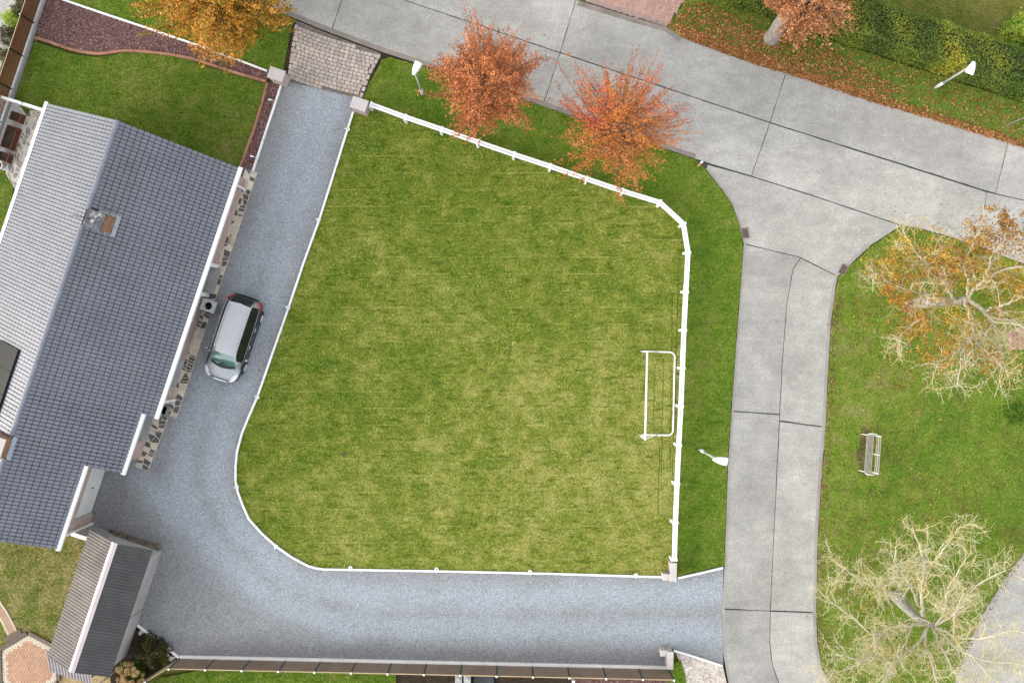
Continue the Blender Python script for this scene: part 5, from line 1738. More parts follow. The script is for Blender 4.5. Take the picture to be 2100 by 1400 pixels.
# dark strut leaning outward from one post
# low white screen between this fence and the house
A, B = P(-10, 196, .9), P(96, 229, .9)
A.z = B.z = 0
lw = thing('low_wall', 'low white panel wall between the slatted fence and the corner of the house', 'wall', tuple(A.lerp(B, .5)))
u = (B - A).normalized(); v = Vector((-u.y, u.x, 0)); L = (B - A).length
for i in range(2):
    MB().obox(A + u * (L * i / 2 + .045) - v * .03, u * (L / 2 - .09), v * .12, Z * .88).build('wall_panel', M['white'], lw, fix=True)
for i in range(3):
    MB().bbox(A + u * (L * i / 2 - .045) - v * .05, u * .089, v * .10, Z * .96, .01).build('post', M['white_pvc'], lw)

# --- patio planters and pot
PL = [((31, 239), (.52, .44), 'small square rusty steel planter on white gravel, uppermost of three'),
      ((17.5, 281), (.52, 1.12), 'long rusty steel planter on white gravel between two smaller ones'),
      ((6, 321), (.52, .44), 'small rusty steel planter on white gravel, lowest of three')]
for (x, y), (a, b), lab in PL:
    h = .48; p = P(x, y, h); c = Vector((p.x, p.y, 0))
    t = thing('planter', lab, 'planter', tuple(c), 'rusty planters on the patio')
    mb = MB(); w = .035
    o_ = c - AE * a / 2 - AX * b / 2
    mb.obox(o_, AE * a, AX * w, Z * h); mb.obox(o_ + AX * (b - w), AE * a, AX * w, Z * h)
    mb.obox(o_ + AX * w, AE * w, AX * (b - 2 * w), Z * h); mb.obox(o_ + AX * w + AE * (a - w), AE * w, AX * (b - 2 * w), Z * h)
    mb.build('box', M['corten'], t, fix=True)
    MB().obox(o_ + AX * (w + .001) + AE * (w + .001), AE * (a - 2 * w - .002), AX * (b - 2 * w - .002), Z * (h - .08)).build('soil_fill', M['soil'], t, fix=True)
p = P(3, 341)
pt = thing('round_pot', 'round white pot on the gravel patio at the left edge', 'pot', tuple(p))
MB().lathe(p, [(.17, 0), (.21, .2), (.22, .34), (.18, .345), (.17, .28)], 18).build('pot_body', M['white'], pt, smooth=True)
MB().lathe(p, [(.001, .2795), (.165, .28)], 18).build('soil_fill', M['plinth'], pt)

# --- slatted garden gate at the foot of the shed
A, B = P(221, 1386), P(243, 1372)
gt = thing('slatted_gate', 'small dark slatted gate between the shed and the dried hydrangea', 'gate', tuple(A.lerp(B, .5)))
u = (B - A).normalized(); v = Vector((-u.y, u.x, 0)); L = (B - A).length
for k in range(8):
    MB().obox(A + u * (L * (k + .2) / 8), u * .035, v * .03, Z * 1.35).build('slat', M['tan_board'], gt, fix=True)
for z in (.3, 1.1): MB().obox(A - v * .03 + Z * z, u * L, v * .029, Z * .07).build('rail', M['trunk_dark'], gt, fix=True)

# --- pale concrete gate posts, rubble and white post below the board fence
for x, lab in ((940.5, 'left one of two pale concrete gate posts below the board fence'), (958, 'right one of two pale concrete gate posts below the board fence')):
    h = 0.5; p = P(x, 1398, h); c = Vector((p.x, p.y, 0))
    t = thing('concrete_post', lab, 'post', tuple(c), 'concrete posts below the board fence')
    MB().bbox(c - Vector((.165, .45, 0)), (.33, 0, 0), (0, .9, 0), (0, 0, h), .02).build('block', M['plinth'], t)
    MB().bbox(c + Vector((-.065, .10, h - .001)), (.13, 0, 0), (0, .13, 0), (0, 0, .06), .02).build('square_cap', M['cap_stone'], t)
p = P(992, 1392, .1)
ct = thing('cellar_cover', 'dark metal cover plate on bare soil below the board fence', 'cover', (p.x, p.y, 0))
MB().bbox(Vector((p.x - .5, p.y - .35, -.02)), (1.0, 0, 0), (0, .55, 0), (0, 0, .12), .02).build('plate', plain('dark_cover_plate', (0.06, 0.065, 0.07), (0.03, 0.033, 0.036), 3, 0.6, 0.4), ct)
p = P(1176, 1397, .8)
wp = thing('white_post', 'single white post beside the dark red mulch below the board fence', 'post', (p.x, p.y, 0))
MB().bbox(Vector((p.x - .05, p.y - .05, -.1)), (.10, 0, 0), (0, .10, 0), (0, 0, .9), .015).build('shaft', M['white'], wp)
MB().bbox(Vector((p.x - .07, p.y - .07, .801)), (.14, 0, 0), (0, .14, 0), (0, 0, .03), .01).build('cap', M['white'], wp)

# ================================================================== drains, marker, street lamps
M['iron'] = plain('rusty_cast_iron', (0.26, 0.20, 0.185), (0.16, 0.12, 0.11), 8, 0.7, 0.4)
def drain(label, c, ang):
    p = P(*c); t = thing('drain_grate', label, 'drain', (p.x, p.y, 0.012), 'street drains', ang)
    mb = MB(); w, h = .17, .26
    mb.box(-w, w, -h, -h + .035, 0, .02); mb.box(-w, w, h - .035, h, 0, .02); mb.box(-w, -w + .03, -h + .035, h - .035, 0, .02); mb.box(w - .03, w, -h + .035, h - .035, 0, .02)
    mb.build('frame', M['iron'], t, local=True)
    MB().box(-w + .03, w - .03, -h + .035, h - .035, -.006, .002).build('pit', M['dark_hole'], t, local=True)
    for k in range(7):
        y = -h + .06 + k * .065
        MB().obox((-w + .03, y - .03, .004), (2 * w - .06, .045, 0), (0, .028, 0), (0, 0, .013)).build('bar', M['iron'], t, local=True)
drain('rusty drain grate on the left side of the junction', (1528, 478), R(8))
drain('rusty drain grate half hidden in leaves at the right kerb of the junction', (1729, 553), R(-28))
p = P(1435.5, 336.5)
mk = thing('marker_block', 'small white and orange marker block lying at the broken kerb', 'marker', (p.x, p.y, .03), None, R(48))
MB().bbox((-.16, -.055, 0), (.20, 0, 0), (0, .11, 0), (0, 0, .07), .012).build('orange_end', plain('faded_orange', (.48, .27, .12), (.40, .22, .09), 4, .7, .2), mk, local=True)
MB().bbox((.041, -.055, 0), (.14, 0, 0), (0, .11, 0), (0, 0, .072), .012).build('white_end', M['white'], mk, local=True)

M['lamp_white'] = plain('white_lamp_housing', (0.80, 0.80, 0.79), (0.74, 0.74, 0.73), 2, 0.4, 0.5)
M['pole_grey'] = plain('pale_lamp_pole', (0.55, 0.55, 0.53), (0.44, 0.44, 0.42), 3, 0.5, 0.4)
def lamp(label, foot, neck, tip, h, hw):
    b = P(*foot); a = P(*neck, h); t_ = P(*tip, h)
    t = thing('street_lamp', label, 'street lamp', tuple(b), 'street lamps')
    MB().tube([b - Z * .1, b + Z * .9], .085, 12).build('base_sleeve', M['pole_grey'], t, smooth=True)
    top = Vector((b.x, b.y, h - .15))
    MB().tube([b + Z * .9, b + Z * (h - .5), top, top.lerp(a, .4) + Z * .06, a], [.055, .048, .045, .042, .04], 10).build('pole', M['pole_grey'], t, smooth=True)
    d = (t_ - a); L = d.length; d.normalize(); n_ = Vector((-d.y, d.x, 0))
    prof = [(-.04, .34, .05), (.08, .50, .09), (.42, .86, .12), (.80, 1.0, .11), (1.03, 1.0, .07)]
    mb = MB(); vs = []; fs = []
    for q, w, hh in prof:
        o = a + d * (L * q)
        for s_, z in ((-1, 0), (-.75, .75), (-.3, 1), (.3, 1), (.75, .75), (1, 0), (.7, -.35), (-.7, -.35)):
            vs.append(o + n_ * (s_ * w * hw) + Z * (z * hh))
    for i in range(len(prof) - 1):
        for k in range(8):
            fs.append((i * 8 + k, i * 8 + (k + 1) % 8, (i + 1) * 8 + (k + 1) % 8, (i + 1) * 8 + k))
    fs += [tuple(range(7, -1, -1)), tuple(range(32, 40))]
    mb.add(vs, fs).build('lamp_housing', M['lamp_white'], t, fix=True)
    MB().obox(a + d * (L * .3) - n_ * hw * .55 - Z * .075, d * (L * .6), n_ * hw * 1.1, Z * .03).build('lamp_glass', M['glass_blue'], t, fix=True)
lamp('white street lamp left of the first orange tree beside the cobbled entrance', (867, 194), (848, 153), (859, 129), 4.0, .185)
lamp('white street lamp on the narrow verge beside the goal', (1436, 922), (1463, 941), (1491, 946.5), 3.9, .185)
lamp('white street lamp among fallen leaves in front of the tall hedge', (1918, 180), (1997, 128), (1988, 151), 4.2, .19)
b = P(2064, 257)
sp_ = thing('sign_post', 'thin grey metal post leaning out of view at the right edge', 'post', tuple(b))
MB().tube([b - Z * .1, b + Z * 2.6], .035, 8).build('pole', M['galv'], sp_)
u = Vector((.8, .6, 0)); 
MB().obox(b + Z * 1.9 - u * .04 + Vector((.036, -.03, 0)), u * .30, Vector((.012, -.016, 0)), Z * .3).build('sign_plate', M['galv'], sp_, fix=True)

# ================================================================== the football goal
GL = thing('football_goal', 'white metal football goal frame without net beside the fence', 'goal', tuple(P(1350, 806)))
gh = 2.15
f0, f1 = P(1315, 720), P(1311, 891)
b0, b1 = P(1384, 722), P(1380, 892)
for q in (f0, f1, b0, b1): q.z = .045
t0, t1 = f0 + Z * gh, f1 + Z * gh
t0 = Vector((f0.x, f0.y, gh)); t1 = Vector((f1.x, f1.y, gh))
r = .044
MB().tube([f0 - Z * .02, t0], r, 12).build('upright', M['white_pvc'], GL, smooth=True)
MB().tube([f1 - Z * .02, t1], r, 12).build('upright', M['white_pvc'], GL, smooth=True)
MB().tube([t0 + (t0 - t1).normalized() * .05, t1 + (t1 - t0).normalized() * .05], r + .004, 12).build('crossbar', M['white_pvc'], GL, smooth=True)
cr = .25
def rounded():
    x = (b0 - f0).normalized(); y = (b1 - b0).normalized()
    path = [f0, b0 - x * cr]
    for k in range(1, 6):
        t = math.pi / 2 * k / 6
        path.append(b0 - x * cr + y * cr + x * cr * math.sin(t) - y * cr * math.cos(t))
    path += [b0 + y * cr, b1 - y * cr]
    x2 = (b1 - f1).normalized()
    for k in range(1, 6):
        t = math.pi / 2 * k / 6
        path.append(b1 - y * cr - x2 * cr + x2 * cr * math.cos(t) + y * cr * math.sin(t))
    path += [b1 - x2 * cr, f1]
    return path
MB().tube(rounded(), .040, 10).build('ground_frame', M['white_pvc'], GL, smooth=True)
for t_, f_, b_ in ((t0, f0, b0), (t1, f1, b1)):
    MB().tube([t_ - Z * .08, f_.lerp(b_, .52) + Z * .02], .03, 8).build('brace', M['white_pvc'], GL, smooth=True)

# ================================================================== the park bench
c = P(1777, 928)
BN = thing('park_bench', 'worn slatted park bench on white tube frame in the right lawn', 'bench', tuple(c), None, R(-4.0))
L = 1.9
BN.scale = (.82, 1, 1)
# local: x to the right of the photo (back rest side), y along the bench
for k in range(6):
    x = -.25 + k * .074
    MB().bbox((x, -L / 2 - .01 * (k % 2), .43), (.040, 0, 0), (0, L, 0), (0, 0, .03), .006).build('seat_slat', M['bench_slat'], BN, local=True)
for k, (x, z) in enumerate(((.29, .54), (.338, .67), (.386, .80))):
    MB().obox((x, -L / 2, z), (.018, 0, -.006), (0, L, 0), (.014, 0, .09)).build('back_slat', M['bench_slat'] if k < 2 else M['bench_top'] if 'bench_top' in M else M['bench_slat'], BN, local=True, fix=True)
for y in (-L / 2 + .06, L / 2 - .06):
    s = 1 if y > 0 else -1
    MB().tube([(-.42, y, .02), (-.30, y, .02), (-.26, y, .1), (-.24, y, .40), (.18, y, .405), (.27, y, .42), (.30, y, .52), (.375, y, .88)], .021, 8).build('leg', M['white'], BN, local=True, smooth=True)
    MB().tube([(.19, y, .40), (.20, y, .1), (.30, y, .02), (.36, y, .02)], .021, 8).build('leg', M['white'], BN, local=True, smooth=True)
    MB().tube([(-.2, y + s * .02, .40), (-.18, y + s * .09, .62), (.12, y + s * .10, .63), (.24, y + s * .09, .62), (.31, y + s * .03, .60)], .019, 8).build('armrest', M['white'], BN, local=True, smooth=True)
MB().tube([(-.2, 0, .405), (.18, 0, .405), (.27, 0, .42), (.30, 0, .52), (.375, 0, .88)], .019, 8).build('centre_strut', M['white'], BN, local=True, smooth=True)
sheet('bare_patch', W2([(1757, 945), (1762, 900), (1770, 876), (1786, 880), (1790, 900), (1784, 975), (1768, 976)]), 0.034, grass_mat('worn_grass', (0.06, 0.075, 0.015), (0.10, 0.085, 0.03), (0.16, 0.12, 0.06), .5, 0), rough=.08, seed=8)

# ================================================================== the parked car
cc = P(487.5, 692)
CAR = thing('parked_car', 'silver compact people carrier with black windows parked on the grey gravel driveway', 'car', (cc.x, cc.y, 0.0), None, math.atan2(AX.y, AX.x))
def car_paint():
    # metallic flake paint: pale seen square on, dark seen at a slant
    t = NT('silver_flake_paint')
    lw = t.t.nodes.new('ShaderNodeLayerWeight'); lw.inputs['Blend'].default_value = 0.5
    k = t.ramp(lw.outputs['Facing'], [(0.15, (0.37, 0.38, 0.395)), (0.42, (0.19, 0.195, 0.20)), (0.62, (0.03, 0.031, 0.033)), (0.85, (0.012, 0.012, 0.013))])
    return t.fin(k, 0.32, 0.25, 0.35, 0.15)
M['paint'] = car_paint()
M['car_glass'] = plain('dark_car_glass', (0.012, 0.014, 0.016), (0.009, 0.011, 0.012), 2, 0.06, 0.6)
M['screen_glass'] = plain('windscreen_glass', (0.10, 0.20, 0.19), (0.05, 0.11, 0.105), 1.6, 0.07, 1.0, coat=.8)
M['trim'] = plain('black_trim', (0.02, 0.02, 0.021), (0.014, 0.014, 0.015), 6, 0.5, 0.4)
M['chrome'] = plain('bright_trim', (0.75, 0.75, 0.76), (0.65, 0.65, 0.66), 3, 0.2, 0.6, 0.9)
M['alloy'] = plain('alloy_rim', (0.70, 0.70, 0.70), (0.58, 0.58, 0.58), 6, 0.35, 0.6, 0.5)
M['red_lens'] = plain('red_lens', (0.45, 0.012, 0.015), (0.30, 0.008, 0.01), 4, 0.12, 0.6)
M['clear_lens'] = plain('clear_lens', (0.70, 0.72, 0.73), (0.6, 0.62, 0.63), 5, 0.1, 0.8)
# x forward; wheelbase centre at 0
XS = [-2.02, -1.98, -1.86, -1.70, -1.50, -1.25, -0.95, -0.6, -0.2, 0.2, 0.55, 0.80, 1.00, 1.18, 1.34, 1.50, 1.68, 1.84, 1.97, 2.07, 2.12]
HW = [.62, .72, .80, .84, .865, .88, .885, .89, .89, .89, .89, .885, .88, .875, .87, .86, .84, .80, .73, .63, .50]     # half width at the waist
BL = [.86, .92, .95, .96, .965, .965, .96, .955, .945, .935, .925, .92, .915, .905, .89, .87, .845, .81, .765, .71, .66]  # belt height
RF = [.88, .98, 1.20, 1.42, 1.535, 1.575, 1.60, 1.61, 1.61, 1.60, 1.575, 1.50, 1.37, 1.225, 1.075, .965, .925, .88, .825, .76, .69]  # top height
RW = [.50, .53, .53, .53, .535, .54, .545, .55, .55, .55, .55, .565, .61, .68, .72, .74, .70, .65, .58, .48, .38]     # half width of the roof edge
SILL = [.50, .42, .36, .30, .27, .25, .24, .23, .22, .22, .22, .23, .24, .25, .26, .27, .29, .31, .34, .40, .48]
def sect(i):
    b, w, r, rw, s = BL[i], HW[i], RF[i], RW[i], SILL[i]
    e = .05 if r - b > .25 else .02 + .03 * max(0, (r - b) / .25)
    return [(w * .95, s), (w * 1.0, s + .08), (w * 1.005, (s + b) / 2 + .02), (w * .985, b - .03), (w * .955, b),            # 0-4: flank
            (rw + .035, r - e - .012), (rw - .03, r - e * .35), (rw * .55, r - e * .1 + .004), (0, r + .008)]             # 5-8: roof
cols = []
for i in range(len(XS)):
    h = sect(i)
    cols.append([(XS[i] - (.03 if 0 < i < 4 and False else 0), y, z) for y, z in h] + [(XS[i], -y, z) for y, z in h[-2::-1]])
NP = len(cols[0])
paintF, wsF, rwF, lowF = [], [], [], []
sideF = {}
vid = lambda i, k: i * NP + k
allv = [v for c_ in cols for v in c_]
for i in range(len(XS) - 1):
    for k in range(NP - 1):
        f = (vid(i, k), vid(i + 1, k), vid(i + 1, k + 1), vid(i, k + 1))
        side = k in (4, NP - 6)
        top = 5 <= k <= NP - 7
        if top and 11 <= i <= 14 and 6 <= k <= NP - 8: wsF.append(f)
        elif top and 1 <= i <= 3 and 6 <= k <= NP - 8: rwF.append(f)
        elif side and 3 <= i <= 11:
            sideF.setdefault((0 if k == 4 else 1, 0 if i <= 5 else 1 if i <= 8 else 2), []).append(f)
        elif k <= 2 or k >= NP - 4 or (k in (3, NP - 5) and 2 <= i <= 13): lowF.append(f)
        else: paintF.append(f)
paintF += [tuple(vid(0, k) for k in range(NP)), tuple(vid(len(XS) - 1, k) for k in range(NP - 1, -1, -1)), ]
for i in range(len(XS) - 1):
    paintF.append((vid(i, 0), vid(i, NP - 1), vid(i + 1, NP - 1), vid(i + 1, 0)))
def carpart(name, faces, mat, parent=CAR, smooth=True):
    used = sorted({v for f in faces for v in f}); mp = {v: j for j, v in enumerate(used)}
    o = MB().add([allv[v] for v in used], [tuple(mp[v] for v in f) for f in faces]).build(name, mat, parent, local=True, fix=True)
    if smooth:
        for p in o.data.polygons: p.use_smooth = len(p.vertices) == 4
    return o
body = carpart('body', paintF, M['paint'])
M['low_flank'] = plain('near_black_lower_flank', (0.022, 0.023, 0.026), (0.018, 0.019, 0.021), 2, 0.3, 0.4, fine=.04, coat=.3)  # flank and lower body near-black, silver above
carpart('lower_body', lowF, M['low_flank'])
carpart('windscreen', wsF, M['screen_glass'])
carpart('rear_window', rwF, M['car_glass'])
for key in sideF: carpart('side_window', sideF[key], M['car_glass'])
for o in list(CAR.children):
    # make sure the shells face outwards
    bm = bmesh.new(); bm.from_mesh(o.data)
    for f in bm.faces:
        cm = f.calc_center_median(); out = Vector((cm.x * .25, cm.y, cm.z - .75))
        if f.normal.dot(out) < 0: f.normal_flip()
    bm.to_mesh(o.data); bm.free()
# lower black cladding, bumpers
def band(x0, x1, zlo, zhi, out_, name, mat):
    for s in (1, -1):
        vs = []; fs = []
        ids = [i for i in range(len(XS)) if x0 <= XS[i] <= x1]
        for i in ids:
            w = HW[i] + out_
            vs += [(XS[i], s * w * .99, zlo), (XS[i], s * w, zhi), (XS[i], s * (w - .05), zhi + .012), (XS[i], s * (w - .05), zlo)]
        for q in range(len(ids) - 1):
            for k in range(4): fs.append((q * 4 + k, q * 4 + (k + 1) % 4, q * 4 + 4 + (k + 1) % 4, q * 4 + 4 + k))
        fs += [(0, 1, 2, 3), tuple(len(ids) * 4 - 4 + k for k in (3, 2, 1, 0))]
        MB().add(vs, fs).build(name, mat, CAR, local=True, fix=True)
band(-.95, .85, .24, .42, .012, 'sill_cladding', M['trim'])
WB = 1.25
for sx in (1, -1):
    for sy in (1, -1):
        cx, cy = sx * WB, sy * .80
        ty = MB().lathe((cx, cy - sy * .11, .315), [(.20, 0), (.305, .0), (.315, .03), (.315, .18), (.30, .215), (.215, .222), (.20, .20)], 28, (0, sy, 0)).build('tyre', M['black'], CAR, local=True, smooth=False)
        mb = MB(); mb.lathe((cx, cy + sy * .075, .315), [(.21, 0), (.212, .03), (.19, .035), (.185, .01), (.05, .02), (.04, .04), (.001, .04)], 24, (0, sy, 0))
        rim = mb.build('rim', M['alloy'], ty, local=True)
        mb = MB()
        for k in range(5):
            t = 2 * math.pi * k / 5 + .3
            u = Vector((math.cos(t), 0, math.sin(t))); v = Vector((-u.z, 0, u.x))
            o_ = Vector((cx, cy + sy * .094, .315))
            mb.obox(o_ - v * .032, u * .20, v * .064, Vector((0, sy * .022, 0)))
        rg = [(cx + .20 * math.cos(2 * math.pi * q / 24), cy + sy * .108, .315 + .20 * math.sin(2 * math.pi * q / 24)) for q in range(25)]
        mb.tube(rg, .016, 5, False)
        mb.build('spoke', M['alloy'], ty, local=True, fix=True)
        mb = MB(); arc = [(cx + .365 * math.cos(q), sy * .868, .315 + .365 * math.sin(q)) for q in [math.pi * j / 12 for j in range(13)]]
        mb.tube(arc, .03, 6).build('wheel_arch', M['trim'], CAR, local=True)
def top_at(x, y):
    i = max(k for k in range(len(XS) - 1) if XS[k] <= x); t = (x - XS[i]) / (XS[i + 1] - XS[i])
    def z(j):
        pr = sect(j)
        for (y0, z0), (y1, z1) in zip(pr[:-1], pr[1:]):
            if y1 <= abs(y) <= y0: return z1 + (z0 - z1) * (abs(y) - y1) / max(1e-6, y0 - y1)
        return pr[-1][1]
    return z(i) * (1 - t) + z(i + 1) * t
for s in (1, -1):
    # roof rail, headlight, tail light, mirror, handles
    MB().tube([(x, s * .525, top_at(x, .525) + (.004 if k in (0, 7) else .03)) for k, x in enumerate((-1.5, -1.4, -1.1, -.7, -.2, .2, .5, .58))], .014, 6).build('roof_rail', M['chrome'], CAR, local=True)
    vs = []; pr = [(1.50, .82, .73), (1.70, .82, .66), (1.86, .77, .58), (2.00, .69, .50), (2.09, .58, .44)]
    for x, yo, yi in pr: vs += [(x, s * yo, top_at(x, yo) + .010 if yo < .8 else BL[15] - .02), (x, s * yi, top_at(x, yi) + .014)]
    fs = [(2 * k, 2 * k + 1, 2 * k + 3, 2 * k + 2) for k in range(4)]
    lo = [(a, b, c_ - .05) for a, b, c_ in vs]
    n10 = len(vs)
    fs += [tuple(n10 + q for q in reversed(f)) for f in fs] 
    ring = [0, 2, 4, 6, 8, 9, 7, 5, 3, 1]
    fs += [(ring[q], ring[(q + 1) % 10], n10 + ring[(q + 1) % 10], n10 + ring[q]) for q in range(10)]
    MB().add(vs + lo, fs).build('headlight', M['clear_lens'], CAR, local=True, fix=True)
    mb = MB(); vs = []; fs = []
    for x, w0, z0, z1 in ((-1.70, .845, .90, .98), (-1.84, .81, .84, 1.02), (-1.965, .73, .80, .99), (-2.01, .66, .82, .94)):
        vs += [(x - .01, s * (w0 + .022), z0), (x - .005, s * (w0 - .02), z1), (x + .05, s * (w0 - .08), z1), (x + .05, s * (w0 - .06), z0)]
    for q in range(3):
        for k in range(4): fs.append((q * 4 + k, q * 4 + (k + 1) % 4, q * 4 + 4 + (k + 1) % 4, q * 4 + 4 + k))
    fs += [(0, 1, 2, 3), (15, 14, 13, 12)]
    MB().add(vs, fs).build('tail_light', M['red_lens'], CAR, local=True, fix=True)
    mb = MB(); 
    mb.tube([(.80, s * .86, .93), (.82, s * .93, .97), (.83, s * .975, 1.0), (.83, s * 1.05, 1.0), (.82, s * 1.075, .995)], [.03, .035, .075, .075, .03], 8)
    mb.build('mirror', M['paint'], CAR, local=True, smooth=True)
    for x in (-.75, .12):
        MB().tube([(x, s * .885, .84), (x + .03, s * .915, .845), (x + .15, s * .915, .845), (x + .18, s * .885, .84)], .014, 6).build('door_handle', M['chrome'], CAR, local=True)
    # bright strip under the windows, door seams
    MB().tube([(XS[i], s * (HW[i] * .958 + .004), BL[i] + .006) for i in range(3, 13)], .006, 5).build('waist_trim', M['chrome'], CAR, local=True)
    for x in (-.32, .60):
        i = max(k for k in range(len(XS) - 1) if XS[k] <= x)
        MB().tube([(x, s * (HW[i] * .955 + .001), .92), (x, s * (HW[i] * .99 + .002), .72), (x, s * (HW[i] + .001), .55), (x + .01, s * (HW[i] * .985), .36)], .005, 4).build('door_seam', M['trim'], CAR, local=True)
        # window pillar
        MB().tube([(x, s * (HW[i] * .955 + .004), BL[i]), (x - .02, s * (RW[i] + .042), RF[i] - .075)], .022, 6).build('window_pillar', M['trim'], CAR, local=True)
    MB().tube([(1.38, s * .22, top_at(1.38, .22) + .012), (1.32, s * .02 + .05, top_at(1.32, .05) + .02), (1.22, s * .3 - .3, top_at(1.22, .2) + .02)], .011, 5).build('wiper', M['trim'], CAR, local=True)
    MB().tube([(1.52, s * .42, top_at(1.52, .42) + .001), (1.75, s * .38, top_at(1.75, .38) + .001), (1.98, s * .30, top_at(1.98, .30) + .001)], .006, 4).build('bonnet_seam', M['trim'], CAR, local=True)
mb = MB(); vs = []
for y in [-.72, -.5, -.25, 0, .25, .5, .72]:
    x = 1.50 - .22 * (y / .72) ** 2
    vs += [(x - .10, y, top_at(x - .10, y) + .010), (x + .03, y, top_at(x + .03, y) + .010)]
mb.add(vs, [(2 * k, 2 * k + 2, 2 * k + 3, 2 * k + 1) for k in range(6)]).build('cowl', M['trim'], CAR, local=True)
mb = MB(); vs = []
for y in [-.56, -.3, 0, .3, .56]:
    vs += [(-1.42, y, top_at(-1.42, y) + .012), (-1.70 + .10 * abs(y), y, top_at(-1.5, y) + .005), (-1.70 + .10 * abs(y), y, top_at(-1.5, y) - .035)]
fs = []
for k in range(4): fs += [(3 * k, 3 * k + 3, 3 * k + 4, 3 * k + 1), (3 * k + 1, 3 * k + 4, 3 * k + 5, 3 * k + 2), (3 * k + 2, 3 * k + 5, 3 * k + 3, 3 * k)]
mb.add(vs, fs).build('rear_spoiler', M['paint'], CAR, local=True, fix=True)
MB().tube([(-2.02, -.60, .62), (-2.05, -.3, .62), (-2.06, 0, .62), (-2.05, .3, .62), (-2.02, .60, .62)], .045, 6).build('rear_bumper', M['trim'], CAR, local=True)
MB().tube([(2.06, -.56, .60), (2.13, -.3, .60), (2.145, 0, .60), (2.13, .3, .60), (2.06, .56, .60)], .04, 6).build('front_bumper', M['chrome'], CAR, local=True)

# ================================================================== trees
def tubes_np(name, paths, mat, parent, n=4, rnd=None, stuff=False):
    """many thin tubes in one mesh; paths: list of (points, radii)"""
    V = []; F = []; base = 0
    for p, r in paths:
        p = np.asarray(p, float); m = len(p)
        if m < 2: continue
        d = np.gradient(p, axis=0); d /= np.linalg.norm(d, axis=1)[:, None] + 1e-9
        ref = np.array([0.31, 0.17, 0.93]); 
        u = np.cross(d, ref); u /= np.linalg.norm(u, axis=1)[:, None] + 1e-9
        w = np.cross(d, u)
        t = np.arange(n) * 2 * np.pi / n
        ring = p[:, None, :] + (u[:, None, :] * np.cos(t)[None, :, None] + w[:, None, :] * np.sin(t)[None, :, None]) * np.asarray(r)[:, None, None]
        V.append(ring.reshape(-1, 3))
        i = np.arange(m - 1)[:, None] * n + base; k = np.arange(n)[None]; k2 = (k + 1) % n
        F.append(np.stack([i + k, i + k2, i + n + k2, i + n + k], -1).reshape(-1, 4))
        base += m * n
    o = np_mesh(name, np.concatenate(V), np.concatenate(F), mat, parent, None, True)
    if stuff: o['kind'] = 'stuff'
    return o

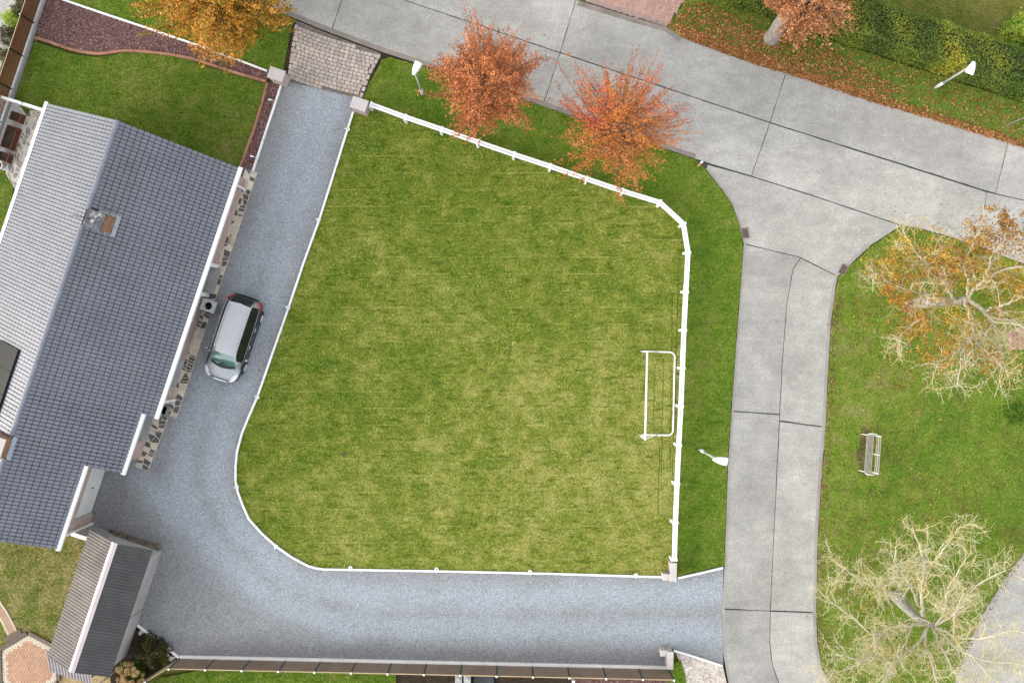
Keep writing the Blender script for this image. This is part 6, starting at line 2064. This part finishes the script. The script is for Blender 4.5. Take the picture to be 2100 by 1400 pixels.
def sprig_tree(name, label, cat_, base, cc, rad, flat, nt, per, leaf, mat, twm, trm, seed, tr=0.11, spiky=.35, h_red=False, lean_up=.75, group=None, hollow=0.25, minz=1.2):
    """small leafy tree: trunk, limbs, twigs that run outwards, leaves along the twigs.
       base: px; cc: (px, py, height) of the crown centre; rad: crown radius m; flat: height/radius"""
    g = np.random.default_rng(seed)
    B = P(*base); C = P(cc[0], cc[1], cc[2])
    t = thing(name, label, cat_, tuple(B), group)
    Cn = np.array(C); Bn = np.array(B)
    top = Cn + np.array([0, 0, rad * flat * .55])
    zs = np.linspace(0, 1, 9)
    ax = Bn + (top - Bn) * zs[:, None]
    fork = .45
    ax[:, 0] += np.sin(zs * 5 + seed) * .06 * zs; ax[:, 1] += np.cos(zs * 4 + seed) * .06 * zs
    tubes_np('trunk', [(ax, np.linspace(tr * 1.0, tr * .18, 9) + np.array([tr * .45] + [0] * 8))], trm, t, 10)
    d = g.normal(0, 1, (nt, 3)); d[:, 2] = d[:, 2] * .85 + .12; d /= np.linalg.norm(d, axis=1)[:, None]
    rr = rad * (1 + g.normal(0, spiky * .35, nt)) * g.uniform(.55, 1.0, nt) ** .35
    lump = 1 + .16 * np.sin(np.arctan2(d[:, 1], d[:, 0]) * 5 + seed) + .10 * np.sin(np.arctan2(d[:, 1], d[:, 0]) * 9 + seed * 2 + d[:, 2] * 4)
    tip = Cn + d * (rr * lump)[:, None] * np.array([1, 1, flat])
    tip[:, 2] = np.maximum(tip[:, 2], minz)
    # each twig leaves the axis below its tip
    hd = np.hypot(tip[:, 0] - Cn[0], tip[:, 1] - Cn[1])
    z0 = np.clip(tip[:, 2] - hd * lean_up, minz * .8, top[2] * .93)
    f = z0 / top[2]
    st = Bn + (top - Bn) * f[:, None]
    ctrl = st * .45 + tip * .55; ctrl[:, 2] -= .10 * hd
    ks = np.linspace(0, 1, 7)
    paths = []
    for i in range(nt):
        q = ((1 - ks) ** 2)[:, None] * st[i] + (2 * ks * (1 - ks))[:, None] * ctrl[i] + (ks ** 2)[:, None] * tip[i]
        q[1:-1] += g.normal(0, .02, (5, 3))
        paths.append((q, np.linspace(.020, .004, 7)))
    nl = max(6, nt // 16)
    order = np.argsort(-rr * lump)
    for i in order[::max(1, nt // 12)][:12]:
        p, r = paths[i]
        tubes_np('limb', [(p[:5], np.linspace(tr * .34, .010, 5))], twm, t, 6)
    tubes_np('twigs', paths, twm, t, 3, None, True)
    cs = []; rn = []
    for i in range(nt):
        p, _ = paths[i]
        k = max(4, int(per * (rr[i] / rad)))
        s = hollow + (1 - hollow) * g.uniform(0, 1, k) ** .75
        idx = s * 6; lo = np.clip(idx.astype(int), 0, 5); fr_ = (idx - lo)[:, None]
        c = p[lo] * (1 - fr_) + p[lo + 1] * fr_
        sp_ = .055 + .17 * (1 - s)[:, None]
        c = c + g.normal(0, 1, (k, 3)) * sp_ * np.array([1, 1, .8])
        cs.append(c)
        tone = np.clip(g.normal(.5, .19) + g.normal(0, .17, k), 0, 1)
        if h_red: tone = np.clip(tone * .62 + .42 * (hd[i] > .5 * rad and tip[i, 1] > Cn[1] - .4) * (g.uniform() < .5) + .06, 0, 1)
        rn.append(tone)
    c = np.concatenate(cs); r = np.concatenate(rn)
    leaf_cloud('foliage', c, leaf, mat, g, t, .8, .62, r)
    return t

sprig_tree('golden_tree', 'wide golden yellow autumn tree beside the cobbled entrance', 'tree', (485, 50), (443, -30, 4.3), 3.25, .85, 950, 52, .105, M['lf_gold'], M['brown_twig'], M['trunk_dark'], 3, .14, .18)
sprig_tree('orange_tree', 'dense orange autumn tree on the verge, the nearer one to the cobbled entrance', 'tree', (1003, 218), (997, 165, 4.4), 2.32, .95, 620, 46, .085, M['lf_orange'], M['brown_twig'], M['bark'], 5, .12, .42)
sprig_tree('orange_tree', 'looser orange and red autumn tree with pale trunk base showing, nearer the junction', 'tree', (1246, 308), (1278, 250, 4.6), 2.58, .95, 440, 42, .085, M['lf_red'], M['brown_twig'], M['bark'], 8, .15, .5, True)
tt = sprig_tree('rust_tree', 'rust coloured tree with thick pale trunk in front of the tall hedge', 'tree', (1590, 70), (1668, -8, 5.0), 1.95, .7, 330, 40, .095, M['lf_rust'], M['brown_twig'], M['bark'], 12, .12, .4, minz=2.6)
for o in list(tt.children):
    if o.name.startswith('trunk'): bpy.data.objects.remove(o)
B = P(1582, 78); T = P(1612, 34, 2.9); T2 = P(1665, -10, 5.4)
MB().tube([B - Z * .1, B + Z * .15, B.lerp(T, .3), B.lerp(T, .65), T, T.lerp(T2, .5), T2], [.44, .37, .34, .36, .33, .18, .05], 14).build('trunk', M['bark'], tt, smooth=True)

# --- large twisted bare trees
def twisted_tree(name, label, base, trunk, limbs, seed, cover, n_sub=9, tw=7, leaves=None, trr=.30):
    """limbs: px polylines with heights; branchlets and curling twigs grow from them"""
    g = np.random.default_rng(seed)
    B = P(*base)
    t = thing(name, label, 'tree', tuple(B))
    tp = [B - Z * .15, B + Z * .1] + [P(*q) for q in trunk]
    cp_ = catmull(tp, 4)
    MB().tube(cp_, [trr * (1 - .62 * k / (len(cp_) - 1)) + (.12 * trr if k < 4 else 0) for k in range(len(cp_))], 12).build('trunk', M['bark'], t, smooth=True)
    def curl(p, d, L, r0, seg, turn, drop=0.0):
        k = max(3, int(L / seg)); pts_ = [p.copy()]; d = d / (np.linalg.norm(d) + 1e-9)
        bias = g.normal(0, turn * .5, 3); bias[2] *= .5
        for i in range(k):
            if g.uniform() < .3: bias = g.normal(0, turn * .6, 3); bias[2] *= .5
            d = d + bias + g.normal(0, turn, 3) * np.array([1, 1, .6]); d[2] -= drop
            d /= np.linalg.norm(d) + 1e-9
            pts_.append(pts_[-1] + d * seg)
        return np.array(pts_), np.linspace(r0, max(.0045, r0 * .3), k + 1)
    subs = []; twigs = []; tips = []
    for li, L_ in enumerate(limbs):
        pl = catmull([P(*q) for q in L_['p']], 7)
        arr = np.array(pl); m = len(arr)
        arr[1:-1] += g.normal(0, .02, (m - 2, 3))
        r0 = L_.get('r', .10) * .82
        rad = np.linspace(r0, max(.02, r0 * .24), m)
        tubes_np('limb', [(arr, rad)], M['limb'], t, 8)
        seglen = np.linalg.norm(np.diff(arr, axis=0), axis=1).sum()
        nsub = int(seglen * n_sub * .5) + 2
        for s in range(nsub):
            f = g.uniform(.22, 1.0) if s > 1 else 1.0
            i = min(m - 2, int(f * (m - 1)))
            dirv = arr[i + 1] - arr[i]; dirv /= np.linalg.norm(dirv) + 1e-9
            side = g.normal(0, 1, 3); side -= dirv * side.dot(dirv); side /= np.linalg.norm(side)
            d = dirv * g.uniform(.35, .9) + side * g.uniform(.5, 1.0); d[2] = d[2] * .5 + .12
            Lb = g.uniform(.7, 1.75) * (1.25 - .45 * f)
            q, r = curl(arr[i], d, Lb, rad[i] * g.uniform(.42, .62), .13, .22)
            subs.append((q, np.maximum(r * .8, .008)))
            ntw = max(2, int(Lb * tw))
            for k in range(ntw):
                j = g.integers(1, len(q) - 1)
                dv = q[j + 1] - q[j]; sd = g.normal(0, 1, 3); sd[2] *= .5
                qq, rr = curl(q[j], dv / .13 * .5 + sd * .7, g.uniform(.25, .85), max(.0060, r[j] * .5), .085, .36, .01)
                twigs.append((qq, np.maximum(rr * .85, .0052)))
                tips.append(qq[-1])
                if g.uniform() < .45 and len(qq) > 4:
                    j2 = g.integers(2, len(qq) - 1)
                    q3, r3 = curl(qq[j2], (qq[j2] - qq[j2 - 1]) / .085 + g.normal(0, .9, 3), g.uniform(.15, .4), .0065, .075, .35)
                    twigs.append((q3, np.maximum(r3, .005))); tips.append(q3[-1])
    tubes_np('branches', subs, M['twig'], t, 5, None, True)
    tubes_np('twigs', twigs, M['twig'], t, 3, None, True)
    if leaves:
        cs = []; rn = []
        tips = np.array(tips)
        for (px, py, rr, n) in leaves['spots']:
            # leaves hang on the twigs that reach into each patch of the crown
            c0 = P(px, py, leaves['h'])
            dd_ = np.hypot(tips[:, 0] - c0.x, tips[:, 1] - c0.y)
            near = np.where(dd_ < rr)[0]
            if len(near) == 0: continue
            pick = g.choice(near, n)
            cl = tips[pick] + g.normal(0, .10, (n, 3))
            cs.append(cl); rn.append(np.clip(g.normal(.55 + .2 * np.sin(px), .2, n), 0, 1))
        leaf_cloud('foliage', np.concatenate(cs), .105, M['lf_yellow'], g, t, .8, .5, np.concatenate(rn))
    return t

LA = [
 dict(p=[(1984, 611, 5.9), (2014, 636, 6.3), (2037, 664, 6.6), (2050, 707, 7.0), (2062, 760, 7.4)], r=.14),
 dict(p=[(1984, 611, 5.9), (2000, 590, 6.2), (2028, 568, 6.6), (2071, 550, 7.1), (2130, 544, 7.6)], r=.13),
 dict(p=[(2028, 568, 6.6), (2024, 552, 6.8), (2045, 525, 7.1), (2072, 494, 7.4), (2100, 478, 7.7)], r=.075),
 dict(p=[(1984, 611, 5.9), (1981, 626, 6.1), (1996, 661, 6.6), (1992, 690, 6.9), (1960, 720, 7.2), (1918, 748, 7.5)], r=.11),
 dict(p=[(1990, 690, 6.9), (1975, 715, 7.1), (1970, 750, 7.3), (1962, 795, 7.5)], r=.065),
 dict(p=[(1960, 618, 5.5), (1948, 600, 5.9), (1934, 567, 6.4), (1917, 533, 6.8), (1930, 505, 7.0)], r=.09),
 dict(p=[(1935, 612, 5.0), (1900, 604, 5.5), (1868, 596, 6.0), (1826, 579, 6.5), (1792, 560, 6.9)], r=.08),
 dict(p=[(1930, 618, 4.8), (1900, 645, 5.4), (1868, 668, 5.9), (1838, 700, 6.4)], r=.07),
 dict(p=[(2016, 638, 6.3), (2050, 628, 6.7), (2090, 612, 7.1), (2130, 600, 7.4)], r=.085),
 dict(p=[(2020, 645, 6.4), (2048, 654, 6.7), (2075, 656, 6.9), (2100, 672, 7.1), (2140, 690, 7.3)], r=.085),
 dict(p=[(2035, 664, 6.6), (2020, 690, 6.9), (2003, 712, 7.1), (1985, 730, 7.3)], r=.06),
 dict(p=[(1990, 690, 6.9), (2015, 715, 7.1), (2038, 735, 7.3), (2066, 770, 7.5)], r=.06),
 dict(p=[(1984, 605, 6.0), (1985, 575, 6.5), (1976, 545, 6.9), (1990, 515, 7.1), (2010, 470, 7.3)], r=.07),
 dict(p=[(1930, 560, 6.4), (1895, 535, 6.8), (1870, 505, 7.0), (1852, 470, 7.1)], r=.05),
]
spotsA = [(1830, 520, .9, 130), (1870, 545, .9, 170), (1905, 500, .9, 190), (1940, 540, .9, 260), (1975, 520, .9, 240), (2010, 470, 1.0, 260), (2040, 490, .9, 160), (2085, 470, 1.1, 190), (2060, 440, .9, 160), (1850, 590, .8, 150), (1870, 640, .8, 150), (1895, 690, .9, 230), (1930, 650, .8, 150), (1840, 600, .7, 110), (2075, 560, .9, 260), (2060, 600, .9, 120), (1950, 590, .8, 130), (1985, 560, .8, 180), (1910, 720, .7, 120), (1990, 735, .8, 110), (2040, 740, .7, 90), (2095, 620, .8, 130), (1800, 540, .7, 70), (1960, 680, .7, 90), (2010, 640, .7, 70)]
twisted_tree('twisted_tree', 'large twisted pale tree still carrying yellow leaves at the junction corner', (1866, 626), [(1888, 622, 1.6), (1925, 618, 3.6), (1958, 618, 5.2), (1985, 611, 5.95)], LA, 17, None, 10, 8, dict(spots=[(a, b, c_, int(n * 2.8)) for a, b, c_, n in spotsA], h=6.8), .34)
LB = [
 dict(p=[(1893, 1262, 4.3), (1891, 1230, 4.7), (1890, 1198, 5.2), (1896, 1160, 5.7), (1890, 1132, 6.0), (1872, 1082, 6.5)], r=.12),
 dict(p=[(1896, 1160, 5.7), (1911, 1156, 5.8), (1928, 1135, 6.0), (1946, 1112, 6.3), (1969, 1078, 6.6)], r=.07),
 dict(p=[(1882, 1240, 3.9), (1868, 1200, 4.6), (1848, 1172, 5.1), (1837, 1158, 5.4), (1836, 1120, 5.9)], r=.08),
 dict(p=[(1845, 1228, 2.2), (1826, 1215, 3.3), (1800, 1207, 4.0), (1757, 1183, 4.8), (1702, 1144, 5.6)], r=.085),
 dict(p=[(1905, 1280, 4.4), (1871, 1281, 4.7), (1832, 1286, 5.0), (1790, 1300, 5.3), (1752, 1268, 5.7), (1690, 1222, 6.2)], r=.10),
 dict(p=[(1790, 1300, 5.3), (1792, 1325, 5.5), (1770, 1350, 5.7), (1715, 1340, 6.1)], r=.055),
 dict(p=[(1905, 1283, 4.4), (1880, 1320, 4.9), (1840, 1345, 5.3), (1786, 1348, 5.7), (1735, 1372, 6.1), (1690, 1384, 6.4)], r=.085),
 dict(p=[(1900, 1288, 4.5), (1897, 1320, 5.0), (1911, 1357, 5.5), (1920, 1400, 6.0), (1925, 1450, 6.4)], r=.10),
 dict(p=[(1917, 1285, 4.5), (1936, 1293, 4.9), (1960, 1305, 5.2), (2000, 1309, 5.7), (2030, 1305, 6.1), (2075, 1290, 6.6)], r=.10),
 dict(p=[(1915, 1282, 4.5), (1951, 1262, 5.0), (1971, 1238, 5.5), (2003, 1200, 6.1), (2063, 1168, 6.8)], r=.10),
 dict(p=[(1916, 1282, 4.5), (1934, 1262, 4.9), (1940, 1228, 5.4), (1948, 1200, 5.8), (1982, 1143, 6.5)], r=.08),
 dict(p=[(1918, 1287, 4.5), (1940, 1305, 4.9), (1963, 1329, 5.3), (2023, 1354, 6.0), (2095, 1360, 6.6)], r=.10),
 dict(p=[(1955, 1300, 5.1), (1957, 1275, 5.4), (1960, 1250, 5.8), (1978, 1215, 6.2)], r=.06),
 dict(p=[(1915, 1290, 4.5), (1935, 1335, 5.2), (1960, 1380, 5.8), (1985, 1430, 6.3)], r=.085),
 dict(p=[(1990, 1340, 5.7), (2030, 1385, 6.2), (2080, 1430, 6.6)], r=.06),
 dict(p=[(1870, 1282, 4.7), (1850, 1330, 5.4), (1820, 1385, 6.0), (1780, 1430, 6.4)], r=.07),
]
spotsB = [(1770, 1250, .8, 22), (1880, 1330, .9, 40), (1920, 1330, .9, 40), (1850, 1370, .9, 30), (1720, 1130, .6, 10), (1800, 1240, .6, 16)]
twisted_tree('twisted_tree', 'large twisted bare tree with yellow lichen twigs at the bottom right', (1838, 1222), [(1850, 1236, 1.3), (1868, 1254, 2.7), (1890, 1272, 3.9), (1917, 1284, 4.6)], LB, 23, None, 11, 9, dict(spots=spotsB, h=5.8), .33)
# a few twigs with brown leaves reach in at the bottom edge of the photo
# --- hedge across the road
def hedge():
    A, B = P(1440, -4), P(2150, 228)
    d = (B - A).normalized(); n_ = Vector((-d.y, d.x, 0))
    L = (B - A).length; Wd, Hh = 1.75, 1.95
    c = A.lerp(B, .5) + n_ * Wd / 2
    t = thing('hedge', 'tall clipped green hedge with yellowish patches across the road', 'hedge', (c.x, c.y, 0))
    MB().obox(A + n_ * .12 - Z * .05, d * L, n_ * (Wd - .24), Z * (Hh - .10)).build('inner_twigs', M['soil'], t, fix=True)
    g = np.random.default_rng(4)
    n1 = int(L * Wd * 620); n2 = int(L * Hh * 480)
    u = np.concatenate([g.uniform(0, L, n1), g.uniform(0, L, n2), g.uniform(0, L, n2 // 3)])
    v = np.concatenate([g.uniform(0, Wd, n1), g.normal(.05, .05, n2), g.normal(Wd - .05, .05, n2 // 3)])
    z = np.concatenate([Hh + g.normal(-.03, .045, n1), g.uniform(.05, Hh, n2), g.uniform(.05, Hh, n2 // 3)])
    wob = .05 * np.sin(u * 1.7) + .04 * np.sin(u * 4.1 + v * 3)
    z = np.where(z > Hh - .3, z + wob, z); v = v + .05 * np.sin(u * 2.3 + z)
    c_ = np.array(A)[None] + np.array(d)[None] * u[:, None] + np.array(n_)[None] * v[:, None]; c_[:, 2] = z
    # yellowing patches, each its own plant
    tone = .35 + .16 * np.sin(u * 1.1 + 1) + .14 * np.sin(u * 2.7 + v * 2.2) + g.normal(0, .16, len(u))
    for uu, vv, rr, k in ((9.3, .9, .7, .35), (14.2, .8, .5, .4), (16.2, 1.2, .5, .3), (5.5, 1.2, .6, .3), (12.0, .3, .6, .25), (10.6, 1.2, .5, -.25), (15.3, .6, .6, -.22)):
        tone += k * np.exp(-((u - uu) ** 2 + (v - vv) ** 2) / rr ** 2)
    leaf_cloud('foliage', c_, .085, M['lf_hedge'], g, t, .7, .6, np.clip(tone, 0, 1))
hedge()

def shrub(name, label, c, r, h, n, leaf, mat, seed, z0=0.02, sq=1.0, group=None, stems=6, cat_='shrub'):
    g = np.random.default_rng(seed)
    p = P(c[0], c[1], h * .5); q = np.array((p.x, p.y, 0))
    t = thing(name, label, cat_, (p.x, p.y, 0), group)
    d = g.normal(0, 1, (n, 3)); d[:, 2] = np.abs(d[:, 2]); d /= np.linalg.norm(d, axis=1)[:, None]
    az = np.arctan2(d[:, 1], d[:, 0])
    lump = 1 + .17 * np.sin(az * 4 + seed) + .12 * np.sin(az * 7 + d[:, 2] * 5 + seed)
    rr = g.uniform(.35, 1, n) ** .5
    cs = q + d * np.array([r, r * sq, h])[None] * (rr * lump)[:, None]; cs[:, 2] += z0 + .03
    tone = np.clip(.5 + .2 * np.sin(az * 3 + seed * 2) + g.normal(0, .2, n), 0, 1)
    leaf_cloud('foliage', cs, leaf, mat, g, t, .8, .6, tone)
    ps = []
    for k in range(stems):
        a = g.uniform(0, 6.28); e = q + np.array([math.cos(a) * r * .5, math.sin(a) * r * .5 * sq, h * .75])
        ps.append((np.array([q + [0, 0, -.05], q * .4 + e * .6, e]), [.022, .014, .006]))
    tubes_np('stem', ps, M['brown_twig'], t, 5)
    return t
shrub('lime_shrub', 'bright lime yellow shrub outside the slatted fence at the upper left', (21, 38), .40, .9, 1500, .075, M['lf_lime'], 2)
shrub('garden_shrub', 'dull green shrub at the top edge outside the slatted fence', (45, 2), .38, .8, 1300, .07, M['lf_sage'], 3)
shrub('garden_shrub', 'pale twiggy shrub between the lime shrub and the slatted fence', (34, 20), .30, .6, 700, .06, M['lf_sage'], 4)
shrub('garden_shrub', 'brownish ground shrub below the lime shrub outside the slatted fence', (14, 72), .42, .5, 1100, .07, M['lf_dark'], 5, sq=1.3)
shrub('garden_shrub', 'small green and brown shrub lowest outside the slatted fence', (3, 112), .35, .5, 800, .07, M['lf_sage'], 6)
shrub('garden_shrub', 'dark reddish green shrub in the triangular bed by the shed', (311, 1336), .78, .85, 4200, .085, M['lf_dark'], 7)
shrub('lime_shrub', 'light green feathery shrub behind the hedge at the upper right edge', (2100, 66), 1.0, 1.3, 4200, .10, M['lf_lime'], 8)
shrub('garden_shrub', 'low dark green clump in the lawn at the right edge', (2084, 848), .62, .16, 900, .08, M['lf_fresh'], 9)
ft = thing('grass_tuft', 'small yellow green grass tuft in the triangular bed', 'plant', tuple(P(336, 1349)))
g = np.random.default_rng(3); ps = []
for k in range(110):
    b = np.array(P(336, 1350)) + np.append(g.normal(0, .05, 2), 0); a = g.uniform(0, 6.28); L = g.uniform(.2, .42)
    ps.append((np.array([b, b + [math.cos(a) * L * .35, math.sin(a) * L * .35, L * .8], b + [math.cos(a) * L, math.sin(a) * L, L * .7]]), [.009, .008, .003]))
tubes_np('blades', ps, plain('yellow_green_blade', (.22, .24, .03), (.14, .17, .02), 5, .6, .3), ft, 3, None, True)
# hydrangea with dried round flower heads
hp_ = shrub('hydrangea', 'hydrangea with dried beige flower heads beside the slatted gate', (271, 1384), .72, .75, 1500, .12, M['lf_green'], 10)
g = np.random.default_rng(12)
for k in range(48):
    a = g.uniform(0, 6.28); rr = .70 * math.sqrt(g.uniform(0.02, 1)); L = Vector(hp_.location)
    c = np.array([L.x + rr * math.cos(a), L.y + rr * math.sin(a), .62 + .28 * math.sqrt(max(0, 1 - (rr / .8) ** 2)) + g.normal(0, .03)])
    d = g.normal(0, 1, (110, 3)); d /= np.linalg.norm(d, axis=1)[:, None]; d[:, 2] = np.abs(d[:, 2]) * .8 + d[:, 2] * .2
    leaf_cloud('flower_head', c + d * g.uniform(.075, .115), .065, M['hydrangea'], g, hp_, .9, .8, np.clip(g.normal(g.uniform(.25, .8), .13, 110), 0, 1), stuff=False)
# pale stones in the triangular bed
M['pale_stone'] = plain('pale_boulder', (.52, .49, .45), (.38, .36, .33), 5, .9, .2, bump=.3, rand=.1)
rg_ = random.Random(2)
ST = [((292, 1293), .10, 'pale stone near the upper tip of the triangular bed, right one of two'), ((288, 1297), .09, 'pale stone near the upper tip of the triangular bed, left one of two'), ((319, 1313), .08, 'grey stone beside the white board halfway along the triangular bed'), ((323.5, 1318), .05, 'small pale stone beside the white board halfway along the triangular bed'), ((326, 1321), .08, 'pinkish pale stone beside the white board halfway along the triangular bed'), ((352, 1349), .13, 'largest pale stone in the lower corner of the triangular bed'), ((358, 1347), .08, 'grey stone right of the largest pale stone in the triangular bed'), ((348, 1351), .05, 'small stone left of the largest pale stone in the triangular bed'), ((345, 1342), .08, 'yellowish stone beside the grass tuft in the triangular bed'), ((322, 1342), .09, 'grey stone between the dark shrub and the grass tuft')]
for (x, y), r, lab in ST:
    p = P(x, y)
    t = stone_mb((p.x, p.y, 0), r, r * rg_.uniform(.8, 1.2), r * 1.1, rg_).build('stone', M['pale_stone'])
    t.data.transform(Matrix.Translation((-p.x, -p.y, 0))); t.location = (p.x, p.y, .012)
    tag(t, lab, 'stone', 'pale stones in the shrub bed')
MULCH = None
